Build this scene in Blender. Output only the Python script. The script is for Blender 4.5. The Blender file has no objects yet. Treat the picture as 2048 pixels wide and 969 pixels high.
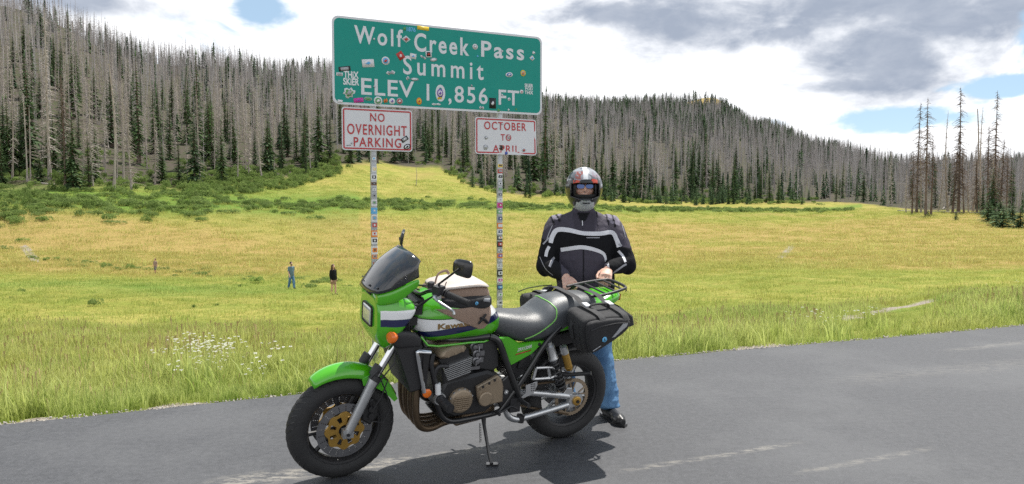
import bpy, bmesh, math, random
import numpy as np
from mathutils import Vector, Matrix
random.seed(7); rng = np.random.default_rng(11)
SC = bpy.context.scene
COL = SC.collection
R = math.radians
# ------------------------------------------------------------------ camera
cam_d = bpy.data.cameras.new('camera'); cam = bpy.data.objects.new('camera', cam_d); COL.objects.link(cam)
CH = 1.57; PITCH = math.atan(84.5/1500.0)
cam.location = (0, 0, CH); cam.rotation_euler = (R(90)-PITCH, 0, 0)
cam_d.sensor_width = 36; cam_d.lens = 1500/2048*36
cam_d.clip_start = .05; cam_d.clip_end = 8000
SC.camera = cam
SC.cycles.use_denoising = False; SC.cycles.sample_clamp_indirect = 4
SC.view_settings.view_transform = 'Standard'; SC.view_settings.look = 'None'
SC.view_settings.gamma = 1; SC.view_settings.exposure = EXPO = 0.38
# ------------------------------------------------------------------ sun
SUNV = Vector((.21, .37, 1)).normalized()
sd = bpy.data.lights.new('sun', 'SUN'); sd.energy = 4.9; sd.angle = R(.55); sd.color = (1, .955, .88)
so = bpy.data.objects.new('sun', sd); COL.objects.link(so)
so.rotation_euler = SUNV.to_track_quat('Z', 'Y').to_euler()
# ------------------------------------------------------------------ node helpers
class NT:
    def __init__(s, tree): s.t = tree; s.n = tree.nodes; s.l = tree.links
    def node(s, typ, **kw):
        n = s.n.new(typ)
        for k, v in kw.items():
            if k.startswith('i_'):
                key = k[2:]; key = int(key) if key.isdigit() else key.replace('_', ' ')
                s.put(n.inputs[key], v)
            else: setattr(n, k, v)
        return n
    def put(s, sock, v):
        if isinstance(v, bpy.types.NodeSocket): s.l.new(v, sock)
        else:
            if hasattr(sock, 'default_value'):
                try: sock.default_value = v
                except Exception:
                    sock.default_value = (*v, 1) if len(v) == 3 else v
    def math(s, op, a, b=0, c=0, clamp=False):
        n = s.n.new('ShaderNodeMath'); n.operation = op; n.use_clamp = clamp
        s.put(n.inputs[0], a); s.put(n.inputs[1], b); s.put(n.inputs[2], c)
        return n.outputs[0]
    def mix(s, f, a, b, blend='MIX'):
        n = s.n.new('ShaderNodeMix'); n.data_type = 'RGBA'; n.blend_type = blend; n.clamp_factor = True
        s.put(n.inputs[0], f)
        for i, v in ((6, a), (7, b)):
            if isinstance(v, tuple) and len(v) == 3: v = (*v, 1)
            s.put(n.inputs[i], v)
        return n.outputs[2]
    def noise(s, vec=None, scale=5, detail=3, rough=.55, dist=0, out=0):
        n = s.n.new('ShaderNodeTexNoise')
        if vec is not None: s.l.new(vec, n.inputs['Vector'])
        n.inputs['Scale'].default_value = scale; n.inputs['Detail'].default_value = detail
        n.inputs['Roughness'].default_value = rough; n.inputs['Distortion'].default_value = dist
        return n.outputs[out]
    def ramp(s, fac, *st):
        n = s.n.new('ShaderNodeValToRGB'); s.put(n.inputs[0], fac); e = n.color_ramp.elements
        while len(e) < len(st): e.new(.5)
        for el, (p, c) in zip(e, st):
            el.position = p; el.color = (c, c, c, 1) if not isinstance(c, tuple) else (*c, 1)
        return n.outputs[0]
    def sstep(s, v, lo, hi):
        n = s.n.new('ShaderNodeMapRange'); n.interpolation_type = 'SMOOTHSTEP'
        s.put(n.inputs[0], v); s.put(n.inputs[1], lo); s.put(n.inputs[2], hi)
        return n.outputs[0]
    def mapping(s, vec, scale=(1, 1, 1), loc=(0, 0, 0), rot=(0, 0, 0)):
        n = s.n.new('ShaderNodeMapping'); s.l.new(vec, n.inputs[0])
        n.inputs['Scale'].default_value = scale; n.inputs['Location'].default_value = loc; n.inputs['Rotation'].default_value = rot
        return n.outputs[0]
    def pos(s): return s.n.new('ShaderNodeNewGeometry').outputs['Position']
    def obj(s): return s.n.new('ShaderNodeTexCoord').outputs['Object']
    def attr(s, name, out='Fac'):
        n = s.n.new('ShaderNodeAttribute'); n.attribute_name = name; return n.outputs[out]
    def sep(s, v):
        n = s.n.new('ShaderNodeSeparateXYZ'); s.l.new(v, n.inputs[0]); return n.outputs
    def bump(s, h, strength=.3, dist=.01):
        n = s.n.new('ShaderNodeBump'); n.inputs['Strength'].default_value = strength
        n.inputs['Distance'].default_value = dist; s.l.new(h, n.inputs['Height']); return n.outputs[0]
MATS = {}
def mat(name, color=(.5, .5, .5), rough=.5, metal=0, var=.12, vscale=9, bump=0, bscale=60, spec=.5, coat=0, fn=None, sheen=0, emit=None):
    """a procedural material: principled, with colour noise, roughness noise and optional fine relief"""
    m = bpy.data.materials.new(name); m.use_nodes = True
    t = NT(m.node_tree); b = t.n['Principled BSDF']
    b.inputs['Roughness'].default_value = rough; b.inputs['Metallic'].default_value = metal
    b.inputs['Specular IOR Level'].default_value = spec
    if coat: b.inputs['Coat Weight'].default_value = coat; b.inputs['Coat Roughness'].default_value = .06
    if sheen: b.inputs['Sheen Weight'].default_value = sheen
    o = t.obj()
    c = None
    if fn: c = fn(t, b, o)
    if c is None: c = color
    if var:
        nz = t.noise(o, vscale, 4, .6)
        k = t.math('MULTIPLY_ADD', nz, 2*var, 1-var)
        n = t.n.new('ShaderNodeVectorMath'); n.operation = 'SCALE'
        if isinstance(c, tuple): n.inputs[0].default_value = c[:3]
        else: t.l.new(c, n.inputs[0])
        t.l.new(k, n.inputs['Scale']); c = n.outputs[0]
        rr = t.math('MULTIPLY_ADD', t.noise(o, vscale*2.3, 3), .25, rough-.125, clamp=True)
        if not b.inputs['Roughness'].is_linked: t.l.new(rr, b.inputs['Roughness'])
    t.put(b.inputs['Base Color'], c if not isinstance(c, tuple) else (*c[:3], 1))
    if bump: t.l.new(t.bump(t.noise(o, bscale, 3), bump, .004), b.inputs['Normal'])
    MATS[name] = m
    return m
# ------------------------------------------------------------------ world: nishita sky and cloud layer
W = bpy.data.worlds.new('World'); SC.world = W; W.use_nodes = True
t = NT(W.node_tree)
bg = t.n['Background']
sky = t.node('ShaderNodeTexSky', sky_type='NISHITA', sun_disc=False)
sky.sun_elevation = math.asin(SUNV.z); sky.sun_rotation = math.atan2(SUNV.x, SUNV.y)
sky.altitude = 3300; sky.air_density = 1.1; sky.dust_density = 1.0; sky.ozone_density = 1.0
D = t.n.new('ShaderNodeTexCoord').outputs['Generated']
dx, dy, dz = t.sep(D)[:3]
az = t.math('ARCTAN2', dx, dy); el = t.math('ARCSINE', dz)
comb = t.n.new('ShaderNodeCombineXYZ'); t.put(comb.inputs[0], az); t.put(comb.inputs[1], t.math('MULTIPLY', el, 1.9)); P = comb.outputs[0]
n1 = t.noise(P, 7.5, 7, .58, .25); n2 = t.noise(t.mapping(P, loc=(3.1, 1.7, .4)), 3.2, 6, .56, .4); n3 = t.noise(t.mapping(P, loc=(7.7, .3, 2.)), 16, 6, .6, .2)
def blob(px, py, rx, ry, amp=.55):
    u = math.atan((px-1024)/1500); v = (400-py)/1500*math.cos(u)
    a = t.math('DIVIDE', t.math('SUBTRACT', az, u), rx/1500*math.cos(u)**2); b_ = t.math('DIVIDE', t.math('SUBTRACT', el, v), ry/1500)
    r = t.math('SQRT', t.math('ADD', t.math('MULTIPLY', a, a), t.math('MULTIPLY', b_, b_)))
    w = t.math('MULTIPLY', t.math('SUBTRACT', n1, .5), amp*6)
    return t.math('SUBTRACT', t.math('ADD', 1.0, w), r)
def mx(*a):
    r = a[0]
    for x in a[1:]: r = t.math('MAXIMUM', r, x)
    return r
blue = mx(blob(528, 36, 72, 52, .45), blob(1820, 238, 240, 24, .5), blob(2070, 100, 90, 50, .5), blob(2000, 175, 130, 20, .5))
blue = t.sstep(blue, -.08, .42)
high = t.sstep(el, .34, .8)                              # more open sky overhead; unseen cloud there is darkened to cut ambient light
blue2 = t.sstep(t.math('ADD', n2, t.math('MULTIPLY', high, .12)), .58, .68)
blue = t.math('MAXIMUM', blue, blue2)
grey = mx(blob(1790, 105, 190, 95, .5), blob(1650, 20, 560, 75, .45), blob(1880, 60, 260, 90, .5), blob(1200, 40, 130, 34, .6), blob(1950, 45, 180, 60, .5), blob(1560, 75, 110, 30), blob(1690, 178, 130, 18), blob(150, 15, 220, 26, .4))
grey = t.sstep(t.math('ADD', grey, t.math('MULTIPLY', t.math('SUBTRACT', n3, .5), .7)), -.55, .7)
soft = t.sstep(n2, .44, .56)
grey = t.math('MAXIMUM', t.math('MULTIPLY', grey, .95), t.math('MULTIPLY', high, t.math('MULTIPLY_ADD', soft, .35, .65)))
grey = t.math('ADD', grey, t.math('MULTIPLY', t.math('SUBTRACT', n3, .5), .5), clamp=True)
cloud = t.mix(grey, (1.0, 1.01, 1.03), t.mix(high, (.31, .355, .44), (.15, .18, .24)))
skyc = t.n.new('ShaderNodeVectorMath'); skyc.operation = 'SCALE'; t.l.new(sky.outputs[0], skyc.inputs[0]); skyc.inputs['Scale'].default_value = .085
hz = t.mix(.4, skyc.outputs[0], (.62, .84, .98))        # thin veil in the gaps between the clouds
col = t.mix(blue, cloud, hz)
t.l.new(col, bg.inputs[0]); bg.inputs[1].default_value = 1.0
# ------------------------------------------------------------------ object helpers
def link(o, parent=None):
    COL.objects.link(o)
    if parent is not None: o.parent = parent
    return o
def tag(o, label=None, cat=None, group=None, kind=None):
    if label: o['label'] = label
    if cat: o['category'] = cat
    if group: o['group'] = group
    if kind: o['kind'] = kind
    return o
def empty(name, loc=(0, 0, 0), rz=0, parent=None):
    o = bpy.data.objects.new(name, None); o.location = loc; o.rotation_euler = (0, 0, rz); o.empty_display_size = .2
    return link(o, parent)
def mesh_obj(name, verts, faces, m, parent=None, smooth=True, attrs=None, mats=None, fmat=None):
    me = bpy.data.meshes.new(name)
    if isinstance(faces, np.ndarray):
        nf, k = faces.shape
        me.vertices.add(len(verts)); me.vertices.foreach_set('co', np.asarray(verts, np.float32).ravel())
        me.loops.add(nf*k); me.loops.foreach_set('vertex_index', faces.astype(np.int32).ravel())
        me.polygons.add(nf); me.polygons.foreach_set('loop_start', np.arange(0, nf*k, k, dtype=np.int32))
        me.polygons.foreach_set('loop_total', np.full(nf, k, np.int32)); me.update(calc_edges=True)
    else:
        me.from_pydata([tuple(v) for v in verts], [], faces); me.update()
    for mm in (mats or [m]): me.materials.append(mm)
    if fmat is not None: me.polygons.foreach_set('material_index', np.asarray(fmat, np.int32))
    if smooth: me.polygons.foreach_set('use_smooth', np.ones(len(me.polygons), bool))
    for k, v in (attrs or {}).items():
        a = me.attributes.new(k, 'FLOAT', 'POINT'); a.data.foreach_set('value', np.asarray(v, np.float32))
    return link(bpy.data.objects.new(name, me), parent)
# ------------------------------------------------------------------ vector noise in numpy (for relief and scatter)
_perm = np.random.default_rng(5).permutation(512)
def pnoise(x, y, seed=0):
    x = np.asarray(x, float)+seed*17.3; y = np.asarray(y, float)-seed*9.1
    xi = np.floor(x).astype(int); yi = np.floor(y).astype(int); xf = x-xi; yf = y-yi
    def g(ix, iy, fx, fy):
        h = _perm[(_perm[ix & 511]+iy) & 511]; a = h*(2*math.pi/512)
        return np.cos(a)*fx+np.sin(a)*fy
    u = xf*xf*(3-2*xf); v = yf*yf*(3-2*yf)
    a = g(xi, yi, xf, yf); b = g(xi+1, yi, xf-1, yf); c = g(xi, yi+1, xf, yf-1); d = g(xi+1, yi+1, xf-1, yf-1)
    return (a+(b-a)*u)+((c+(d-c)*u)-(a+(b-a)*u))*v
# ------------------------------------------------------------------ terrain heights
# profiles (distance, height) of the valley and the mountainside along bearings given as X/Y*1500+1024
PROF = {
 0: [(5, -1), (12, -1.6), (20, -2.5), (30, -3.2), (48, -4), (75, -5.5), (95, -4.5), (112, 0), (128, 3.4), (150, 9), (200, 26), (400, 104), (800, 150), (2500, 150)],
 400: [(5, -1), (12, -1.6), (20, -2.6), (30, -3.3), (48, -4.1), (75, -6), (95, -5.2), (125, 0), (150, 4), (200, 14), (350, 50), (550, 98), (900, 120), (2500, 120)],
 650: [(5, -1), (12, -1.6), (20, -2.6), (30, -3.3), (48, -4.2), (75, -6.2), (105, -5), (145, .2), (185, 7), (240, 18), (400, 52), (700, 118), (1000, 130), (2500, 130)],
 850: [(5, -1), (12, -1.6), (20, -2.6), (30, -3.3), (48, -4.3), (75, -6.3), (110, -5), (160, .3), (235, 11.5), (320, 28), (600, 82), (850, 115), (2500, 120)],
 1100: [(5, -1), (12, -1.6), (20, -2.6), (30, -3.3), (48, -4.3), (75, -6.3), (110, -5.5), (170, -.8), (215, 3.2), (320, 20), (600, 70), (900, 110), (1300, 120), (2500, 120)],
 1300: [(5, -1), (12, -1.6), (20, -2.5), (30, -3.2), (48, -4), (75, -6), (120, -5.5), (190, -1), (235, 1), (320, 12), (600, 57), (1000, 126), (2500, 120)],
 1420: [(5, -1), (12, -1.6), (20, -2.4), (30, -3.1), (48, -3.9), (75, -5.8), (120, -5.5), (190, -1.2), (240, .8), (320, 10), (600, 52), (950, 112), (1050, 142), (1120, 149), (1200, 140), (2500, 120)],
 1520: [(5, -1), (12, -1.6), (20, -2.4), (30, -3.1), (48, -3.8), (75, -5.6), (120, -5.4), (188, -1.8), (240, .6), (320, 9), (600, 46), (1000, 97), (2500, 100)],
 1650: [(5, -1), (12, -1.6), (20, -2.4), (30, -3), (48, -3.7), (75, -5.5), (120, -5.3), (185, -2.2), (240, .4), (320, 6), (600, 32), (850, 56), (2500, 60)],
 1800: [(5, -1), (12, -1.5), (20, -2.3), (30, -2.8), (48, -3.7), (75, -5.3), (120, -4.6), (170, -2), (240, .6), (320, 4), (700, 27), (1000, 28), (1600, 60), (2500, 90)],
 1950: [(5, -.9), (12, -1.4), (20, -2), (30, -2.5), (48, -3.7), (75, -5.1), (120, -3.9), (160, -1.8), (240, .6), (320, 4), (700, 27), (1000, 28), (1600, 84), (2500, 120)],
 2100: [(5, -.8), (12, -1.3), (20, -1.8), (30, -2.4), (48, -3.5), (75, -4.8), (120, -3.7), (140, -3), (240, .6), (320, 4), (700, 27), (1000, 28), (1600, 96), (2500, 120)],
}
CK = sorted(PROF)
def edgeY(X): return 6.68+.416*X+.18*np.exp(-((X-1.2)/3)**2)
def bearing(X, Y):
    th = np.clip(np.arctan2(X, Y), -.75, .75)
    return 1024+1500*np.tan(th), np.hypot(X, Y)*np.cos(th)
def height(X, Y, rough=True):
    X = np.asarray(X, float); Y = np.asarray(Y, float)
    px, Dd = bearing(X, Y)
    zs = np.stack([np.interp(Dd, [a for a, b in PROF[k]], [b for a, b in PROF[k]]) for k in CK])
    f = np.interp(px, CK, np.arange(len(CK))); i = np.clip(f.astype(int), 0, len(CK)-2); w = f-i; w = w*w*(3-2*w)
    idx = np.arange(X.size).reshape(X.shape)
    zf = zs.reshape(len(CK), -1); ii = i.ravel(); k = np.arange(X.size)
    z = (zf[ii, k]*(1-w.ravel())+zf[ii+1, k]*w.ravel()).reshape(X.shape)
    s = (Y-edgeY(X))/1.083
    ws = np.where(s > 0, 1-np.exp(-np.maximum(s, 0)/7.5), 0)
    z = z*ws-.035
    if rough:
        a = np.clip(s/6, 0, 1)
        z = z+a*(.10*pnoise(X/1.1, Y/1.1, 1)+.22*pnoise(X/4, Y/4, 2)+.45*np.clip(s/40, 0, 1)*pnoise(X/14, Y/14, 3))
        z = z+np.clip((Dd-200)/300, 0, 1)*(5*pnoise(X/60, Y/60, 4)+2*pnoise(X/22, Y/22, 5))
        z = z+np.clip(s/.5, 0, 1)*.02*pnoise(X/.25, Y/.25, 6)
    return z
def hgt(x, y): return float(height(np.array([x]), np.array([y]))[0])
_c, _s = math.cos(PITCH), math.sin(PITCH)
def ray(px, py):
    a = (px-1024)/1500; b = (484.5-py)/1500
    return Vector((a, _c+b*_s, -_s+b*_c))
def sight(px, py, dmin=5.5, dmax=1600):
    """where a line of sight from the road meets the terrain"""
    r = ray(px, py); d = np.geomspace(dmin, dmax, 4000)
    X = r.x/r.y*d; Z = CH+r.z/r.y*d
    below = Z-height(X, d) < 0
    k = int(np.argmax(below)) if below.any() else len(d)-1
    return Vector((float(X[k]), float(d[k]), hgt(X[k], d[k])))
TLK = [(-900, 130), (0, 127), (120, 134), (230, 142), (400, 152), (520, 168), (600, 182), (680, 208), (760, 232), (880, 236), (930, 214), (1000, 206), (1100, 214), (1300, 236), (1600, 246), (1720, 240), (1800, 205), (1860, 190), (2048, 175), (2200, 165), (3500, 160)]
def treeline(px): return np.interp(px, [a for a, b in TLK], [b for a, b in TLK])
# ------------------------------------------------------------------ ground mesh
th = np.concatenate([np.radians(np.arange(-180, -44, 6.0)), np.radians(np.arange(-42, 42.01, .22)), np.radians(np.arange(45, 181, 5.0))])
rr = np.concatenate([[0.0], np.geomspace(1.5, 2400, 400)])
TH, RR = np.meshgrid(th, rr, indexing='ij')
GX = RR*np.sin(TH); GY = RR*np.cos(TH); GZ = height(GX, GY)
nT, nR = TH.shape
ids = np.arange(nT*nR).reshape(nT, nR)
F = np.stack([ids[:-1, :-1], ids[:-1, 1:], ids[1:, 1:], ids[1:, :-1]], -1).reshape(-1, 4)[:, ::-1]
gpx, gD = bearing(GX, GY)
gs = (GY-edgeY(GX))/1.083
tl = treeline(gpx)
nA = pnoise(GX/9, GY/9, 8); nB = pnoise(GX/30, GY/22, 9); nC = pnoise(GX/3, GY/3, 10)
def band(v, lo, hi, e): return np.clip((v-lo)/e, 0, 1)*np.clip((hi-v)/e, 0, 1)
gpy = 400-(GZ-CH)/np.maximum(gD, 1)*1500
forest = np.clip((gD-tl+4+nA*8)/8, 0, 1)*(1-np.clip(1-np.hypot((gpx-1415)/75, (gD-1090)/90), 0, 1)*3).clip(0, 1)
dry = band(gD, 62, 122+.03*gpx, 18)*(1.0+1.4*nB) + .25*np.clip((gD-120)/60, 0, 1)*(gpx > 1000)*(.7+nA) + .5*np.exp(-((gs-6)/3.)**2)*(gpx < 500)*(.8+nC)
dry = dry+(gD > 700)*.9+band(gD, 135, 260, 20)*(gpx > 560)*np.clip(.12+1.0*nA, 0, .6)
lush = np.exp(-((gD-(52-.012*gpx))/7)**2)*(gpx < 1100)*(.4+nA) + np.exp(-((gD-np.interp(gpx, [0, 400, 850, 1300, 1600, 1800], [118, 130, 160, 190, 200, 240]))/9)**2)*(gpx < 1720)*.9 + np.exp(-gs/2.2)*(gs > 0)*.35 + .45*band(gD, 115, 175, 15)*(gpx < 720) + np.exp(-((gD-22)/7)**2)*band(gpx, 900, 2100, 300)*.5
def bare_w(px): return .06+.62*np.exp(-((px-350)/75)**2)+.3*np.exp(-((px-70)/80)**2)+.85*np.exp(-((px-1480)/85)**2)+.2*np.exp(-((px-1275)/30)**2)+.1*np.exp(-((px-560)/40)**2)
dirt = np.where(gs > 0, np.clip((bare_w(gpx)*(1+1.2*pnoise(GX/.5, GY/.5, 13))-gs)/.08, 0, 1), .6)
dirt += np.exp(-((gpy-(641-.2*(gpx-1690)))/9)**2)*band(gpx, 1670, 1900, 40)*(.7+1.9*nC)
dirt += np.exp(-((gpx-(70-.75*(525-gpy)))/9)**2)*band(gpy, 488, 527, 4)*1.3
dirt += np.exp(-(np.hypot((gpx-1560)/85., (gpy-697)/7.)**2))*1.1
dirt += np.exp(-((gpx-(1560+.9*(520-gpy)))/10)**2)*band(gpy, 486, 530, 8)*.7
ground = mesh_obj('ground', np.stack([GX, GY, GZ], -1).reshape(-1, 3), F, None, mats=[None], attrs={
    'forest': forest.ravel(), 'dry': np.clip(dry, 0, 1).ravel(), 'lush': np.clip(lush, 0, 1).ravel(), 'dirt': np.clip(dirt, 0, 1).ravel()})
tag(ground, kind='structure')
def grass_colour(t, P, dry, lush):
    nbig = t.noise(P, .11, 5, .6); nmid = t.noise(P, .55, 6, .62); nfin = t.noise(P, 4.5, 4, .65)
    base = t.mix(t.sstep(nbig, .38, .62), (.30, .295, .065), (.40, .36, .10))
    base = t.mix(t.sstep(nmid, .42, .68), base, (.21, .27, .038))
    dd = t.math('ADD', dry, t.math('MULTIPLY', t.math('SUBTRACT', nmid, .5), 1.2), clamp=True)
    base = t.mix(dd, base, (.41, .30, .11))
    ll = t.math('ADD', lush, t.math('MULTIPLY', t.math('SUBTRACT', nmid, .5), .5), clamp=True)
    base = t.mix(ll, base, (.15, .25, .045))
    return base, nmid, nfin
m = bpy.data.materials.new('meadow_ground'); m.use_nodes = True; t = NT(m.node_tree); b = t.n['Principled BSDF']
P = t.pos()
base, nmid, nfin = grass_colour(t, P, t.attr('dry'), t.attr('lush'))
fibre = t.noise(t.mapping(P, scale=(1, .35, 1)), 9, 4, .7)
base = t.mix(t.math('MULTIPLY', t.sstep(fibre, .35, .75), .5), base, (.12, .15, .02), 'MULTIPLY')
base = t.mix(t.math('MULTIPLY', t.sstep(t.noise(P, .9, 5, .7), .58, .72), .4), base, (.10, .12, .02))
fl = t.mix(t.sstep(nmid, .45, .65), (.085, .072, .058), (.060, .075, .030))
base = t.mix(t.attr('forest'), base, fl)
stones = t.node('ShaderNodeTexVoronoi', i_Scale=28.0); t.l.new(P, stones.inputs['Vector'])
dc = t.mix(t.ramp(stones.outputs['Distance'], (.1, 1.), (.6, 0.)), (.26, .22, .18), (.50, .46, .41))
dfac = t.math('MULTIPLY', t.attr('dirt'), t.math('ADD', t.noise(P, 6, 4, .6), .75), clamp=True)
base = t.mix(t.sstep(dfac, .35, .75), base, dc)
t.l.new(base, b.inputs['Base Color']); b.inputs['Roughness'].default_value = .95; b.inputs['Specular IOR Level'].default_value = .1
h = t.math('ADD', t.noise(P, 1.2, 6, .75), t.math('MULTIPLY', nfin, .25))
t.l.new(t.bump(h, .9, .35), b.inputs['Normal'])
ground.data.materials[0] = m
# ------------------------------------------------------------------ road
xs = np.concatenate([np.arange(-120, -12, 4), np.arange(-12, 16, .09), np.arange(16, 121, 4)])
ey = edgeY(xs)+np.where(np.abs(xs) < 16, .035*pnoise(xs/.6, xs*0, 3)+.02*pnoise(xs/.17, xs*0+3, 4), 0)
rv = []; offs = [0, .012, .05, .6, 3, 8, 20]
for x, y in zip(xs, ey):
    for o in offs:
        z = -.05 if o == 0 else (-.006 if o == .012 else 0)
        rv.append((x+o*.384, y-o*.923, z))
k = len(offs); rf = []
for i in range(len(xs)-1):
    for j in range(k-1): rf.append((i*k+j, i*k+j+1, (i+1)*k+j+1, (i+1)*k+j))
m = bpy.data.materials.new('asphalt'); m.use_nodes = True; t = NT(m.node_tree); b = t.n['Principled BSDF']
P = t.pos()
g1 = t.noise(P, 130, 2, .6); g2 = t.noise(P, 22, 6, .8); g3 = t.noise(P, .7, 5, .6); g4 = t.noise(t.mapping(P, scale=(.35, 1.6, 1), rot=(0, 0, R(-22.6))), 1.6, 5, .6)
c = t.mix(t.sstep(g2, .3, .72), (.031, .033, .038), (.070, .072, .080))
c = t.mix(t.math('MULTIPLY', t.sstep(g1, .55, .75), .5), c, (.17, .17, .175))
c = t.mix(t.math('MULTIPLY', t.sstep(g1, .44, .30), .6), c, (.03, .03, .032))
c = t.mix(t.math('MULTIPLY', t.sstep(g3, .45, .65), .3), c, (.115, .117, .122))
c = t.mix(t.math('MULTIPLY', t.sstep(g4, .56, .74), .30), c, (.055, .056, .06))
px_, py_ = t.sep(P)[:2]
def streak(x0, y0, slope, half, width, amt):
    global c
    # pale dust drift lying along the road
    u = t.math('SUBTRACT', px_, x0); v = t.math('SUBTRACT', t.math('SUBTRACT', py_, y0), t.math('MULTIPLY', u, slope))
    v = t.math('ADD', v, t.math('MULTIPLY', t.math('SUBTRACT', t.noise(P, 2.2, 4, .6), .5), width*1.6))
    a = t.math('SUBTRACT', 1, t.math('DIVIDE', t.math('ABSOLUTE', v), width), clamp=True)
    e = t.math('SUBTRACT', 1, t.math('DIVIDE', t.math('ABSOLUTE', u), half), clamp=True)
    f = t.math('MULTIPLY', t.math('MULTIPLY', t.sstep(a, 0, .8), t.sstep(e, 0, .4)), t.sstep(t.noise(t.mapping(P, scale=(1, 2.5, 1)), 9, 5, .75), .42, .6))
    c = t.mix(t.math('MULTIPLY', f, amt), c, (.33, .305, .26))
streak(-1.15, 4.25, .42, .62, .14, .6); streak(1.25, 4.52, .42, .70, .05, .42); streak(2.15, 4.45, .42, .6, .05, .26)
streak(-.25, 4.62, .42, .6, .07, .4); streak(5.4, 8.1, .41, 1.0, .10, .25); streak(4.2, 6.9, .35, 1.6, .25, .12)
vor = t.node('ShaderNodeTexVoronoi', i_Scale=1.4); t.l.new(t.mapping(P, scale=(1, 2.2, 1)), vor.inputs['Vector'])
spot = t.math('MULTIPLY', t.sstep(t.math('ADD', vor.outputs['Distance'], t.math('MULTIPLY', g2, .12)), .13, .095), t.sstep(t.noise(P, .6, 2), .54, .6))
c = t.mix(t.math('MULTIPLY', spot, .75), c, (.025, .025, .026))
t.l.new(c, b.inputs['Base Color'])
t.l.new(t.math('MULTIPLY_ADD', g2, .25, .52), b.inputs['Roughness']); b.inputs['Specular IOR Level'].default_value = .5
t.l.new(t.bump(t.math('ADD', g1, t.math('MULTIPLY', g2, .8)), .4, .005), b.inputs['Normal'])
road = mesh_obj('road', rv, rf, m); tag(road, kind='structure')
# ------------------------------------------------------------------ tree materials
def bark_fn(a, b_):
    def f(t, b, o):
        n = t.noise(t.mapping(o, scale=(1, 1, .15)), 9, 4, .7)
        rnd = t.node('ShaderNodeObjectInfo').outputs['Random']
        c = t.mix(t.sstep(n, .35, .65), a, b_)
        return t.mix(t.math('MULTIPLY', rnd, .4), c, (.17, .12, .095))
    return f
M_dead = mat('dead_wood', rough=.9, spec=.1, fn=bark_fn((.33, .285, .25), (.52, .48, .44)), var=.2, vscale=.6)
M_brown = mat('brown_dead_wood', rough=.9, spec=.1, fn=bark_fn((.11, .08, .065), (.22, .18, .155)), var=.2, vscale=.6)
def needle_fn(dark, light):
    def f(t, b, o):
        P = t.pos(); rnd = t.node('ShaderNodeObjectInfo').outputs['Random']
        n = t.noise(P, 1.3, 4, .7)
        c = t.mix(t.sstep(n, .35, .68), dark, light)
        c = t.mix(t.math('MULTIPLY', rnd, .5), c, (.035, .062, .038))
        b.inputs['Transmission Weight'].default_value = 0
        return c
    return f
M_needle = mat('spruce_needles', rough=.75, spec=.2, var=0, fn=needle_fn((.045, .085, .032), (.13, .21, .062)))
M_needle_y = mat('young_fir_needles', rough=.75, spec=.2, var=0, fn=needle_fn((.085, .15, .07), (.18, .27, .12)))
M_willow = mat('willow_leaves', rough=.7, spec=.2, var=0, fn=needle_fn((.19, .29, .06), (.36, .46, .14)))
def far_fn(t, b, o):
    tn = t.attr('tint'); lv = t.attr('live')
    dead = t.mix(tn, (.27, .24, .225), (.50, .47, .46)); live = t.mix(tn, (.035, .062, .036), (.085, .135, .060))  # dead tones lightened in place of distance haze
    return t.mix(lv, dead, live)
M_far = mat('far_trees', rough=.9, spec=.05, var=0, fn=far_fn)
def frustum(V, F, p0, p1, r0, r1, n):
    p0 = Vector(p0); p1 = Vector(p1); d = (p1-p0).normalized()
    a = d.orthogonal().normalized(); b_ = d.cross(a); i0 = len(V)
    for p, r in ((p0, r0), (p1, r1)):
        for k in range(n):
            an = 2*math.pi*k/n; V.append(p+a*math.cos(an)*r+b_*math.sin(an)*r)
    for k in range(n): F.append((i0+k, i0+(k+1) % n, i0+n+(k+1) % n, i0+n+k))
def trunk_mesh(h, r, rs, seg=7, bend=.012, broken=False):
    V = []; F = []; pts = []; ph = rs.uniform(0, 6.28)
    for i in range(seg+1):
        q = i/seg; pts.append(Vector((math.cos(ph)*bend*h*math.sin(q*2.2), math.sin(ph)*bend*h*math.sin(q*3), q*h)))
    n = 7
    for i, p in enumerate(pts):
        q = i/seg; rad = r*(1-q*(.72 if broken else 1))**.85+.012+(r*.5*(1-q*12) if q < .08 else 0)
        for k in range(n): V.append(p+Vector((math.cos(6.283*k/n), math.sin(6.283*k/n), 0))*rad)
    for i in range(seg):
        for k in range(n): F.append((i*n+k, i*n+(k+1) % n, (i+1)*n+(k+1) % n, (i+1)*n+k))
    return V, F, pts
def along(pts, q):
    f = q*(len(pts)-1); i = min(int(f), len(pts)-2); return pts[i].lerp(pts[i+1], f-i)
def twig(V, F, p, d, L, w, droop, rs, tw=2):
    """a tapering dead branch that sags, with side twigs"""
    side = d.cross(Vector((0, 0, 1))).normalized()
    i0 = len(V); n = 3; prev = None
    for k in range(n+1):
        q = k/n; c = p+d*L*q+Vector((0, 0, -droop*L*q*q)); ww = w*(1-q)+.006
        V += [c-side*ww, c+side*ww, c+Vector((0, 0, ww*1.6))]
    for k in range(n):
        a = i0+k*3
        for u, v in ((0, 1), (1, 2), (2, 0)): F.append((a+u, a+v, a+3+v, a+3+u))
    for k in range(tw):
        q = rs.uniform(.3, .95); c = p+d*L*q+Vector((0, 0, -droop*L*q*q)); sg = rs.choice((-1, 1))
        e = c+(side*sg*.6+d*.5+Vector((0, 0, rs.uniform(-.9, .1))))*L*rs.uniform(.15, .34)
        i = len(V); V += [c-d*w*.6, c+d*w*.6, e]; F.append((i, i+1, i+2))
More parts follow.
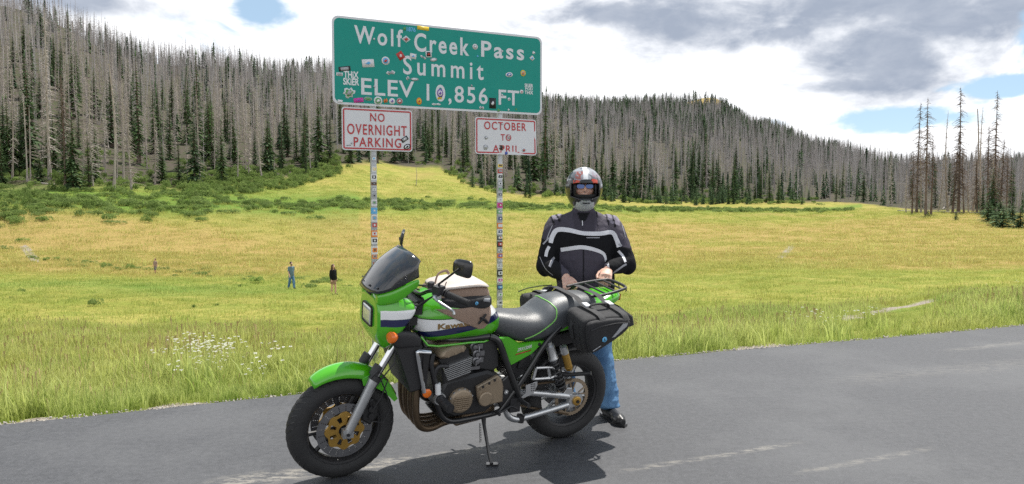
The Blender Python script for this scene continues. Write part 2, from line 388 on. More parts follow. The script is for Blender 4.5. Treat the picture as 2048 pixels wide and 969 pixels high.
def dead_crown(h, r, rs, pts, dens=1.0, reach=.095, low=.12, thick=1.0):
    V = []; F = []; n = int(185*dens)
    for i in range(n):
        q = low+(.985-low)*rs.random()**.85
        L = h*reach*(1-q)**.55*rs.uniform(.25, 1.1)*(.6 if rs.random() < .4 else 1)
        a = rs.uniform(0, 6.283); d = Vector((math.cos(a), math.sin(a), rs.uniform(-.35, .25))).normalized()
        twig(V, F, along(pts, q), d, L, (.022+.026*(1-q))*thick, rs.uniform(.15, .75), rs, 3)
    return V, F
def spruce_crown(h, w, rs, pts, low=.04, whorls=34, per=9, ragged=.35):
    V = []; F = []
    for i in range(whorls):
        q = low+(1-low)*(i/whorls)**.92
        Rw = w*(1-q)**.8*(1+rs.uniform(-ragged, ragged*.5))+.06*h/20
        if rs.random() < .06: Rw *= .45
        for k in range(per):
            if rs.random() < .12: continue
            a = 6.283*(k+rs.random()*.9)/per+i*1.1; L = Rw*rs.uniform(.6, 1.15)
            d = Vector((math.cos(a), math.sin(a), 0)); s_ = Vector((-d.y, d.x, 0)); p = along(pts, min(q, .995))+Vector((0, 0, rs.uniform(-.2, .2)*h/34))
            for j in range(4):
                q0 = j/4; q1 = q0+rs.uniform(.32, .5); ww = L*rs.uniform(.12, .24)*(1.2-q0)
                c0 = p+d*L*q0+Vector((0, 0, -.30*L*q0)); c1 = p+d*L*min(q1, 1.05)+Vector((0, 0, -.34*L*q1-rs.uniform(0, .12)*L))
                tl_ = rs.uniform(-.5, .2)*ww; i0 = len(V)
                V += [c0, (c0+c1)/2+s_*ww+Vector((0, 0, tl_)), c1, (c0+c1)/2-s_*ww+Vector((0, 0, -tl_*.6-.1*ww))]
                F += [(i0, i0+1, i0+2), (i0, i0+2, i0+3)]
    i0 = len(V); tp = pts[-1]
    V += [tp+Vector((0, 0, .5)), tp+Vector((.12, 0, -.5)), tp+Vector((-.07, .1, -.5)), tp+Vector((-.07, -.1, -.5))]; F += [(i0, i0+1, i0+2), (i0, i0+2, i0+3), (i0, i0+3, i0+1)]
    return V, F
def leafy(m, f=.4):
    t = NT(m.node_tree); b = t.n['Principled BSDF']; tr = t.n.new('ShaderNodeBsdfTranslucent'); ms = t.n.new('ShaderNodeMixShader'); ms.inputs[0].default_value = f
    t.l.new(b.inputs['Base Color'].links[0].from_socket, tr.inputs[0]); t.l.new(b.outputs[0], ms.inputs[1]); t.l.new(tr.outputs[0], ms.inputs[2]); t.l.new(ms.outputs[0], t.n['Material Output'].inputs[0])
leafy(M_needle, .3); leafy(M_needle_y, .4); leafy(M_willow, .55)
def mk(name, V, F, m):
    me = bpy.data.meshes.new(name); me.from_pydata([tuple(v) for v in V], [], F); me.materials.append(m); me.update()
    me.polygons.foreach_set('use_smooth', np.ones(len(F), bool)); return me
DEADV, LIVEV = [], []
for i in range(9):
    rs = random.Random(100+i); h = 20.; V, F, pts = trunk_mesh(h, .16, rs, bend=rs.uniform(.002, .03), broken=i in (2, 4))
    brown = i in (7, 8)
    cv, cf = dead_crown(h, .2, rs, pts, dens=[1.25, .9, .7, 1.1, .6, .8, 1.3, 1.5, 1.2][i], thick=1.5 if i > 6 else 1.0, reach=[.10, .085, .06, .12, .05, .09, .11, .15, .16][i], low=[.1, .15, .3, .08, .45, .12, .06, .1, .28][i])
    DEADV.append((mk('dead_trunk', V, F, M_brown if brown else M_dead), mk('dead_branches', cv, cf, M_brown if brown else M_dead)))
for i in range(8):
    rs = random.Random(200+i); h = 14.; V, F, pts = trunk_mesh(h, .2, rs, bend=.004)
    wd = [2.3, 1.9, 2.7, 1.6, 2.1, 1.8, 3.9, 4.6][i]; yg = i >= 6
    cv, cf = spruce_crown(h, wd, rs, pts, low=.02 if i % 2 or yg else .07, whorls=38 if not yg else 22, per=9, ragged=.3 if i != 3 else .5)
    LIVEV.append((mk('spruce_trunk', V, F, M_brown), mk('spruce_crown', cv, cf, M_needle_y if yg else M_needle)))
def both(pair, m):
    """trunk and crown of a distant tree as one mesh"""
    bm = bmesh.new()
    for me in pair: bm.from_mesh(me)
    me = bpy.data.meshes.new('tree'); bm.to_mesh(me); bm.free()
    n0 = len(pair[0].polygons)
    me.materials.append(pair[0].materials[0]); me.materials.append(pair[1].materials[0])
    idx = np.ones(len(me.polygons), np.int32); idx[:n0] = 0; me.polygons.foreach_set('material_index', idx)
    me.polygons.foreach_set('use_smooth', np.ones(len(me.polygons), bool)); return me
DEAD1 = [both(p, 0) for p in DEADV]; LIVE1 = [both(p, 0) for p in LIVEV]
def plant(kind, vi, x, y, h, parts, label, cat, group, lean=0, wide=1.0, z=None):
    z = hgt(x, y)-.15 if z is None else z
    if kind == 'dead': name, base, pr, one = 'dead_spruce', 20., DEADV[vi], DEAD1[vi]
    else: name, base, pr, one = ('spruce_tree' if vi < 6 else 'young_fir'), 14., LIVEV[vi], LIVE1[vi]
    s = h/base; sc = (s*wide, s*wide, s); rot = (random.uniform(-1, 1)*lean, lean*random.uniform(-1, 1), random.uniform(0, 6.28))
    if parts:
        r = empty(name, (x, y, z)); r.rotation_euler = rot; r.scale = sc
        for me, nm in zip(pr, ('trunk', 'branches' if kind == 'dead' else 'crown')): link(bpy.data.objects.new(nm, me), r)
    else:
        r = link(bpy.data.objects.new(name, one)); r.location = (x, y, z); r.rotation_euler = rot; r.scale = sc
    return tag(r, label, cat, group)
# ------------------------------------------------------------------ the trees one can point to: (bearing, base, top as seen from the road, variant, label)
GD = 'dead spruces of the grey forest'; GL = 'green spruces along the forest edge'; GY_ = 'young firs at the meadow edge'
NAMED = [
 ('dead', 1833, 425, 205, 7, 'thin brown dead spruce at the left end of the isolated tall group at right'),
 ('dead', 1851, 430, 196, 8, 'thick brown dead spruce with a bushy mid trunk in the isolated right group'),
 ('dead', 1896, 424, 222, 5, 'leaning thin dead spruce just left of the tallest pair at right'),
 ('dead', 1917, 426, 175, 7, 'tallest dead spruce with a forked top in the right hand group'),
 ('dead', 1946, 424, 218, 4, 'bare dead spruce pole between the two tall spiky ones at right'),
 ('dead', 1962, 424, 210, 5, 'slim dead spruce close beside the rightmost tall spiky snag'),
 ('dead', 1989, 428, 182, 7, 'rightmost tall dead spruce with spiky side branches above a dark fir'),
 ('dead', 131, 377, 150, 8, 'brown trunked dead spruce at the left forest edge beside a green spruce'),
 ('dead', 228, 382, 130, 4, 'pale bare dead spruce with a clean lower trunk at the left edge'),
 ('dead', 263, 379, 195, 6, 'pale dead spruce with a thick mat of drooping dead branches at its foot'),
 ('dead', 247, 368, 160, 2, 'slim pale dead trunk between the clean trunk and the drooping one'),
 ('dead', 832, 372, 331, 4, 'small lone snag standing out in the meadow between the sign posts'),
 ('dead', 185, 372, 170, 3, 'grey dead spruce full of fine branches right of the green pair at left'),
 ('dead', 100, 360, 20, 0, 'tall grey dead spruce reaching the top of the left hillside'),
 ('dead', 1165, 392, 230, 1, 'grey dead spruce rising behind the rider helmet'),
 ('dead', 1110, 380, 190, 6, 'grey bristly dead spruce just right of the green sign'),
 ('live', 60, 345, 110, 0, 'tallest green spruce at the far left among grey dead trees'),
 ('live', 28, 350, 205, 1, 'dark green spruce left of the tallest green one'),
 ('live', 147, 378, 228, 2, 'full green spruce with layered branches at the left meadow edge'),
 ('live', 179, 374, 265, 3, 'narrow dark spruce right of the full green one'),
 ('live', 80, 366, 308, 2, 'short wide green spruce below the tallest one at left'),
 ('live', 325, 366, 280, 0, 'small green spruce in front of the forest beside a smaller neighbour'),
 ('live', 359, 369, 272, 1, 'slim small green spruce right of its equal neighbour at the meadow edge'),
 ('live', 396, 338, 103, 3, 'tall dark narrow spruce rising above the others left of the sign'),
 ('live', 278, 330, 108, 3, 'narrow tall green spruce halfway between the left edge and the sign'),
 ('live', 425, 338, 212, 1, 'dark spruce in the row right of the tall narrow one'),
 ('live', 470, 336, 240, 0, 'dark spruce in the middle of the row left of the sign'),
 ('live', 535, 350, 228, 2, 'dark full spruce standing forward of the row left of the sign'),
 ('live', 565, 345, 250, 1, 'slim spruce just behind the dark full one'),
 ('live', 610, 332, 195, 3, 'narrow dark spruce near the left edge of the green sign'),
 ('live', 637, 328, 176, 0, 'pointed dark spruce close to the left edge of the green sign'),
 ('live', 660, 326, 215, 1, 'dark spruce partly behind the left edge of the parking sign'),
 ('live', 1088, 385, 178, 3, 'tall dark spruce against the right edge of the green sign'),
 ('live', 1225, 390, 285, 2, 'dark spruce in the open stand right of the rider helmet'),
 ('live', 1178, 372, 288, 1, 'slim dark spruce directly above the rider helmet'),
 ('live', 1268, 368, 286, 3, 'narrow dark spruce further right of the helmet'),
 ('live', 1325, 392, 340, 0, 'short rounded spruce among the young firs'),
 ('live', 1385, 396, 342, 2, 'wide short spruce beside the two pointed ones'),
 ('live', 1425, 399, 306, 1, 'pointed dark spruce left of the sharpest one'),
 ('live', 1467, 403, 318, 0, 'sharply pointed dark spruce standing clear of the grey trees'),
 ('live', 1557, 404, 340, 3, 'narrow dark spruce alone before the grey trees'),
 ('live', 1510, 404, 362, 1, 'small spruce between the two pointed ones right of the rider'),
 ('live', 1983, 436, 338, 2, 'dark bushy spruce under the rightmost tall snag'),
 ('live', 1966, 430, 355, 1, 'dark spruce left of the bushy one under the snag'),
 ('live', 1300, 372, 300, 0, 'middle sized spruce rising from the young firs'),
 ('live', 700, 325, 240, 1, 'dark spruce seen behind the left post below the parking sign'),
 ('live', 790, 326, 222, 0, 'dark spruce between the two small signs at left'),
 ('live', 755, 326, 215, 3, 'dark spruce directly behind the left sign post'),
]
taken = []
for kind, px, by, ty, vi, lab in NAMED:
    p = sight(px, by); h = (by-ty)*p.y/1500
    w = {'live': 1.15, 'dead': 1.25}[kind]
    plant(kind, vi, p.x, p.y, h, True, lab, 'tree', GD if kind == 'dead' else GL, lean=.02, wide=w*max(.6, 14/h if kind == 'live' else 20/h)**.35)
    taken.append((p.x, p.y))
for k_, (px, by, ty, vi) in enumerate([(1824, 428, 300, 7), (1842, 426, 290, 6), (1862, 429, 270, 8), (1876, 424, 315, 6), (1905, 427, 260, 7), (1928, 428, 295, 8), (1937, 425, 320, 3), (1954, 427, 285, 7), (1975, 428, 250, 8), (1982, 430, 300, 6), (1998, 431, 275, 7), (2012, 432, 300, 8), (1812, 426, 335, 3)]):
    p = sight(px, by); plant('dead', vi, p.x, p.y, (by-ty)*p.y/1500, True, 'shorter brown dead spruce, number %d from the left between the tall isolated snags' % (k_+1) if False else 'shorter bristly dead spruce filling the gaps between the tall isolated snags', 'tree', GD, lean=.06, wide=1.35)
# young firs and shrubs at the forest edge
def fir_at(px, by, hp, vi, lab, wide=1.):
    p = sight(px, by); plant('live', vi, p.x, p.y, hp*p.y/1500, hp > 25, lab, 'young fir', GY_, wide=wide)
for a in [(1912, 441, 24, 6, 'small lone round fir before the tallest snag'), (1856, 432, 14, 7, 'tiny fir at the foot of the thick brown snag'), (2005, 455, 44, 7, 'bushy young fir at the right edge nearest the road'),
          (2040, 458, 48, 6, 'young fir cut by the right edge of the picture'), (1992, 452, 36, 6, 'low wide young fir left of the one nearest the road'), (2018, 438, 34, 6, 'young fir at the back of the right edge group'), (2000, 438, 40, 7, 'darker young fir at the back left of the right edge group'), (2025, 446, 40, 7, 'young fir between the two nearest ones at right'), (1975, 446, 46, 6, 'young fir left of the bushy group at right'),
          (1228, 402, 26, 6, 'young fir beside the rider helmet on the right'), (1115, 392, 30, 7, 'young fir left of the rider helmet')]:
    fir_at(*a, wide=2.4 if a[0] > 1970 else 1.3)
rs = random.Random(31)
for i in range(120):
    px = rs.choice([rs.uniform(905, 1320), rs.uniform(1180, 1620), rs.uniform(1310, 1500)]); D0 = treeline(px)-rs.uniform(-8, 13)
    x = (px-1024)/1500*D0; h = rs.uniform(2.6, 7.2)
    plant('live', rs.choice((6, 7, 6, 7, 2)), x, D0, h, False, 'small bushy young fir in the pale green band '+('left of the rider' if px < 1100 else 'just right of the rider' if px < 1330 else 'far to the right of the rider'), 'young fir', GY_, wide=rs.uniform(.7, 1.0))
# ------------------------------------------------------------------ scatter of the rest of the forest
N = 76000
u = rng.uniform(-760, 2900, N); Dm = np.sqrt(rng.uniform(120**2, 1250**2, N))
far = rng.uniform(0, 1, N)
X = (u-1024)/1500*Dm; Y = Dm
keep = (Dm > treeline(u)+rng.uniform(-3, 4, N)) & (np.abs(u-1024) < 1200)
keep &= ~((np.hypot((u-1415)/70, (Dm-1090)/75) < 1) & (rng.random(N) < .93))
keep &= ~((np.hypot((u-1110)/38, (Dm-860)/60) < 1) & (rng.random(N) < .85))
keep &= (Dm < 650) | (rng.random(N) < .8)
X, Y, u, Dm = X[keep], Y[keep], u[keep], Dm[keep]
cl = pnoise(X/35, Y/35, 21)
pl = .06+.72*np.exp(-(Dm-treeline(u))/38)*np.clip(.75+2*pnoise(X/18, Y/18, 23), .25, 1.2)+.0*(u < 700)+.4*((Dm > 560) & (u > 1060))*np.clip(.3+cl*2, 0, 1)+.25*np.clip(cl-.15, 0, 1)*2
pl = pl*np.where(u > 1580, .45, 1)
live = rng.random(len(X)) < pl
H = np.where(live, rng.uniform(7, 19, len(X)), rng.triangular(7, 17, 22, len(X)))
H = H*np.where((Dm-treeline(u) < 12) & live, .8, 1)*np.where((u > 1560) & (Dm < 330), .8, 1)
Z = height(X, Y)-.2
size = H/Dm
def zone(v):
    for lim, s_ in ((70, 'at the far left edge of the hillside'), (270, 'on the left hillside above the shrubs'), (400, 'left of the tall narrow green spruce'), (540, 'right of the tall narrow green spruce'), (665, 'next to the left edge of the green sign'), (760, 'behind the left sign post'), (945, 'between the two small signs'), (1085, 'behind the right sign post'),
                    (1250, 'behind the rider helmet'), (1420, 'above the band of young firs'), (1600, 'right of the band of young firs'), (1800, 'left of the isolated tall snags')):
        if v < lim: return s_
    return 'among the isolated tall snags at right'
inview = np.abs(u-1024) < 1050
order = np.argsort(-np.where(inview, size, 0))
nd = nl = 0; rest = np.ones(len(X), bool); MD, ML = 270, 255
for i in order:
    if not inview[i]: break
    if live[i]:
        if nl >= ML: continue
        nl += 1; vi = int(rng.integers(0, 6))
        plant('live', vi, X[i], Y[i], H[i], size[i]*1500 > 105, 'green spruce among grey dead trees '+zone(u[i]), 'tree', GL, lean=.015, wide=float(rng.uniform(.85, 1.25)), z=Z[i])
    else:
        if nd >= MD: continue
        nd += 1; vi = int(rng.choice([0, 0, 1, 3, 3, 5, 6, 6, 2]))
        plant('dead', vi, X[i], Y[i], H[i], size[i]*1500 > 150, ('grey bristly dead spruce ' if vi in (0, 3, 6) else 'grey bare dead spruce ')+zone(u[i]), 'tree', GD, lean=(.12 if rng.random() < .12 else .03), wide=float(rng.uniform(.8, 1.1)), z=Z[i])
    rest[i] = False
    if nd >= MD and nl >= ML: break
def far_templates():
    D_, L_ = [], []
    for k in range(10):
        rs = random.Random(k); V = []; F = []
        bx, by = rs.uniform(-.02, .02)*(1, 3)[k % 3 == 0], rs.uniform(-.02, .02)*(1, 3)[k % 4 == 0]
        for z, r in ((0, .0075), (1, .001)):
            for j in range(3): V.append((bx*z+r*math.cos(2.1*j), by*z+r*math.sin(2.1*j), z))
        F += [(0, 1, 4), (0, 4, 3), (1, 2, 5), (1, 5, 4), (2, 0, 3), (2, 3, 5)]
        for j in range([60, 46, 34, 66, 22, 46, 54, 38, 60, 18][k]):
            q = rs.uniform(.15, .97); a = rs.uniform(0, 6.28); L = (.10*(1-q)**.6)*rs.uniform(.35, 1); c, s = math.cos(a), math.sin(a); i = len(V)
            V += [(bx*q, by*q, q+.0048), (bx*q, by*q, q-.0048), (bx*q+c*L, by*q+s*L, q-L*rs.uniform(.1, .8))]; F.append((i, i+1, i+2))
        D_.append((np.array(V), np.array(F)))
        V = []; F = []; wd = rs.uniform(.11, .17)
        for z in range(11):
            q = .04+.93*z/11; Rw = wd*(1-q)**.85+.008
            for j in range(6):
                a = rs.uniform(0, 6.28); L = Rw*rs.uniform(.7, 1.25); w = .45; i = len(V)
                V += [(0, 0, min(1, q+.085)), (L*math.cos(a-w), L*math.sin(a-w), q-.03), (L*math.cos(a+w), L*math.sin(a+w), q-.02)]; F.append((i, i+1, i+2))
        L_.append((np.array(V), np.array(F)))
    return D_, L_
FD, FL = far_templates()
VV, FF, TT, LV = [], [], [], []; off = 0
idx = np.where(rest)[0]
for lv in (0, 1):
    for k in range(10):
        sel = idx[(live[idx] == bool(lv)) & ((idx % 10) == k)]
        if not len(sel): continue
        tv, tf = (FL if lv else FD)[k]
        if not lv: pass
        n = len(sel); a = rng.uniform(0, 6.28, n); hh = H[sel]; wf = rng.uniform(.85, 1.2, n)*np.clip(Dm[sel]/450, 1, 2.0)**(.5)
        ca, sa = np.cos(a)*hh*wf, np.sin(a)*hh*wf
        vx = tv[None, :, 0]*ca[:, None]-tv[None, :, 1]*sa[:, None]+X[sel][:, None]
        vy = tv[None, :, 0]*sa[:, None]+tv[None, :, 1]*ca[:, None]+Y[sel][:, None]
        vz = tv[None, :, 2]*hh[:, None]+Z[sel][:, None]
        VV.append(np.stack([vx, vy, vz], -1).reshape(-1, 3))
        FF.append((tf[None]+(np.arange(n)*len(tv))[:, None, None]+off).reshape(-1, 3)); off += n*len(tv)
        TT.append(np.repeat(rng.uniform(0, 1, n), len(tv))); LV.append(np.full(n*len(tv), lv))
fo = mesh_obj('forest', np.concatenate(VV), np.concatenate(FF), M_far, attrs={'tint': np.concatenate(TT), 'live': np.concatenate(LV)}, smooth=False)
tag(fo, 'dense far forest of grey dead spruces covering the mountainside', 'forest', kind='stuff')
print('forest tris', sum(len(f) for f in FF), 'rest', len(idx), nd, nl)
# ------------------------------------------------------------------ shrubs
def shrub_mesh(seed, n=420, flat=.6):
    rs = random.Random(seed); V = []; F = []
    lobes = [(rs.uniform(-.5, .5), rs.uniform(-.5, .5), rs.uniform(.15, .45), rs.uniform(.25, .5)) for _ in range(6)]
    for i in range(n):
        lx, ly, lz, lr = rs.choice(lobes); a = rs.uniform(0, 6.28); e = math.acos(rs.uniform(-.3, 1)); r = lr*rs.uniform(.7, 1.05)
        c = Vector((lx+r*math.sin(e)*math.cos(a), ly+r*math.sin(e)*math.sin(a), max(.02, (lz+r*math.cos(e))*flat)))
        d = Vector((rs.gauss(0, 1), rs.gauss(0, 1), rs.gauss(0, 1))).normalized()*.07; s_ = d.orthogonal().normalized()*.035; i0 = len(V)
        V += [c-d, c+s_, c+d, c-s_]; F.append((i0, i0+1, i0+2, i0+3))
    return mk('shrub', V, F, M_willow)
SH = [shrub_mesh(i, 420, rs.uniform(.55, .8)) for i in range(4)]
def shrub(px, by, wp, hp, lab, i=0):
    p = sight(px, by); o = link(bpy.data.objects.new('shrub', SH[i % 4])); o.location = (p.x, p.y, p.z-.03); s = wp*p.y/1500/1.5
    o.scale = (s, s, hp*p.y/1500/.62); o.rotation_euler = (0, 0, i*1.3); tag(o, lab, 'shrub', 'green shrubs dotted over the meadow')
for i, a in enumerate([(185, 613, 30, 20, 'dark round shrub alone in the left meadow'), (24, 598, 10, 9, 'tiny dark shrub left of the round one'), (44, 483, 22, 8, 'low green shrub at the top of the footpath'),
    (93, 522, 14, 9, 'first green shrub right of the footpath'), (113, 521, 12, 10, 'second green shrub right of the footpath'), (264, 538, 20, 12, 'green shrub left of the small standing figure'),
    (205, 533, 18, 9, 'low shrub midway between footpath and small figure'), (405, 553, 22, 12, 'green shrub on the bank between the figure and the man'), (388, 552, 14, 9, 'small shrub beside the bank shrub'), (420, 556, 12, 8, 'tiny shrub right of the bank shrub'),
    (487, 562, 9, 8, 'small shrub near the taller grass left of the man'), (480, 574, 9, 7, 'tiny shrub below the one left of the man'), (388, 617, 10, 12, 'pale bush below the bank in open grass'), (433, 612, 9, 8, 'tiny shrub in open grass right of the pale bush'),
    (44, 584, 14, 9, 'low shrub above the tiny dark one at left'), (350, 553, 12, 6, 'low shrub just right of the small figure'), (625, 577, 34, 14, 'green bush between the walking man and woman'), (510, 566, 30, 18, 'green bush left of the walking man'), (337, 541, 14, 9, 'shrub touching the small figure on the right')]):
    shrub(*a, i=i)
VVs, FFs = [], []; off = 0; rs = random.Random(77); shr = [np.array([v.co[:] for v in m_.vertices]) for m_ in SH]; shf = [np.array([p.vertices[:] for p in m_.polygons]) for m_ in SH]
def brush(x, y, w, h):
    global off
    k = rs.randrange(4); a = rs.uniform(0, 6.28); v = shr[k]; c, s = math.cos(a)*w, math.sin(a)*w
    VVs.append(np.stack([v[:, 0]*c-v[:, 1]*s+x, v[:, 0]*s+v[:, 1]*c+y, v[:, 2]*h+hgt(x, y)-.1], -1)); FFs.append(shf[k]+off); off += len(v)
for i in range(720):
    u_ = rs.uniform(-80, 1700); D0 = np.interp(u_, [0, 400, 850, 1300, 1600], [115, 128, 160, 190, 198])+rs.gauss(0, 3.5 if u_ > 450 else 6)
    brush((u_-1024)/1500*D0, D0, rs.uniform(.8, 1.9), rs.uniform(1.0, 2.2))
for i in range(620):
    u_ = rs.choice([rs.uniform(-80, 700), rs.uniform(380, 680)]); D0 = treeline(u_)-rs.uniform(-14, 16 if u_ > 380 else 24)
    brush((u_-1024)/1500*D0, D0, rs.uniform(.8, 1.7), rs.uniform(1.4, 3.2))
for i in range(150):
    u_ = rs.uniform(890, 1640); D0 = treeline(u_)-rs.uniform(-6, 12)
    brush((u_-1024)/1500*D0, D0, rs.uniform(.8, 1.7), rs.uniform(1.6, 3.4))
for i in range(260):
    u_ = rs.uniform(-80, 1600); D0 = treeline(u_)+rs.uniform(4, 34)
    brush((u_-1024)/1500*D0, D0, rs.uniform(.7, 1.5), rs.uniform(1.2, 3.2))
for i in range(90):
    u_ = rs.uniform(60, 700); py_ = 520+.075*(u_-60)+rs.gauss(0, 4); p = sight(u_, py_)
    brush(p.x, p.y, rs.uniform(.3, .8), rs.uniform(.3, .8))
br = mesh_obj('willow_brush', np.concatenate(VVs), np.concatenate(FFs), M_willow, smooth=False)
tag(br, 'low green willow brush in a band at the foot of the forest', 'brush', kind='stuff')
# fallen logs
def log(px0, py0, px1, py1, r, lab):
    a = sight(px0, py0); b_ = sight(px1, py1); V = []; F = []; n = 6; d = b_-a
    b2 = Vector((d.x, d.y, d.z+.1)); i0 = 0
    for k in range(9):
        q = k/8; p = b2*q; rad = r*(1-.5*q)
        for j in range(n): V.append(p+Vector((0, math.cos(6.283*j/n)*rad, math.sin(6.283*j/n)*rad+rad*.6)))
    for k in range(8):
        for j in range(n): F.append((k*n+j, k*n+(j+1) % n, (k+1)*n+(j+1) % n, (k+1)*n+j))
    F += [tuple(range(n)), tuple(range(8*n+n-1, 8*n-1, -1))]
    o = mesh_obj('fallen_log', V, F, M_dead); o.location = a; tag(o, lab, 'log')
log(1795, 424, 1965, 428, .28, 'long grey fallen log lying across the foot of the right snag group')
log(70, 368, 120, 372, .2, 'pale fallen log on the ground at the left forest edge')
log(1885, 420, 1900, 404, .2, 'short fallen log leaning behind the long one at right')
# ------------------------------------------------------------------ geometry nodes scatter
def scatter(name, pts, scl, rot, tilt, sources, label, lushv=None, pick=None, cat=None):
    me = bpy.data.meshes.new(name); n = len(pts)
    me.vertices.add(n); me.vertices.foreach_set('co', np.asarray(pts, np.float32).ravel())
    for k, v in (('scl', scl), ('rot', rot), ('tilt', tilt), ('lush', lushv if lushv is not None else np.zeros(n))):
        a = me.attributes.new(k, 'FLOAT', 'POINT'); a.data.foreach_set('value', np.asarray(v, np.float32))
    o = link(bpy.data.objects.new(name, me)); tag(o, label, cat, kind='stuff')
    g = bpy.data.node_groups.new(name, 'GeometryNodeTree')
    g.interface.new_socket('Geometry', in_out='INPUT', socket_type='NodeSocketGeometry')
    g.interface.new_socket('Geometry', in_out='OUTPUT', socket_type='NodeSocketGeometry')
    gi = g.nodes.new('NodeGroupInput'); go = g.nodes.new('NodeGroupOutput')
    col_ = bpy.data.collections.new(name+'_sources')
    for s in sources: col_.objects.link(s)
    ci = g.nodes.new('GeometryNodeCollectionInfo'); ci.inputs[0].default_value = col_; ci.inputs['Separate Children'].default_value = True; ci.inputs['Reset Children'].default_value = True
    ip = g.nodes.new('GeometryNodeInstanceOnPoints'); ip.inputs['Pick Instance'].default_value = True
    def na(nm):
        q = g.nodes.new('GeometryNodeInputNamedAttribute'); q.data_type = 'FLOAT'; q.inputs[0].default_value = nm; return q.outputs[0]
    cx_ = g.nodes.new('ShaderNodeCombineXYZ'); g.links.new(na('tilt'), cx_.inputs[0]); g.links.new(na('rot'), cx_.inputs[2])
    e2 = g.nodes.new('FunctionNodeEulerToRotation'); g.links.new(cx_.outputs[0], e2.inputs[0])
    g.links.new(gi.outputs[0], ip.inputs['Points']); g.links.new(ci.outputs[0], ip.inputs['Instance'])
    g.links.new(e2.outputs[0], ip.inputs['Rotation']); g.links.new(na('scl'), ip.inputs['Scale'])
    ri = g.nodes.new('FunctionNodeRandomValue'); ri.data_type = 'INT'
    for s_ in ri.inputs:
        if s_.name == 'Min' and s_.type == 'INT': s_.default_value = 0
        if s_.name == 'Max' and s_.type == 'INT': s_.default_value = len(sources)-1
    ro = [q for q in ri.outputs if q.type == 'INT'][0]; g.links.new(ro, ip.inputs['Instance Index'])
    g.links.new(ip.outputs[0], go.inputs[0])
    md = o.modifiers.new('scatter', 'NODES'); md.node_group = g
    return o
def gmat(name, tipc, basec, seed=False):
    m = bpy.data.materials.new(name); m.use_nodes = True; t = NT(m.node_tree); b = t.n['Principled BSDF']
    P = t.pos(); q = t.n.new('ShaderNodeAttribute'); q.attribute_type = 'INSTANCER'; q.attribute_name = 'lush'
    rnd = t.node('ShaderNodeObjectInfo').outputs['Random']
    base, nmid, nfin = grass_colour(t, P, t.math('MULTIPLY', q.outputs['Fac'], -1, clamp=True), t.math('MULTIPLY', q.outputs['Fac'], 1, clamp=True))
    base = t.mix(t.math('MULTIPLY', rnd, .6), base, tipc)
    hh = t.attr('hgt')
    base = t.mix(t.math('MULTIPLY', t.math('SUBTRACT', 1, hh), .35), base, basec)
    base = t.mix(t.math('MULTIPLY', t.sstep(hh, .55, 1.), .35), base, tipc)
    t.l.new(base, b.inputs['Base Color']); b.inputs['Roughness'].default_value = .6; b.inputs['Specular IOR Level'].default_value = .25
    # thin blades let the light through
    tr = t.n.new('ShaderNodeBsdfTranslucent'); t.l.new(base, tr.inputs[0]); ms = t.n.new('ShaderNodeMixShader'); ms.inputs[0].default_value = .5
    t.l.new(b.outputs[0], ms.inputs[1]); t.l.new(tr.outputs[0], ms.inputs[2]); t.l.new(ms.outputs[0], t.n['Material Output'].inputs[0])
    return m
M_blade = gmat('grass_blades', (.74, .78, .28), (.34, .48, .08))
M_stalk = mat('dry_stalks', (.46, .35, .16), .8, var=.3, vscale=20)
M_flower = mat('yarrow_heads', (.62, .62, .56), .8, var=.1)
M_stem = mat('flower_stems', (.14, .2, .06), .8)
def tuft(seed, n=22, h=.3, spread=.09, w=.0026, m=None, seeds=0, lean=.5):
    rs = random.Random(seed); V = []; F = []; A = []; MI = []
    for i in range(n):
        x, y = rs.gauss(0, spread), rs.gauss(0, spread); a = rs.uniform(0, 6.28); L = h*rs.uniform(.45, 1.15); ln = rs.uniform(.05, lean)*L; ww = w*rs.uniform(.7, 1.5)
        isseed = i < seeds; L *= 1.35 if isseed else 1; ln *= .5 if isseed else 1
        d = Vector((math.cos(a), math.sin(a), 0)); s_ = Vector((-d.y, d.x, 0)); i0 = len(V); k = 4
        for j in range(k+1):
            q = j/k; c = Vector((x, y, 0))+d*ln*q*q+Vector((0, 0, L*q-.35*ln*q**3)); wj = ww*(1-q**1.6)+.0004
            if isseed: wj = ww*.45 if q < .8 else ww*1.7
            V += [c-s_*wj, c+s_*wj]; A += [q, q]
        for j in range(k): F.append((i0+2*j, i0+2*j+1, i0+2*j+3, i0+2*j+2)); MI.append(1 if isseed else 0)
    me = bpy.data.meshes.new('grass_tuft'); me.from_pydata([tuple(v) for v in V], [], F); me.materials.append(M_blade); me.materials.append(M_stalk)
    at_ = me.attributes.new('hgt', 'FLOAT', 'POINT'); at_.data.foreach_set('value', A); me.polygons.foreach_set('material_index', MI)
    me.update(); return bpy.data.objects.new('grass_tuft', me)
near = [tuft(i, 20 if i % 2 else 26, h, .085, .0048 if i % 2 else .0032, seeds=s) for i, (h, s) in enumerate([(.28, 0), (.32, 0), (.24, 0), (.38, 1), (.20, 0), (.30, 0)])]
mid = [tuft(20+i, 30, h, .22, .0065, seeds=s, lean=.35) for i, (h, s) in enumerate([(.28, 0), (.32, 1), (.24, 0), (.30, 0)])]
far_ = [tuft(40+i, 30, h, .5, .014, seeds=0, lean=.4) for i, h in enumerate([(.22), (.30), (.26)])]
def field(n, s0, s1, power, pxr=(-200, 2260)):
    u = rng.uniform(*pxr, n); s = s0+(s1-s0)*rng.random(n)**power
    k = (u-1024)/1500                         # bearing; the verge line bounds each one
    Y0 = (6.68+.1)/(1-.416*k); Yv = Y0+s*1.083; Xv = k*Yv
    ok = Yv < np.minimum(205, treeline(u)-6)
    return Xv[ok], Yv[ok], s[ok]
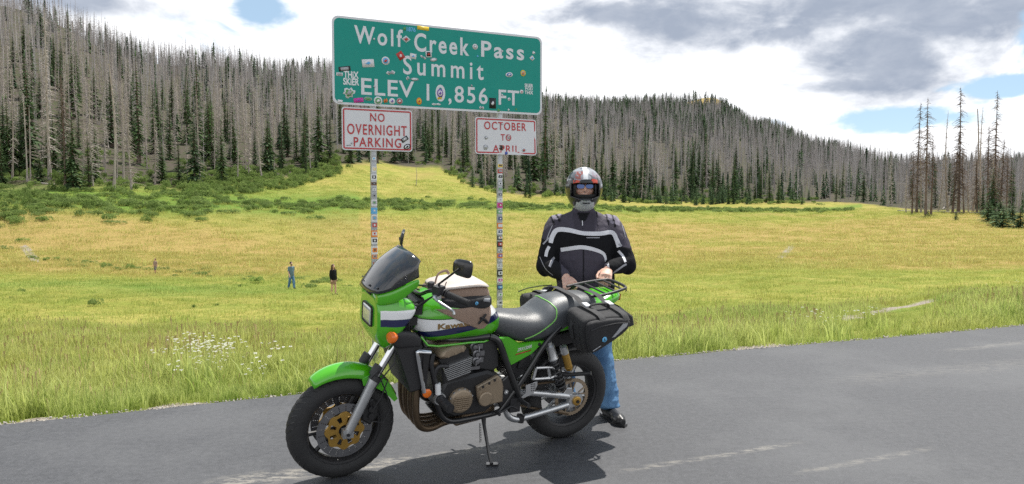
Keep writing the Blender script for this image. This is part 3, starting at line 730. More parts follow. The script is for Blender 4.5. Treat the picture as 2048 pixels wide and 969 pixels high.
def grow(name, n, s0, s1, power, src, label, sc0, hf):
    X, Y, s = field(n, s0, s1, power)
    gap = pnoise(X/1.1, Y/1.1, 41); keep = (gap > -.30+rng.uniform(-.15, .15, len(X))) | (s > 3)
    ed = np.exp(-s/.35); keep &= s > bare_w(bearing(X, Y)[0])*(1+1.2*pnoise(X/.5, Y/.5, 13))*rng.uniform(.55, 1.0, len(X))
    px, Dd = bearing(X, Y); py = 400-(height(X, Y)-CH)/Dd*1500
    bare = 1.5*np.exp(-((px-(70-.75*(525-py)))/9)**2)*(py > 488)*(py < 527)+1.0*np.exp(-((py-(641-.2*(px-1690)))/8)**2)*(px > 1670)*(px < 1900)+np.exp(-(np.hypot((px-1560)/85., (py-697)/7.)**2))
    keep &= rng.random(len(X)) > bare*1.1
    X, Y, s = X[keep], Y[keep], s[keep]; Z = height(X, Y)-.01
    big = np.clip(.75+1.1*pnoise(X/2.2, Y/2.2, 42)+.5*pnoise(X/.7, Y/.7, 43), .3, 1.7)
    sc = sc0*big*rng.uniform(.75, 1.3, len(X))*np.clip(.45+s/.9, .45, 1)*hf(X, Y, s)
    pk, dk_ = bearing(X, Y); yk = 400-(Z-CH)/dk_*1500; line_ = 641-.2*(pk-1690)
    sc = sc*np.where((pk > 1660) & (pk < 1900) & (yk > line_-4) & (yk < line_+62), .42, 1)
    lu = np.clip(.55*np.exp(-s/1.6)+.9*pnoise(X/3, Y/3, 44)+.55*np.exp(-((Y-22)/8)**2)*(X > -2)+.9*np.exp(-((Y-50)/6)**2)*(X < 4), 0, 1)
    px, gD_ = bearing(X, Y); lu = lu-1.2*band(gD_, 62, 122+.03*px, 18)*(1.0+1.4*pnoise(X/30, Y/22, 9))
    scatter(name, np.stack([X, Y, Z], -1), sc, rng.uniform(0, 6.28, len(X)), rng.normal(0, .10, len(X)), src, label, lu)
    print(name, len(X))
taper = lambda X, Y, s: np.clip((6.2-s)/3.4, .45, 1)
one = lambda X, Y, s: np.ones(len(X))
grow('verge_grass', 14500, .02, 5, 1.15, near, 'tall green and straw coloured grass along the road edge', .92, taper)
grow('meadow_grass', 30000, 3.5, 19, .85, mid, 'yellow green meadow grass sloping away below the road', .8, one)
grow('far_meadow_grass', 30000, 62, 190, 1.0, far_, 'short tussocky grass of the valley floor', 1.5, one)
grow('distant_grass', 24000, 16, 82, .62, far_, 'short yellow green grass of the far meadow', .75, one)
# coarser weeds and brown dock stalks standing above the verge grass
weeds = [tuft(60+i, 16, h, .07, .0065, seeds=0, lean=.6) for i, h in enumerate((.42, .5, .36))]; docks = [tuft(70+i, 12, .42, .09, .003, seeds=10, lean=.25) for i in range(2)]
WX, WY, Ws = field(150, .15, 3.2, 1.0); wk = Ws > bare_w(bearing(WX, WY)[0]); WX, WY = WX[wk], WY[wk]
scatter('tall_weeds', np.stack([WX, WY, height(WX, WY)-.01], -1), rng.uniform(.6, 1.15, len(WX)), rng.uniform(0, 6, len(WX)), rng.normal(0, .08, len(WX)), weeds, 'coarse bright green weeds standing above the verge grass', np.full(len(WX), .6))
dk = [sight(rng.normal(505, 22), rng.normal(668, 8)) for _ in range(10)]+[sight(rng.uniform(0, 600), rng.uniform(650, 760)) for _ in range(22)]+[sight(rng.uniform(1250, 2040), rng.uniform(600, 680)) for _ in range(24)]
dk = [p for p in dk if p.y-edgeY(p.x) > .15]
scatter('dock_stalks', [tuple(p) for p in dk], rng.uniform(.6, 1.1, len(dk)), rng.uniform(0, 6, len(dk)), rng.normal(0, .06, len(dk)), docks, 'thin brown seed stalks rising from the verge grass', np.zeros(len(dk)))
# yarrow in bloom
def yarrow(seed):
    rs = random.Random(seed); V = []; F = []; MI = []
    for i in range(5):
        x, y = rs.gauss(0, .05), rs.gauss(0, .05); h = rs.uniform(.28, .5); tp = Vector((x*1.6, y*1.6, h)); i0 = len(V)
        V += [Vector((x-.002, y, 0)), Vector((x+.002, y, 0)), tp]; F.append((i0, i0+1, i0+2)); MI.append(1)
        for j in range(9):
            a = 6.28*j/9; r = rs.uniform(.008, .02); c = tp+Vector((math.cos(a)*r, math.sin(a)*r, rs.uniform(-.004, .008))); q = .0065; i0 = len(V)
            V += [c+Vector((q*math.cos(k*1.047), q*math.sin(k*1.047), 0)) for k in range(6)]+[c+Vector((0, 0, .006))]
            for k in range(6): F.append((i0+k, i0+(k+1) % 6, i0+6)); MI.append(0)
    me = bpy.data.meshes.new('yarrow'); me.from_pydata([tuple(v) for v in V], [], F); me.materials.append(M_flower); me.materials.append(M_stem)
    me.polygons.foreach_set('material_index', MI); me.update(); return bpy.data.objects.new('yarrow', me)
ys = [yarrow(i) for i in range(4)]; pts = []
rs = random.Random(4)
for i in range(62):
    r_ = rs.random()
    if r_ < .5: px, py = rs.gauss(400, 45), rs.gauss(722, 12)
    elif r_ < .68: px, py = rs.gauss(430, 60), rs.gauss(745, 16)
    elif r_ < .74: px, py = rs.gauss(525, 14), rs.gauss(768, 6)
    elif r_ < .88: px, py = rs.gauss(1640, 60), rs.gauss(652, 8)
    elif r_ < .92: px, py = rs.gauss(2020, 25), rs.gauss(572, 3)
    else: px, py = rs.uniform(250, 560), rs.uniform(720, 790)
    p = sight(px, py+10); pts.append(p)
scatter('white_wildflowers', [tuple(p) for p in pts], rng.uniform(.5, .85, len(pts)), rng.uniform(0, 6, len(pts)), rng.normal(0, .08, len(pts)), ys, 'white flat topped wildflowers blooming in the verge grass')
# loose stones at the pavement edge
M_stone = mat('gravel_stones', (.36, .33, .29), .9, var=.35, vscale=14)
def stone(seed):
    bm = bmesh.new(); bmesh.ops.create_icosphere(bm, subdivisions=1, radius=1); rs = random.Random(seed)
    for v in bm.verts: v.co *= rs.uniform(.7, 1.15); v.co.z *= .6
    me = bpy.data.meshes.new('stone'); bm.to_mesh(me); bm.free(); me.materials.append(M_stone); return bpy.data.objects.new('stone', me)
X = rng.uniform(-6, 12, 9000); s = -.06+np.abs(rng.normal(0, .22, 9000)); Y = edgeY(X)+s*1.08
k = s < bare_w(bearing(X, Y)[0])*rng.uniform(.2, 1.3, 9000); X, Y = X[k], Y[k]
Zs = np.where((Y-edgeY(X)) < .03, .0, height(X, Y))
scatter('loose_gravel', np.stack([X, Y, Zs], -1), rng.lognormal(-5.2, .5, len(X)), rng.uniform(0, 6, len(X)), rng.uniform(0, 3, len(X)), [stone(i) for i in range(4)], 'loose pale gravel scattered along the pavement edge')
# ------------------------------------------------------------------ mesh collector
class MB:
    def __init__(s): s.V = []; s.F = []; s.M = []; s.m = 0
    def add(s, V, F):
        i = len(s.V); s.V += [Vector(v) for v in V]; s.F += [tuple(i+k for k in f) for f in F]; s.M += [s.m]*len(F); return s
    def box(s, c, d, rot=None):
        c = Vector(c); x, y, z = d[0]/2, d[1]/2, d[2]/2
        V = [Vector((a*x, b_*y, c_*z)) for a in (-1, 1) for b_ in (-1, 1) for c_ in (-1, 1)]
        if rot is not None: V = [rot @ v for v in V]
        return s.add([v+c for v in V], [(0, 1, 3, 2), (4, 6, 7, 5), (0, 4, 5, 1), (2, 3, 7, 6), (0, 2, 6, 4), (1, 5, 7, 3)])
    def tube(s, pts, r, n=10, caps=True, flat=1.0, up=None, closed=False):
        pts = [Vector(p) for p in pts]; rr_ = r if isinstance(r, (list, tuple)) else [r]*len(pts); V = []; F = []; K = len(pts)
        pa = None
        for i, p in enumerate(pts):
            if closed: d = (pts[(i+1) % K]-pts[i-1]).normalized()
            else: d = ((pts[i+1]-p) if i == 0 else (p-pts[i-1]) if i == K-1 else (pts[i+1]-p).normalized()+(p-pts[i-1]).normalized()).normalized()
            if pa is None: a = (Vector(up)-d*d.dot(Vector(up))).normalized() if up else d.orthogonal().normalized()
            else: a = (pa-d*d.dot(pa)).normalized()
            pa = a; b_ = d.cross(a)
            for k in range(n):
                an = 2*math.pi*k/n; V.append(p+(a*math.cos(an)+b_*math.sin(an)*flat)*rr_[i])
        for i in range(K if closed else K-1):
            j = (i+1) % K
            for k in range(n): F.append((i*n+k, i*n+(k+1) % n, j*n+(k+1) % n, j*n+k))
        if caps and not closed: F += [tuple(range(n-1, -1, -1)), tuple(range((K-1)*n, K*n))]
        return s.add(V, F)
    def lathe(s, prof, origin, axis, n=32, close=False):
        """prof: (distance along axis, radius) pairs"""
        o = Vector(origin); d = Vector(axis).normalized(); a = d.orthogonal().normalized(); b_ = d.cross(a); V = []; F = []; K = len(prof)
        for q, r in prof:
            for k in range(n):
                an = 2*math.pi*k/n; V.append(o+d*q+(a*math.cos(an)+b_*math.sin(an))*max(r, 1e-5))
        for i in range(K-1 if not close else K):
            j = (i+1) % K
            for k in range(n): F.append((i*n+k, i*n+(k+1) % n, j*n+(k+1) % n, j*n+k))
        return s.add(V, F)
    def prism(s, poly, y0, y1, bev=0.0, axis='y'):
        """poly in x,z extruded along y, optionally with a chamfer on both faces"""
        n = len(poly); c = (sum(p[0] for p in poly)/n, sum(p[1] for p in poly)/n); V = []; F = []
        rings = [(y0, 1 if bev == 0 else 0)]
        if bev: rings = [(y0, 0), (y0+bev, 1), (y1-bev, 1), (y1, 0)]
        else: rings = [(y0, 1), (y1, 1)]
        for y, full in rings:
            for p in poly:
                x, z = p
                if not full:
                    dx_, dz_ = c[0]-x, c[1]-z; L = math.hypot(dx_, dz_) or 1; x += dx_/L*bev*1.2; z += dz_/L*bev*1.2
                V.append((x, y, z) if axis == 'y' else (y, x, z))
        K = len(rings)
        for i in range(K-1):
            for k in range(n): F.append((i*n+k, i*n+(k+1) % n, (i+1)*n+(k+1) % n, (i+1)*n+k))
        F += [tuple(range(n-1, -1, -1)), tuple(range((K-1)*n, K*n))]
        return s.add(V, F)
    def loft(s, rings, cap=True, closed=True):
        n = len(rings[0]); V = [v for r in rings for v in r]; F = []; K = len(rings)
        for i in range(K-1):
            for k in range(n if closed else n-1): F.append((i*n+k, i*n+(k+1) % n, (i+1)*n+(k+1) % n, (i+1)*n+k))
        if cap: F += [tuple(range(n-1, -1, -1)), tuple(range((K-1)*n, K*n))]
        return s.add(V, F)
    def build(s, name, m, parent=None, angle=38, sub=0, label=None, solid=0):
        bm = bmesh.new(); vs = [bm.verts.new(v) for v in s.V]
        for f, mi in zip(s.F, s.M):
            try: q = bm.faces.new([vs[i] for i in f]); q.material_index = mi; q.smooth = True
            except ValueError: pass
        bmesh.ops.recalc_face_normals(bm, faces=bm.faces)
        me = bpy.data.meshes.new(name); bm.to_mesh(me); bm.free()
        for mm in (m if isinstance(m, (list, tuple)) else [m]): me.materials.append(mm)
        if angle: me.set_sharp_from_angle(angle=R(angle))
        o = link(bpy.data.objects.new(name, me), parent)
        if solid: q = o.modifiers.new('thickness', 'SOLIDIFY'); q.thickness = solid; q.offset = 0
        if sub: q = o.modifiers.new('smooth', 'SUBSURF'); q.levels = q.render_levels = sub
        if label: o['label'] = label
        return o
def text_mesh(s, bold=.012, spacing=1.0, shear=0):
    cu = bpy.data.curves.new('lettering', 'FONT'); cu.body = s; cu.offset = bold; cu.space_character = spacing; cu.shear = shear; cu.resolution_u = 4; cu.extrude = 0
    o = bpy.data.objects.new('lettering', cu); COL.objects.link(o)
    dg = bpy.context.evaluated_depsgraph_get(); me = bpy.data.meshes.new_from_object(o.evaluated_get(dg)); bpy.data.objects.remove(o); bpy.data.curves.remove(cu)
    V = np.array([v.co[:] for v in me.vertices]); F = [tuple(p.vertices) for p in me.polygons]; bpy.data.meshes.remove(me)
    V = V-V.min(0); V = V/np.maximum(V.max(0), 1e-6); return V[:, :2], F
# ------------------------------------------------------------------ signs
M_green = mat('sign_green', (.0, .27, .215), .42, var=.05, vscale=3, spec=.3)
M_white = mat('sign_white_sheeting', (.66, .67, .69), .42, var=.05, vscale=4)
M_red = mat('sign_red', (.46, .03, .035), .45, var=.06)
M_galv = mat('galvanised_steel', (.42, .44, .46), .42, metal=.75, var=.15, vscale=14)
M_back = mat('sign_aluminium_back', (.45, .46, .47), .5, metal=.6)
PAL = {'white': (.72, .73, .74), 'black': (.02, .02, .022), 'red': (.5, .05, .04), 'blue': (.04, .13, .42), 'sky': (.12, .42, .72), 'orange': (.75, .24, .04), 'yellow': (.8, .56, .04), 'pink': (.62, .06, .36), 'green': (.12, .36, .12), 'grey': (.36, .37, .39), 'brown': (.2, .1, .06), 'purple': (.2, .1, .4), 'navy': (.04, .06, .18)}
SM = {k: mat('sticker_'+k, v, .45, var=.12, vscale=30) for k, v in PAL.items()}
A_ = Vector((-1.826, 7.6, 0)); B_ = Vector((.347, 8.65, 0)); UX = (B_-A_).normalized(); NY = Vector((UX.y, -UX.x, 0))   # NY faces the road
def onsign(px, py, off=0.0):
    r = ray(px, py); o = Vector((0, 0, CH)); p0 = A_+NY*off; tt = (p0-o).dot(NY)/r.dot(NY); q = o+r*tt
    return ((q-p0).dot(UX), q.z)
ROT = Matrix(((UX.x, -NY.x, 0), (UX.y, -NY.y, 0), (0, 0, 1)))
def place(root): root.matrix_world = Matrix.Translation(A_) @ ROT.to_4x4()   # local x along the panel, y away from the road, z up
def rrect(u0, v0, u1, v1, r, n=6):
    P = []
    for cx_, cy_, a0 in ((u1-r, v1-r, 0), (u0+r, v1-r, 90), (u0+r, v0+r, 180), (u1-r, v0+r, 270)):
        for k in range(n+1): a = R(a0+90*k/n); P.append((cx_+r*math.cos(a), cy_+r*math.sin(a)))
    return P
def flat(name, poly, y, m, parent, th=.0012, label=None, bend=None):
    b = MB(); b.prism(poly, y-th, y); o = b.build(name, m, parent, label=label); return o
def put_text(parent, s, pxl, pxr, pyt, pyb, pxm, m, y, bold=.012, sp=1.1, name='lettering', shear=0, off=0, vbend=None):
    V, F = text_mesh(s, bold, sp, shear)
    u0 = onsign(pxl, pyt, off)[0]; u1 = onsign(pxr, pyt, off)[0]; v1 = onsign(pxm, pyt, off)[1]; v0 = onsign(pxm, pyb, off)[1]
    P = [(u0+a*(u1-u0), y, v0+b_*(v1-v0)) for a, b_ in V]
    me_o = mesh_obj(name, P, F, m, parent, smooth=False); return me_o
big = empty('elevation_sign'); place(big)
tag(big, 'large green summit elevation sign with white lettering and many stickers on two posts', 'sign')
uL, vT = onsign(663, 30); uR = onsign(1084, 80)[0]; vB = onsign(664, 208)[1]
b = MB(); b.prism(rrect(uL, vB, uR, vT, .07), .0, .004); b.build('panel', [M_white], big)
b = MB(); b.prism(rrect(uL+.022, vB+.022, uR-.022, vT-.022, .055), -.0015, .0); b.build('green_field', M_green, big)
b = MB()
for q in (.2, .8): b.box(((uL+uR)/2, .018, vB+(vT-vB)*q), (uR-uL-.1, .026, .045))
b.build('back_rail', M_back, big)
TY = -.0028
for a in [('Wolf', 708, 805, 55, 91, 756, .022, 1.3), ('Creek', 828, 938, 71, 108, 883, .022, 1.25), ('Pass', 962, 1048, 86, 118, 1005, .022, 1.25),
          ('Summit', 806, 967, 118, 155, 886, .014, 1.38), ('ELEV', 722, 828, 160, 193, 775, .014, 1.08), ('10,856', 853, 975, 172, 211, 914, .014, 1.2), ('FT', 997, 1038, 181, 211, 1018, .014, 1.1)]:
    put_text(big, a[0], a[1], a[2], a[3], a[4], a[5], M_white, TY, a[6], a[7])
def sticker(parent, px, py, w, h, shape, rot, c1, c2=None, label=None, y=-.0036, off=0, c3=None):
    """a printed sticker: its sheet, an inner field and a mark, in plane of the sign; w and h in centimetres"""
    u, v = onsign(px, py, off); w *= .01; h *= .01; b = MB(); ca, sa = math.cos(R(rot)), math.sin(R(rot))
    def tr(P, k, dz=0): return [(u+(x*ca-z*sa)*k, v+(x*sa+z*ca)*k+dz) for x, z in P]
    if shape == 'o': S = [(w/2*math.cos(2*math.pi*k/20), h/2*math.sin(2*math.pi*k/20)) for k in range(20)]
    elif shape == 'r': S = [(w/2, h/2), (-w/2, h/2), (-w/2, -h/2), (w/2, -h/2)]
    elif shape == 'd': S = [(w/2, 0), (0, h/2), (-w/2, 0), (0, -h/2)]
    elif shape == 's': S = [(w/2*q*math.cos(a), h/2*q*math.sin(a)) for a, q in [(R(24*k), (1, .72, .95, .6, .9)[k % 5]) for k in range(15)]]
    elif shape == 'b': S = [(-w/2, -h*.1), (-w*.3, h*.35), (0, h*.15), (w*.2, h/2), (w/2, h*.1), (w*.35, -h*.35), (0, -h*.2), (-w*.2, -h/2)]
    b.prism(tr(S, 1), y-.0006, y)
    if c2: b.m = 1; b.prism(tr(S, .68), y-.0012, y-.0007)
    if c3:
        b.m = 2; T_ = [(-w*.25, -h*.08), (w*.05, h*.22), (w*.25, h*.02), (w*.02, -h*.2)]; b.prism(tr(T_, 1), y-.0018, y-.0013)
    o = b.build('sticker', [SM[c1], SM[c2 or c1], SM[c3 or c1]], parent, angle=0)
    if label: o['label'] = label
    return o
for a in [(812, 79, 9.5, 7.5, 'd', 0, 'white', 'grey', 'white diamond sticker with a red mark between Wolf and Creek', 'red'), (950, 94, 6.2, 6.2, 'o', 0, 'white', 'grey', 'round white sticker between Creek and Pass', 'white'),
    (801, 112, 7, 8, 'r', 35, 'red', 'red', 'tilted red and white square sticker', 'white'), (826, 113, 7, 5.5, 'r', -6, 'white', 'white', 'small white card sticker above Summit', 'sky'),
    (846, 115, 7.5, 3, 'b', -30, 'white', 'grey', 'small winged grey sticker', None), (857, 109, 6.5, 6.5, 'r', 5, 'white', 'black', 'square black and white sticker below Creek', 'red'), (867, 120, 8, 4, 'o', 12, 'grey', 'white', 'small grey oval sticker', None),
    (736, 127, 12.5, 8, 'r', 6, 'white', 'white', 'white rectangular sticker with small blue peak', 'sky'), (771, 122, 8.6, 8.6, 'o', 0, 'white', 'sky', 'round sticker with a red and blue skier mark', 'red'),
    (781, 146, 10, 5, 'b', 5, 'white', 'grey', 'white fish shaped sticker', None), (689, 138, 12, 4.6, 'r', 10, 'black', 'grey', 'black strip sticker at the left edge', None), (679, 149, 6.5, 3.2, 'r', 0, 'white', 'grey', 'tiny white strip sticker at the left edge', None),
    (698, 186, 14, 12, 's', 20, 'white', 'green', 'white ski boot shaped sticker', 'grey'), (680, 203, 5, 3, 'r', -5, 'white', None, 'tiny white square in the lower left corner', None), (717, 201, 10, 4.6, 'r', 8, 'pink', 'pink', 'pink rectangular sticker at the bottom', 'purple'),
    (736, 198, 8.5, 4, 'o', -4, 'grey', 'green', 'grey oval sticker beside the pink one', None), (756, 202, 9, 9, 'o', 0, 'white', 'green', 'round white sticker with green leaf', 'white'), (771, 202, 4.5, 6, 'b', 0, 'orange', 'orange', 'small orange sticker', 'red'),
    (784, 203, 6.6, 6.6, 'o', 0, 'white', 'white', 'round white sticker with dark mark', 'purple'), (799, 203, 7, 7, 'o', 0, 'grey', 'red', 'round grey and red sticker', 'white'), (838, 203, 6, 7.5, 'o', 0, 'orange', 'yellow', 'orange flame sticker', 'red'),
    (872, 209, 11, 3, 'b', 0, 'white', 'white', 'long white cloud shaped sticker', None), (880, 187, 7, 9, 'o', 0, 'purple', 'white', 'purple and white badge inside the zero', 'purple'), (879, 197, 5.5, 3.5, 'b', 0, 'yellow', None, 'yellow tip of the badge inside the zero', None),
    (985, 207, 8, 11.5, 'r', 0, 'black', 'black', 'black portrait card before FT', 'white'), (963, 216, 6, 4.5, 'b', -12, 'white', 'grey', 'small white sticker below the six', None), (1018, 199, 3.6, 3.6, 'o', 0, 'white', None, 'tiny round sticker between F and T', 'black'),
    (1043, 184, 4.6, 4.6, 'o', 0, 'white', 'white', 'small round white sticker after FT', 'red'), (1018, 150, 9, 5.4, 'o', 8, 'white', 'blue', 'oval blue and white sticker', 'white'), (1046, 147, 6.4, 7, 'o', 0, 'yellow', 'grey', 'round yellow sticker', 'orange'),
    (1064, 117, 6.6, 6.6, 'd', 0, 'white', 'white', 'white diamond at the right edge', 'sky'), (1067, 106, 4.4, 4, 's', 0, 'white', None, 'small white bird shape at the right edge', None), (829, 159, 9, 3.2, 'o', 2, 'grey', 'white', 'grey oval below Summit', None), (815, 157, 4, 4.4, 'b', 30, 'white', 'grey', 'small crescent below Summit', None),
    (1017, 220, 2.6, 3, 's', 0, 'white', None, None, None), (1032, 219, 2.6, 3, 's', 0, 'green', None, None, None), (955, 113, 2.4, 2.6, 's', 0, 'sky', None, None, None), (943, 172, 2.6, 3, 's', 0, 'grey', None, None, None), (997, 221, 4, 4, 's', 0, 'green', None, None, None),
    (846, 57, 13, 4, 'r', -2, 'yellow', None, 'yellow lettered strip at the top', None), (809, 58, 3, 5.5, 'b', 0, 'green', None, None, None)]:
    sticker(big, *a[:8], label=a[8], c3=a[9])
for a in [('THiX', 687, 717, 143, 157, 702, .03, 1.0, 'white'), ('SKiER', 686, 718, 157, 171, 702, .03, 1.0, 'white'), ('SKIER', 1049, 1066, 168, 175, 1057, .03, 1.0, 'white'), ('POD', 1050, 1065, 175.5, 181, 1057, .03, 1.0, 'white'), ('THIX', 1049, 1066, 182, 189, 1057, .03, 1, 'white'), ('1876', 813, 831, 55, 64, 822, .03, 1.0, 'sky')]:
    put_text(big, a[0], a[1], a[2], a[3], a[4], a[5], SM[a[8]], -.0036, a[6], a[7], name='sticker_lettering')
# lower signs
def small_sign(name, label, x0, y0, x1, y1, lines, curl=0):
    off = .0; r = empty(name); place(r); tag(r, label, 'sign')
    u0, v1 = onsign(x0, y0); u1 = onsign(x1, y0)[0]; v0 = onsign(x0, y1)[1]
    def shape(u, v):
        return curl*max(0, (u-u0)/(u1-u0)-.45)**2*max(0, (v1-v)/(v1-v0)-.4)*1.2
    def sheet(nm, pu0, pv0, pu1, pv1, rr_, y, th, m, hole=None):
        O_ = rrect(pu0, pv0, pu1, pv1, rr_, 5); n = len(O_); K = 1; cu, cv = (pu0+pu1)/2, (pv0+pv1)/2; b = MB()
        for s_, yy in ((0, y-th), (1, y)):
            rings = []
            steps = [1, .93, .86, .8, .74, .68, .6, .5, .4, .3, .2, .1, .001] if hole is None else [1, hole]
            for k in steps:
                if hole is None: rings.append([(cu+(p[0]-cu)*k, yy-shape(cu+(p[0]-cu)*k, cv+(p[1]-cv)*k), cv+(p[1]-cv)*k) for p in O_])
            if hole is None: b.loft(rings, cap=False)
        if hole is not None:
            I_ = rrect(pu0+hole, pv0+hole, pu1-hole, pv1-hole, max(rr_-hole, .004), 5)
            def sub(P):
                Q = []
                for i in range(len(P)):
                    a, c = P[i], P[(i+1) % len(P)]; k = 6
                    for j in range(k): Q.append((a[0]+(c[0]-a[0])*j/k, a[1]+(c[1]-a[1])*j/k))
                return Q
            O2, I2 = sub(O_), sub(I_)
            b = MB(); b.loft([[(p[0], y-shape(*p), p[1]) for p in O2], [(p[0], y-shape(*p), p[1]) for p in I2]], cap=False)
        b.build(nm, m, r, angle=0)
    sheet('panel', u0, v0, u1, v1, .03, .002, .004, M_white)
    sheet('red_border', u0+.012, v0+.012, u1-.012, v1-.012, .022, -.0055, .001, M_red, hole=.014)
    for s, a0, a1, yt, yb, xm in lines:
        o = put_text(r, s, a0, a1, yt, yb, xm, M_red, -.006, .012, 1.18)
        if curl:
            for v in o.data.vertices: v.co.y -= shape(v.co.x, v.co.z)
    return r
s1 = small_sign('parking_sign', 'white no overnight parking sign with red border under the left end of the green sign', 683, 214, 824, 300, [('NO', 740, 769, 227, 244, 754), ('OVERNIGHT', 694, 813, 250, 271, 753), ('PARKING', 707, 802, 276, 295, 754)])
s2 = small_sign('season_sign', 'white October to April sign with red border and curled corner under the right end', 950, 234, 1072, 308, [('OCTOBER', 968, 1052, 245, 261, 1010), ('TO', 1001, 1022, 269, 282, 1011), ('APRIL', 985, 1038, 291, 306, 1011)], curl=.07)
for a in [(809, 279, 8, 4.4, 'r', 35, 'black', 'grey', 'black and grey slanted oval pair on the parking sign', 'white'), (814, 294, 8, 5.6, 'o', 25, 'black', 'white', 'black ring shaped oval on the parking sign', 'black'), (697, 291, 5, 1.6, 'b', 0, 'grey', None, None, None), (703, 287, 1.5, 3, 'b', 0, 'grey', None, None, None)]:
    sticker(s1, *a[:8], label=a[8], c3=a[9], y=-.0056)
for a in [(972, 276, 5, 4, 's', 0, 'grey', 'grey', 'small grey cloud sticker', 'white'), (971, 295, 6.5, 6.5, 's', 0, 'grey', 'white', 'pale round sticker', 'grey'), (1017, 274, 3.4, 4.6, 'o', 0, 'grey', 'white', None, 'red'), (1002, 296, 6, 7, 'b', 60, 'brown', 'black', 'dark bird shaped sticker over April', None),
          (1047, 301, 6.4, 6.4, 'o', 0, 'white', 'grey', 'round sticker at the end of April', 'red'), (1012, 307, 3.8, 4, 'o', 0, 'purple', 'blue', 'small purple round sticker', None)]:
    sticker(s2, *a[:8], label=a[8], c3=a[9], y=-.0078)
def post(px_top, label, rad, seq):
    u, _ = onsign(px_top, 300, 0); r = empty('sign_post'); place(r); tag(r, label, 'sign post')
    base = A_+UX*u-NY*(.035+rad); zb = hgt(base.x, base.y)-.3; b = MB()
    b.lathe([(zb, 0), (zb, rad), (vT-.06, rad), (vT-.06, 0)], (u, .035+rad, 0), (0, 0, 1), 20); b.build('pole', M_galv, r, angle=60)
    for q, (py, hp, c1, c2, c3, w) in enumerate(seq):
        z = onsign(px_top, py, -.035)[1]; hz_ = hp/185/2; b = MB(); a0, a1 = -150+random.uniform(-12, 12), -30+random.uniform(-12, 12); a0, a1 = (-90-w, -90+w)
        for k, (zz0, zz1, m_, rr_, aa, bb) in enumerate([(z-hz_, z+hz_, 0, rad+.0015, a0, a1), (z-hz_*.55, z+hz_*.5, 1, rad+.0024, a0*.6-36, a1*.6-36+0), (z-hz_*.2, z+hz_*.35, 2, rad+.0032, -108, -80)]):
            b.m = m_; n = 8; rings = []
            for zz in (zz0, zz1): rings.append([(u+rr_*math.cos(R(aa+(bb-aa)*i/n)), .035+rad+rr_*math.sin(R(aa+(bb-aa)*i/n)), zz+(.006 if k == 1 and i % 2 else 0)) for i in range(n+1)])
            b.loft(rings, cap=False, closed=False)
        b.build('sticker', [SM[c1], SM[c2], SM[c3]], r, angle=0)
    b = MB()
    for z in (vB+.2, vT-.2, vB-.12): b.lathe([(0, 0), (0, .011), (.006, .011), (.008, 0)], (u, -.0036, z), (0, -1, 0), 8)
    b.build('bolt', M_galv, r)
    return r
PC = ['white', 'grey', 'black', 'red', 'sky', 'navy', 'orange', 'brown', 'green', 'yellow', 'pink']
L_ = [(318, 12, 'grey', 'white', 'sky', 50), (339, 10, 'white', 'yellow', 'white', 40), (355, 11, 'white', 'black', 'white', 60), (368, 6, 'brown', 'black', 'grey', 60), (380, 10, 'grey', 'white', 'grey', 55), (392, 9, 'grey', 'grey', 'black', 55), (406, 12, 'white', 'grey', 'green', 60), (422, 12, 'sky', 'sky', 'white', 75),
      (437, 14, 'white', 'grey', 'sky', 65), (451, 15, 'grey', 'red', 'white', 70), (468, 13, 'orange', 'white', 'red', 75), (482, 12, 'white', 'black', 'white', 70), (501, 16, 'white', 'orange', 'brown', 75), (514, 8, 'orange', 'grey', 'brown', 60), (529, 12, 'grey', 'red', 'white', 60), (546, 12, 'white', 'grey', 'green', 60), (562, 12, 'white', 'green', 'grey', 65), (580, 12, 'orange', 'white', 'black', 60),
      (600, 12, 'white', 'sky', 'red', 65), (620, 12, 'black', 'white', 'red', 65), (660, 12, 'white', 'grey', 'sky', 65), (700, 10, 'white', 'white', 'grey', 65)]
R_ = [(332, 6, 'yellow', 'black', 'brown', 50), (343, 8, 'red', 'grey', 'grey', 60), (354, 11, 'white', 'black', 'grey', 70), (368, 10, 'grey', 'white', 'black', 65), (379, 8, 'grey', 'green', 'grey', 60), (390, 7, 'grey', 'black', 'white', 60), (400, 8, 'white', 'white', 'grey', 70), (411, 11, 'pink', 'red', 'white', 70), (424, 8, 'green', 'white', 'grey', 70), (438, 12, 'grey', 'navy', 'white', 75),
      (452, 12, 'orange', 'white', 'white', 75), (464, 10, 'white', 'navy', 'white', 70), (476, 9, 'black', 'white', 'orange', 70), (489, 12, 'black', 'red', 'white', 75), (501, 7, 'grey', 'white', 'black', 70), (512, 10, 'orange', 'purple', 'white', 75), (522, 7, 'grey', 'white', 'grey', 70), (532, 9, 'white', 'grey', 'white', 75), (547, 14, 'black', 'white', 'black', 75), (561, 10, 'white', 'pink', 'white', 75), (575, 10, 'navy', 'sky', 'white', 75), (590, 12, 'grey', 'white', 'green', 75), (606, 10, 'white', 'grey', 'black', 75), (620, 10, 'grey', 'black', 'white', 75), (634, 10, 'sky', 'white', 'navy', 75), (652, 10, 'white', 'grey', 'white', 75), (672, 10, 'orange', 'grey', 'white', 75)]
post(750, 'round galvanised left sign post covered in stickers behind the motorcycle screen', .034, L_)
post(1004, 'round galvanised right sign post covered in stickers beside the tank bag', .034, R_)
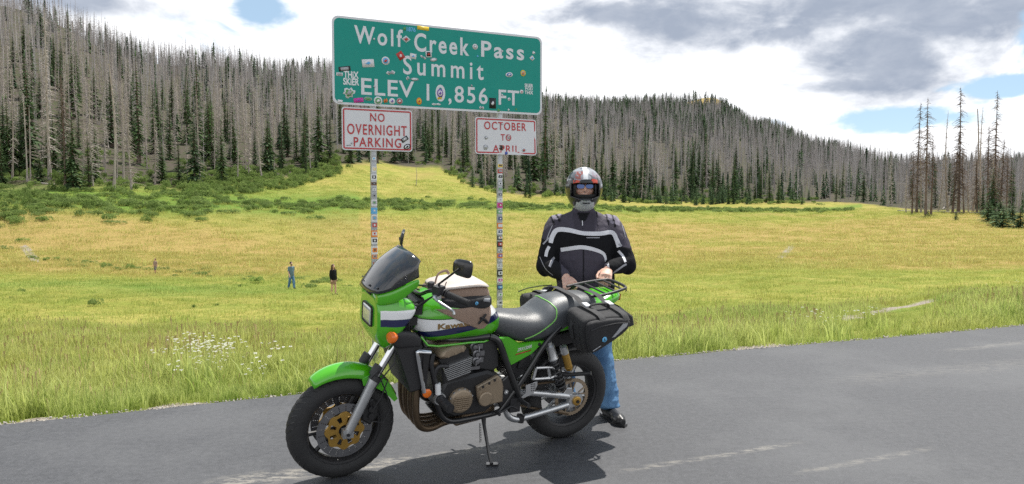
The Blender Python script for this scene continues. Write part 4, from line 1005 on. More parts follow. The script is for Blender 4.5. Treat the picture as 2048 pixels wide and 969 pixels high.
# ------------------------------------------------------------------ motorcycle (x forward, y left, z up from the rear contact patch)
BX = Vector((-.8756377, -.4829685, 0)); BL = Vector((.4829685, -.8756377, 0)); LN = R(9)
BYv = BL*math.cos(LN)-Vector((0, 0, 1))*math.sin(LN); BZv = Vector((0, 0, 1))*math.cos(LN)+BL*math.sin(LN)
BO = Vector((.3164968, 4.916797, .0))
BM = Matrix.Translation(BO) @ Matrix((BX, BYv, BZv)).transposed().to_4x4()
def bw(p): return BM @ Vector(p)
def band_mask(t, x, z, lo, hi, x0, x1, e=.0016):
    """1 inside the band between two quadratics lo(x) and hi(x)"""
    def q(c): return t.math('ADD', t.math('ADD', t.math('MULTIPLY', t.math('MULTIPLY', x, x), c[2]), t.math('MULTIPLY', x, c[1])), c[0])
    a = t.math('MULTIPLY', t.sstep(t.math('SUBTRACT', z, q(lo)), -e, e), t.sstep(t.math('SUBTRACT', q(hi), z), -e, e))
    return t.math('MULTIPLY', a, t.math('MULTIPLY', t.sstep(x, x0-e, x0+e), t.math('SUBTRACT', 1, t.sstep(x, x1-e, x1+e))))
def quad(p): return tuple(float(v) for v in np.polyfit([a for a, b in p], [b for a, b in p], 2)[::-1])
GREEN = (.075, .42, .006); WHT = (.78, .79, .80); NAVY = (.010, .014, .075)
def paint_fn(bands):
    def f(t, b, o):
        x, y, z = t.sep(o)[:3]; c = t.mix(t.noise(o, 3), GREEN, tuple(v*.93 for v in GREEN))
        for lo, hi, x0, x1, colr in bands: c = t.mix(band_mask(t, x, z, quad(lo), quad(hi), x0, x1), c, colr)
        flake = t.noise(o, 900, 2); t.l.new(t.math('MULTIPLY_ADD', flake, .12, .16), b.inputs['Roughness'])
        return c
    return f
navy_hi = [(1.085, .868), (.838, .899), (.60, .936)]
tank_b = [(navy_hi, [(1.13, .944), (.934, .940), (.635, .978)], .5, 1.118, WHT), ([(1.07, .832), (.85, .853), (.61, .896)], navy_hi, .5, 1.10, NAVY),
          ([(1.13, .944), (.934, .940), (.635, .978)], [(1.13, .950), (.934, .945), (.635, .982)], .5, 1.12, (.02, .05, .01))]
fair_b = [([(1.39, .962), (1.25, .962), (1.13, .968)], [(1.39, 1.010), (1.25, 1.010), (1.13, 1.016)], 1.1, 1.338, WHT), ([(1.38, .925), (1.25, .921), (1.13, .925)], [(1.39, .962), (1.25, .962), (1.13, .968)], 1.1, 1.338, NAVY)]
M_tank = mat('tank_paint', rough=.22, coat=.9, var=0, fn=paint_fn(tank_b)); M_fair = mat('fairing_paint', rough=.22, coat=.9, var=0, fn=paint_fn(fair_b)); M_lime = mat('lime_paint', rough=.22, coat=.9, var=0, fn=paint_fn([]))
M_blk = mat('black_engine_enamel', (.018, .018, .019), .42, var=.3, vscale=40, bump=.2, bscale=300)
M_frame = mat('black_frame_gloss', (.014, .014, .015), .28, var=.2, coat=.4)
M_plast = mat('black_plastic', (.022, .022, .024), .5, var=.2)
M_rub = mat('tyre_rubber', (.028, .028, .029), .72, var=.25, vscale=30, bump=.35, bscale=140, spec=.35)
M_alu = mat('cast_aluminium', (.60, .61, .62), .34, metal=.85, var=.12, vscale=22)
M_forkg = mat('fork_slider_paint', (.40, .41, .42), .36, metal=.55, var=.08)
M_chrome = mat('chrome', (.72, .73, .74), .14, metal=1, var=.05)
M_bronze = mat('bronze_engine_covers', (.30, .235, .165), .42, metal=.4, var=.15, vscale=25)
M_gold = mat('gold_anodised', (.50, .30, .07), .38, metal=.7, var=.1)
M_head = mat('heat_stained_exhaust', (.16, .115, .075), .38, metal=.75, var=.35, vscale=9)
M_disc = mat('brake_disc_steel', (.20, .20, .21), .4, metal=.7, var=.1)
M_amber = mat('amber_lens', (.75, .16, .01), .22, var=.05, coat=.5)
M_glass = mat('headlight_glass', (.55, .57, .58), .12, var=.25, vscale=30, coat=1, metal=.3)
M_spring = mat('shock_spring', (.035, .035, .038), .35, var=.1)
M_piping = mat('green_piping', (.20, .52, .10), .5)
def seat_fn(t, b, o):
    x, y, z = t.sep(o)[:3]
    c = t.mix(t.sstep(t.math('ADD', x, t.math('MULTIPLY', z, -.35)), .0, .012), (.075, .082, .09), (.05, .054, .06))
    return c
M_seat = mat('seat_vinyl', rough=.42, spec=.6, var=.1, fn=seat_fn, bump=.25, bscale=420)
def smoke_mat():
    m = bpy.data.materials.new('smoked_screen'); m.use_nodes = True; t = NT(m.node_tree); b = t.n['Principled BSDF']
    b.inputs['Base Color'].default_value = (.018, .021, .028, 1); b.inputs['Roughness'].default_value = .09; b.inputs['Alpha'].default_value = .86
    b.inputs['Coat Weight'].default_value = 1; b.inputs['Coat Roughness'].default_value = .1
    n = t.noise(t.mapping(t.obj(), scale=(1, 3, 1)), 9, 5, .7); t.l.new(t.math('MULTIPLY_ADD', n, .3, .02), b.inputs['Roughness']); return m
M_smoke = smoke_mat()
bike = empty('motorcycle'); bike.matrix_world = BM
tag(bike, 'lime green motorcycle with white and navy stripes leaning on its side stand on the asphalt', 'motorcycle')
def sect(x, z0, z1, w, ny=2.6, n=28, top=1.0, y0=0, tw=None):
    """superellipse ring in the y,z plane; top<1 narrows the crown"""
    zc = (z0+z1)/2; hz_ = (z1-z0)/2; P = []
    for k in range(n):
        a = 2*math.pi*(k+.5)/n; c, s = math.cos(a), math.sin(a)
        yy = math.copysign(abs(c)**(2/ny), c)*w; zz = math.copysign(abs(s)**(2/ny), s)*hz_
        if zz > 0: yy *= 1-(1-top)*(zz/hz_)**1.5
        P.append((x, y0+yy, zc+zz))
    return P
# wheels
def wheel(name_prefix, cx, cz, rad, w, rimr, parent, spoke_m, rim_m):
    o = (cx, 0, cz); ax_ = (0, 1, 0)
    wr = bpy.data.objects.new('wheel', None); link(wr, parent)
    b = MB(); prof = []
    for k in range(15):
        a = math.pi*(k/14-.5); c_ = math.sin(a)
        prof.append((w/2*c_, rad-(rad-rimr)*.86*(1-math.cos(a)**.9 if abs(c_) < .999 else 1)))
    prof = [(-w*.40, rimr-.008)]+prof+[(w*.40, rimr-.008)]
    b.lathe(prof, o, ax_, 72, close=True); b.build('tyre', M_rub, wr, angle=50)
    b = MB()                                          # tread grooves as shallow raised-edge bars sunk in the carcass
    for k in range(44):
        a = 6.283*k/44
        for sg in (-1, 1):
            r1 = rad+.0006; p = []
            for q in range(4):
                yy = sg*w*(.06+.11*q); aa = a+.05*q*1.0; cc = math.sin(math.pi*.5*abs(yy)/(w/2)); rr1 = rad-(rad-rimr)*.86*(1-math.sqrt(max(0, 1-(yy/(w/2))**2))**.9)+.0007
                p.append((cx+rr1*math.cos(aa), yy, cz+rr1*math.sin(aa)))
            b.tube(p, .0014, 4, caps=False)
    b.build('tread_pattern', M_frame, wr)['kind'] = 'stuff'
    b = MB(); b.lathe([(-w*.38, rimr), (-w*.36, rimr+.006), (-w*.30, rimr-.012), (-.018, rimr-.026), (.018, rimr-.026), (w*.30, rimr-.012), (w*.36, rimr+.006), (w*.38, rimr), (w*.33, rimr-.020), (.016, rimr-.036), (-.016, rimr-.036), (-w*.33, rimr-.020)], o, ax_, 64, close=True)
    b.build('rim', rim_m, wr)
    for k in range(3):
        a0 = R(95+120*k); b = MB()
        for da, side in ((-.10, 0), (.10, 1)):
            c, s = math.cos(a0), math.sin(a0); tx, tz = -s, c
            P = [(cx+c*.03+tx*da*.12, 0, cz+s*.03+tz*da*.12), (cx+c*.11+tx*da*.30, 0, cz+s*.11+tz*da*.30), (cx+c*(rimr-.03)+tx*da*.62, 0, cz+s*(rimr-.03)+tz*da*.62)]
            b.tube(P, [.018, .015, .017], 8, flat=.8)
        b.build('spoke', spoke_m, wr)
    b = MB(); b.lathe([(-.055, 0), (-.055, .028), (-.03, .036), (.03, .036), (.055, .028), (.055, 0)], o, ax_, 20); b.build('hub', spoke_m, wr)
    return wr
WB = 1.4859
fw = wheel('front', WB, .305, .305, .116, .223, bike, M_plast, M_plast)
rw = wheel('rear', 0, .315, .315, .168, .224, bike, M_alu, M_plast)
def disc(cx, cz, y, r0, r1, parent, m, carrier, cr0, cr1, lobes=8):
    """drilled disc: a ring whose holes are really open, and its carrier"""
    n = 132; rs_ = np.linspace(r0, r1, 9); V = []; F = []
    for yy in (y-.0025, y+.0025):
        for r in rs_:
            for k in range(n): a = 6.283185*k/n; V.append((cx+r*math.cos(a), yy, cz+r*math.sin(a)))
    lay = len(rs_)*n
    for i in range(len(rs_)-1):
        for k in range(n):
            if i in (1, 3, 5) and (k+i*3) % 6 < 2 and 1: 
                if (k+i*3) % 6 == 0: continue
            k2 = (k+1) % n
            for L in (0, lay): F.append((L+i*n+k, L+i*n+k2, L+(i+1)*n+k2, L+(i+1)*n+k))
    for i in (0, len(rs_)-1):
        for k in range(n): k2 = (k+1) % n; F.append((i*n+k, i*n+k2, lay+i*n+k2, lay+i*n+k))
    b = MB(); b.add(V, F); b.build('brake_disc', m, parent, angle=30)
    b = MB(); n = 96; rs2 = [cr0, cr0+(cr1-cr0)*.25, cr0+(cr1-cr0)*.72, cr1]; V = []; F = []
    for yy in (y-.004, y+.006):
        for q, r in enumerate(rs2):
            for k in range(n):
                a = 6.283185*k/n; r_ = r*(1+(.07*math.cos(lobes*a) if q == 3 else 0)); V.append((cx+r_*math.cos(a), yy, cz+r_*math.sin(a)))
    lay = 4*n
    for i in range(3):
        for k in range(n):
            if i == 1 and (k % 12) in (3, 4, 5, 6, 7): continue
            k2 = (k+1) % n
            for L in (0, lay): F.append((L+i*n+k, L+i*n+k2, L+(i+1)*n+k2, L+(i+1)*n+k))
    for i in (0, 3):
        for k in range(n): k2 = (k+1) % n; F.append((i*n+k, i*n+k2, lay+i*n+k2, lay+i*n+k))
    for k in range(n):
        if (k % 12) in (3, 8):
            F.append((n+k, 2*n+k, lay+2*n+k, lay+n+k))
    b.add(V, F); b.build('disc_carrier', carrier, parent, angle=30)
disc(WB, .305, .064, .112, .157, fw, M_disc, M_gold, .034, .106)
disc(WB, .305, -.064, .112, .157, fw, M_disc, M_gold, .034, .106)
disc(0, .315, -.075, .075, .122, rw, M_disc, M_alu, .03, .07)
# rear sprocket
b = MB(); n = 84; V = []
for yy in (.092, .099):
    for r in (.104, .118, .124):
        for k in range(n): a = 6.283185*k/n; r_ = r+(.004 if (k % 2 and r > .12) else 0); V.append((r_*math.cos(a), yy, .315+r_*math.sin(a)))
F = []
for i in range(2):
    for k in range(n):
        k2 = (k+1) % n
        for L in (0, 3*n): F.append((L+i*n+k, L+i*n+k2, L+(i+1)*n+k2, L+(i+1)*n+k))
for i in (0, 2):
    for k in range(n): F.append((i*n+k, i*n+(k+1) % n, 3*n+i*n+(k+1) % n, 3*n+i*n+k))
b.add(V, F)
for k in range(5):
    a = 6.283*k/5+.3
    for da in (-.35, .35): b.tube([(.035*math.cos(a), .095, .315+.035*math.sin(a)), (.106*math.cos(a+da*.6), .095, .315+.106*math.sin(a+da*.6))], .0055, 6)
b.build('sprocket', M_bronze, rw)
# fork
fork = bpy.data.objects.new('fork', None); link(fork, bike)
for sg in (1, -1):
    y = .098*sg; a0 = Vector((1.478, y, .300)); a1 = Vector((1.338, y, .600)); a2 = Vector((1.212, y, .815)); b = MB()
    b.tube([a0, a0.lerp(a1, .12), a0.lerp(a1, .9), a1, a1+(a2-a1)*.02], [.024, .026, .029, .032, .031], 18); b.build('fork_slider', M_forkg, fork, angle=50)
    b = MB(); b.lathe([(-.032, .001), (-.032, .022), (.018, .025), (.020, .001)], (1.480, y, .303), (0, 1, 0), 20); b.box((1.476, y-.006*sg, .30), (.06, .036, .05)); b.build('axle_clamp', M_forkg, fork)
    b = MB(); b.lathe([(0, .001), (0, .010), (.007, .010), (.007, .001)], (1.482, y+.026*sg, .303), (0, sg, 0), 6); b.build('axle_bolt', M_plast, fork)
    b = MB(); b.tube([a1, a2], .0205, 16); b.build('fork_tube', M_chrome, fork)
    d = (a2-a1).normalized(); b = MB(); b.tube([a1-d*.004, a1+d*.022, a1+d*.026], [.036, .036, .024], 16); b.tube([a1+d*.022+Vector((.018, 0, .006)), a1+d*.085+Vector((.018, 0, .006))], .019, 10, flat=1.5); b.build('dust_seal', M_plast, fork)
    b = MB(); P = [(1.395, .36), (1.40, .42), (1.375, .47), (1.335, .48), (1.30, .44), (1.305, .37), (1.345, .325)]
    b.prism(P, y-.052*sg if sg > 0 else y+.008, y-.008*sg if sg > 0 else y+.052, .008)
    for q in (.385, .425): b.lathe([(0, .018), (.012, .018), (.012, .001)], (1.345, y-.004*sg, q), (0, sg, 0), 14)
    b.build('brake_caliper', M_blk, fork)
b = MB(); b.box((1.20, 0, .835), (.075, .25, .035), Matrix.Rotation(R(28), 3, 'Y')); b.box((1.105, 0, 1.03), (.07, .24, .03), Matrix.Rotation(R(28), 3, 'Y')); b.build('triple_clamp', M_blk, fork)
for y in (.098, -.098): b = MB(); b.tube([(1.212, y, .815), (1.115, y, 1.03)], .022, 14); b.build('upper_fork', M_plast, fork)
# front fender
b = MB(); rings = []
for k in range(25):
    q = k/24; a = R(57+97*q); r = .345+.022*math.sin(math.pi*min(1, q*1.15))**.7; wv = .076*(.55+.45*math.sin(math.pi*min(max(q*1.0+.12, 0), 1))**.5); ring = []
    drop = .030+.030*math.sin(math.pi*q)+(.05 if q > .86 else 0)*0
    for j in range(15):
        u = j/14*2-1; yy = wv*math.copysign(abs(u)**.8, u) if abs(u) < .8 else wv*math.copysign(.836+.164*(abs(u)-.8)/.2, u)
        rr_ = r-drop*abs(u)**3.2+.006*math.exp(-(u/.22)**2)
        ring.append((WB+rr_*math.cos(a), yy, .305+rr_*math.sin(a)))
    rings.append(ring)
b.loft(rings, cap=False, closed=False); b.build('front_fender', M_lime, bike, angle=60, solid=.004)
for sg in (1, -1): b = MB(); b.prism([(1.40, .60), (1.33, .63), (1.24, .56), (1.185, .455), (1.205, .44), (1.26, .50), (1.33, .545), (1.39, .56)], .070*sg-.006, .070*sg+.006, .002); b.build('fender_side', M_lime, bike)
b = MB(); b.tube([(1.37, .125, .62), (1.33, .13, .66), (1.27, .13, .60), (1.30, .12, .50), (1.34, .112, .43)], .004, 6); b.tube([(1.22, .10, .80), (1.24, .14, .70), (1.31, .125, .60), (1.37, .12, .52), (1.35, .10, .44)], .004, 6)
b.tube([(1.34, .095, .35), (1.28, .11, .34), (1.24, .11, .42), (1.27, .115, .52), (1.31, .11, .61)], .0035, 6); b.build('brake_hose', M_plast, bike)
# fairing
b = MB(); st = [(1.394, .892, 1.040, .146, 7), (1.391, .872, 1.058, .156, 6), (1.388, .850, 1.076, .163, 5), (1.364, .815, 1.095, .168, 4.6), (1.335, .785, 1.108, .166, 4.2), (1.305, .768, 1.120, .176, 3.8), (1.28, .775, 1.126, .183, 3.6), (1.25, .800, 1.124, .188, 3.4), (1.22, .845, 1.108, .191, 3.4), (1.19, .900, 1.080, .193, 3.4), (1.16, .955, 1.058, .192, 3.2), (1.138, 1.000, 1.042, .190, 3)]
b.loft([sect(x, z0, z1, w, ny, 40, top=.72) for x, z0, z1, w, ny in st]); b.V = [Vector((v.x-.038*min(1, max(0, (v.x-1.28)/.1)), v.y, v.z)) for v in b.V]; b.build('fairing', M_fair, bike, angle=45, sub=1)
for sg in (1, -1):
    b = MB(); b.loft([sect(1.36, 1.030, 1.098, .024, 3, 14, y0=.118*sg), sect(1.32, 1.035, 1.112, .030, 3, 14, y0=.134*sg), sect(1.27, 1.045, 1.130, .030, 3, 14, y0=.150*sg), sect(1.225, 1.070, 1.152, .022, 3, 14, y0=.166*sg), sect(1.165, 1.122, 1.178, .012, 3, 14, y0=.182*sg), sect(1.135, 1.150, 1.188, .006, 3, 14, y0=.188*sg)])
    b.build('fairing_arm', M_lime, bike, angle=45, sub=1)
b = MB(); b.box((1.352, 0, 1.074), (.02, .06, .010), Matrix.Rotation(R(35), 3, 'Y')); b.build('nose_vent', M_plast, bike)
hl = bpy.data.objects.new('headlight', None); link(hl, bike)
def face_quad(x0, dx_, y, z0, z1, r): return [(x0, yy, zz) for yy, zz in rrect(-y, z0, y, z1, r)]
b = MB(); b.loft([face_quad(1.338, 0, .083, .893, 1.013, .02), face_quad(1.366, 0, .081, .895, 1.011, .02), face_quad(1.366, 0, .075, .902, 1.004, .016), face_quad(1.358, 0, .074, .903, 1.003, .016)], cap=False); b.build('headlight_surround', M_plast, hl)
b = MB(); b.loft([face_quad(1.358, 0, .075, .901, 1.005, .015), face_quad(1.365, 0, .070, .906, 1.0, .015), face_quad(1.369, 0, .05, .93, .976, .012), face_quad(1.370, 0, .01, .95, .955, .002)]); b.build('headlight_lens', M_glass, hl, angle=60)
# indicators
for sg in (1, -1):
    b = MB(); b.tube([(1.25, .10*sg, .868), (1.27, .19*sg, .872), (1.275, .205*sg, .874)], [.018, .014, .026], 12); b.build('indicator_stalk', M_plast, bike)
    b = MB(); b.lathe([(-.028, .001), (-.024, .018), (-.006, .031), (.014, .033), (.022, .028), (.03, .001)], (1.285, .212*sg, .876), (1, .25*sg, 0), 20); b.build('indicator_lens', M_amber, bike)
for y in (.17,):
    b = MB(); b.lathe([(0, .001), (0, .026), (.012, .026), (.016, .020), (.017, .001)], (1.052, y, .512), (0, 1, 0), 20); b.build('reflector', M_amber, bike)
    b = MB(); b.lathe([(-.01, .001), (-.01, .030), (.006, .031), (.007, .027)], (1.052, y, .512), (0, 1, 0), 20); b.build('reflector_rim', M_plast, bike)
# black side scoop behind the indicator
for sg in (1, -1): b = MB(); b.loft([sect(1.27, .80, .885, .02, 3, 16, y0=.165*sg), sect(1.22, .79, .90, .025, 3, 16, y0=.17*sg), sect(1.15, .80, .885, .022, 3, 16, y0=.168*sg), sect(1.09, .78, .84, .014, 3, 16, y0=.16*sg)]); b.build('side_scoop', M_plast, bike, sub=1)
# screen
def screen_pt(w, tt):
    a = abs(w); sg = 1 if w >= 0 else -1
    y0 = .182*math.sin(math.pi/2*min(a*1.0, 1))**1.0; x0 = 1.392-.075*a**1.8-.180*a**5; z0 = 1.100-.006*a+.10*a**5
    y1 = .150*math.sin(math.pi/2*a); x1 = 1.165-.045*a**2.4; z1 = 1.318-.045*a**3
    q = tt; bul = .022*math.sin(math.pi*q)
    return (x0+(x1-x0)*q+bul*.6, sg*(y0+(y1-y0)*q+.012*math.sin(math.pi*q)*a), z0+(z1-z0)*q+bul*.7)
b = MB(); b.loft([[screen_pt(j/14-1, i/12) for j in range(29)] for i in range(13)], cap=False, closed=False); b.build('windscreen', M_smoke, bike, angle=80, solid=.004)
for w in (-.85, -.5, -.2, .2, .5, .85):
    p = Vector(screen_pt(w, .1)); b = MB(); b.lathe([(0, .001), (0, .007), (.004, .006), (.006, .001)], p+Vector((.003, 0, .004)), (.6, w*.5, .8), 10); b.build('screen_bolt', M_frame, bike)
b = MB(); b.lathe([(0, .001), (0, .008), (.004, .007), (.005, .001)], (1.155, .191, 1.028), (0, 1, 0), 12); b.build('fairing_bolt', M_chrome, bike)
# instruments
b = MB()
for y in (-.055, .055): b.lathe([(0, .001), (0, .045), (.05, .052), (.055, .046), (.056, .001)], (1.20, y, 1.09), (-.55, 0, .83), 24)
b.box((1.19, 0, 1.08), (.05, .2, .06)); b.build('instrument_cluster', M_plast, bike)
# tank
TST = [(1.160, .925, .985, .055), (1.148, .905, .998, .090), (1.125, .870, 1.018, .122), (1.09, .825, 1.040, .148), (1.055, .790, 1.056, .166), (1.0, .782, 1.075, .180), (.94, .782, 1.084, .187), (.87, .784, 1.086, .188), (.80, .784, 1.080, .184), (.74, .778, 1.062, .174), (.68, .773, 1.030, .158), (.635, .778, .995, .140), (.60, .790, .960, .122), (.575, .806, .930, .100), (.562, .83, .905, .07)]
b = MB(); b.loft([sect(x, z0, z1, w, 2.9, 56, top=.80) for x, z0, z1, w in TST]); tank = b.build('fuel_tank', M_tank, bike, angle=60, sub=1)
b = MB(); P = [(1.1, .162, .845), (1.06, .172, .796), (1.0, .172, .784), (.9, .176, .786), (.8, .172, .786), (.7, .155, .776), (.62, .125, .784)]
b.tube(P, .006, 8); b.build('tank_seam', M_lime, bike)
# lettering on curved panels: each vertex is dropped on the surface
from mathutils.bvhtree import BVHTree
def bvh_of(o):
    dg = bpy.context.evaluated_depsgraph_get(); ev = o.evaluated_get(dg); me = ev.to_mesh(); V = [v.co.copy() for v in me.vertices]; F = [tuple(p.vertices) for p in me.polygons]; ev.to_mesh_clear()
    return BVHTree.FromPolygons(V, F)
def fine(V, F, L):
    bm = bmesh.new(); vs = [bm.verts.new((a, 0, c)) for a, c in V]
    for f in F:
        try: bm.faces.new([vs[i] for i in f])
        except ValueError: pass
    bmesh.ops.triangulate(bm, faces=bm.faces)
    for _ in range(5):
        es = [e for e in bm.edges if e.calc_length() > L]
        if not es: break
        bmesh.ops.subdivide_edges(bm, edges=es, cuts=1); bmesh.ops.triangulate(bm, faces=bm.faces)
    P = [v.co.copy() for v in bm.verts]; FF_ = [tuple(v.index for v in f.verts) for f in bm.faces]; bm.verts.index_update()
    FF_ = [tuple(v.index for v in f.verts) for f in bm.faces]; bm.free(); return P, FF_
def project(name, P, F, bvh, d, start, off, m, parent, label=None):
    """d: direction the shapes are pressed onto the surface; start: how far out they begin"""
    d = Vector(d); out = []; ok = []
    for p in P:
        o = Vector(p)-d*start; h = bvh.ray_cast(o, d)
        ok.append(h[0] is not None); out.append((h[0]+h[1]*off*(1 if h[1].dot(d) < 0 else -1)) if h[0] is not None else Vector(p))
    F = [f for f in F if all(ok[i] for i in f)]
    o = mesh_obj(name, out, F, m, parent, smooth=True)
    if label: o['label'] = label
    return o
TB = bvh_of(tank)
V, F = text_mesh('Kawasaki', .03, 1.0)
M_logo = mat('gold_logo', (.34, .22, .09), .4, metal=.5); M_logoe = mat('logo_outline', (.03, .02, .015), .4)
for sg in (1, -1):
    def lg(dx_, dz_): return [((1.008-.255*a+dx_)*1 if sg > 0 else (.753+.255*a+dx_), .884+.033*c+dz_+.012*(a if sg > 0 else 1-a)) for a, c in V]
    P, F2 = fine(lg(-.0015, -.0015), F, .012); project('tank_logo', P, F2, TB, (0, -sg, 0), .5, .0012, M_logoe, bike)
    P, F2 = fine(lg(0, 0), F, .012); project('tank_logo', P, F2, TB, (0, -sg, 0), .5, .0020, M_logo, bike, 'gold model maker lettering on the tank side')
# seat
b = MB(); st = [(.645, .81, .885, .060), (.62, .795, .905, .085), (.57, .775, .915, .112), (.50, .742, .910, .140), (.43, .724, .900, .160), (.36, .722, .893, .170), (.31, .725, .897, .172), (.275, .732, .922, .172), (.245, .740, .952, .170), (.20, .752, .976, .166), (.16, .762, .986, .160), (.10, .776, .994, .154), (.02, .800, .994, .146), (-.06, .835, .992, .136), (-.11, .865, .985, .12), (-.135, .90, .97, .09)]
b.loft([sect(x, z0, z1, w, 3.0, 36, top=.80) for x, z0, z1, w in st]); seat = b.build('seat', M_seat, bike, angle=70, sub=1)
SB = bvh_of(seat)
def on_surf(bvh, pts, d, off=.0, start=.6):
    out = []
    for p in pts:
        h = bvh.ray_cast(Vector(p)-Vector(d)*start, Vector(d))
        out.append(h[0]+h[1]*off if h[0] is not None else Vector(p))
    return out
import itertools
def smoothline(P, k=6):
    P = [Vector(p) for p in P]; out = []
    for i in range(len(P)-1):
        p0, p1, p2, p3 = P[max(i-1, 0)], P[i], P[i+1], P[min(i+2, len(P)-1)]
        for j in range(k):
            q = j/k; out.append(.5*((2*p1)+(p2-p0)*q+(2*p0-5*p1+4*p2-p3)*q*q+(3*p1-p0-3*p2+p3)*q**3))
    return out+[P[-1]]
b = MB()
for sg in (1, -1):
    side = on_surf(SB, smoothline([(.42, .2*sg, .765), (.35, .2*sg, .795), (.28, .2*sg, .833), (.222, .2*sg, .876), (.205, .2*sg, .925)]), (0, -sg, 0))
    top = on_surf(SB, smoothline([(.205, .130*sg, 1.2), (.215, .10*sg, 1.2), (.222, .05*sg, 1.2), (.225, 0, 1.2)]), (0, 0, -1))
    b.tube(side+top, .0042, 6, caps=False)
b.build('seat_piping', M_piping, bike)
# side covers and tail
SC_ = [(.60, .790), (.575, .745), (.508, .600), (.44, .625), (.357, .662), (.272, .738), (.36, .742), (.45, .738), (.53, .785)]
for sg in (1, -1):
    b = MB(); b.prism(SC_, .118*sg if sg > 0 else -.150, .150 if sg > 0 else -.118, .008); sc_o = b.build('side_cover', M_lime, bike, angle=30)
V, F = text_mesh('ZRX1200R', .02, 1.0, .3)
b = mesh_obj('side_decal', [(.468-.10*a, .1516, .690+.020*c-.012*0+.016*a) for a, c in V], F, SM['white'], bike, smooth=False); b['label'] = 'white slanted lettering decal over a red bar'
b = MB(); b.prism([(.476, .676), (.370, .693), (.372, .686), (.478, .668)], .1505, .1515); b.build('decal_bar', SM['red'], bike, angle=0)
b = MB(); b.lathe([(0, .001), (0, .011), (.003, .010), (.004, .001)], (.315, .150, .722), (0, 1, 0), 14); b.build('cover_bolt', M_frame, bike)
b = MB(); b.loft([sect(x, z0, z1, w, 3, 30, top=.9) for x, z0, z1, w in [(.22, .755, .80, .10), (.16, .765, .84, .145), (.05, .785, .87, .150), (-.06, .83, .93, .148), (-.14, .875, .97, .142), (-.20, .895, .990, .132), (-.26, .915, 1.0, .118), (-.31, .94, .995, .095), (-.33, .955, .985, .06)]]); b.build('tail_cowl', M_lime, bike, angle=60, sub=1)
b = MB(); b.box((-.328, 0, .955), (.012, .13, .04)); b.build('tail_light', mat('red_lens', (.35, .01, .01), .2, coat=.5), bike)
# frame
fr = bpy.data.objects.new('frame', None); link(fr, bike)
for sg in (1, -1):
    for P, r in (([(.66, .145*sg, .80), (.602, .158*sg, .765), (.535, .170*sg, .61), (.463, .172*sg, .453), (.44, .165*sg, .40)], .021), ([(.17, .15*sg, .82), (.271, .158*sg, .734), (.42, .168*sg, .522), (.565, .165*sg, .325)], .016),
                 ([(1.10, .05*sg, .93), (1.065, .12*sg, .80), (1.03, .15*sg, .68), (.998, .16*sg, .55), (.982, .165*sg, .45), (.955, .165*sg, .37), (.915, .163*sg, .325), (.86, .16*sg, .306), (.75, .16*sg, .308), (.60, .162*sg, .318), (.54, .163*sg, .345), (.48, .165*sg, .42)], .0165), ([(1.10, .04*sg, .95), (.95, .10*sg, .80), (.66, .14*sg, .80)], .02)):
        b = MB(); b.tube(smoothline(P, 5), r, 12); b.build('frame_tube', M_frame, fr, angle=60)
for sg in (1, -1): b = MB(); b.prism([(.57, .52), (.52, .56), (.455, .47), (.44, .40), (.50, .32), (.57, .36), (.60, .43)], .150 if sg > 0 else -.172, .172 if sg > 0 else -.150, .006); b.build('pivot_plate', M_frame, fr)
b = MB(); b.lathe([(0, .001), (0, .017), (.006, .015), (.008, .008), (.006, .001)], (.535, .172, .448), (0, 1, 0), 16); b.lathe([(.006, .001), (.007, .007), (.010, .001)], (.535, .172, .448), (0, 1, 0), 6); b.build('pivot_bolt', M_chrome, fr)
# engine
en = bpy.data.objects.new('engine', None); link(en, bike)
b = MB(); b.prism([(.985, .47), (.955, .385), (.88, .335), (.66, .335), (.60, .38), (.57, .45), (.585, .56), (.66, .595), (.76, .585), (.94, .555)], -.17, .17, .015); b.build('crankcase', M_blk, en)
b = MB(); b.prism([(.945, .545), (.78, .585), (.775, .62), (.80, .75), (.985, .70), (.965, .65)], -.165, .165, .006); b.build('cylinder_block', M_blk, en)
def lerp(a, c, q): return a+(c-a)*q
for k in range(8):
    q = k/7; xf, zf = lerp(.930, .963, q), lerp(.578, .652, q); xr, zr = lerp(.788, .784, q), lerp(.614, .698, q)
    b = MB(); b.prism([(xf, zf-.0022), (xf, zf+.0022), (xr, zr+.0022), (xr, zr-.0022)], -.186, .186); b.build('cooling_fin', M_alu, en, angle=30)
b = MB(); b.prism([(1.005, .718), (.985, .757), (.94, .790), (.815, .790), (.797, .742), (.86, .727), (.985, .690)], -.196, .196, .02); b.build('valve_cover', M_bronze, en, angle=30, sub=1)
b = MB()
for q in (.2, .5, .8): b.lathe([(0, .001), (0, .008), (.004, .007), (.005, .001)], (lerp(.97, .82, q), .192, lerp(.716, .757, q)), (0, 1, 0), 10)
b.build('valve_cover_bolt', M_bronze, en)
b = MB(); b.lathe([(0, .076), (.02, .076), (.03, .070), (.036, .058), (.036, .001)], (.838, .165, .440), (0, 1, 0), 32); 
b.build('generator_cover', M_bronze, en, angle=35)
for k in range(7):
    z = .394+.0125*k; h_ = math.sqrt(max(.0001, .056**2-(z-.440)**2)); b = MB(); b.box((.838, .205, z), (2*h_, .010, .0062)); b.build('cover_rib', M_bronze, en)
b = MB()
for k in range(6): a = R(20+28*k); b.lathe([(0, .001), (0, .007), (.008, .007), (.008, .001)], (.838+.071*math.cos(a), .184, .440+.071*math.sin(a)), (0, 1, 0), 6)
b.build('cover_bolt', M_alu, en)
b = MB(); b.prism([(.745, .515), (.612, .572), (.590, .555), (.568, .50), (.566, .400), (.66, .39), (.715, .40), (.735, .45)], .165, .202, .010); b.build('sprocket_cover', M_bronze, en, angle=30)
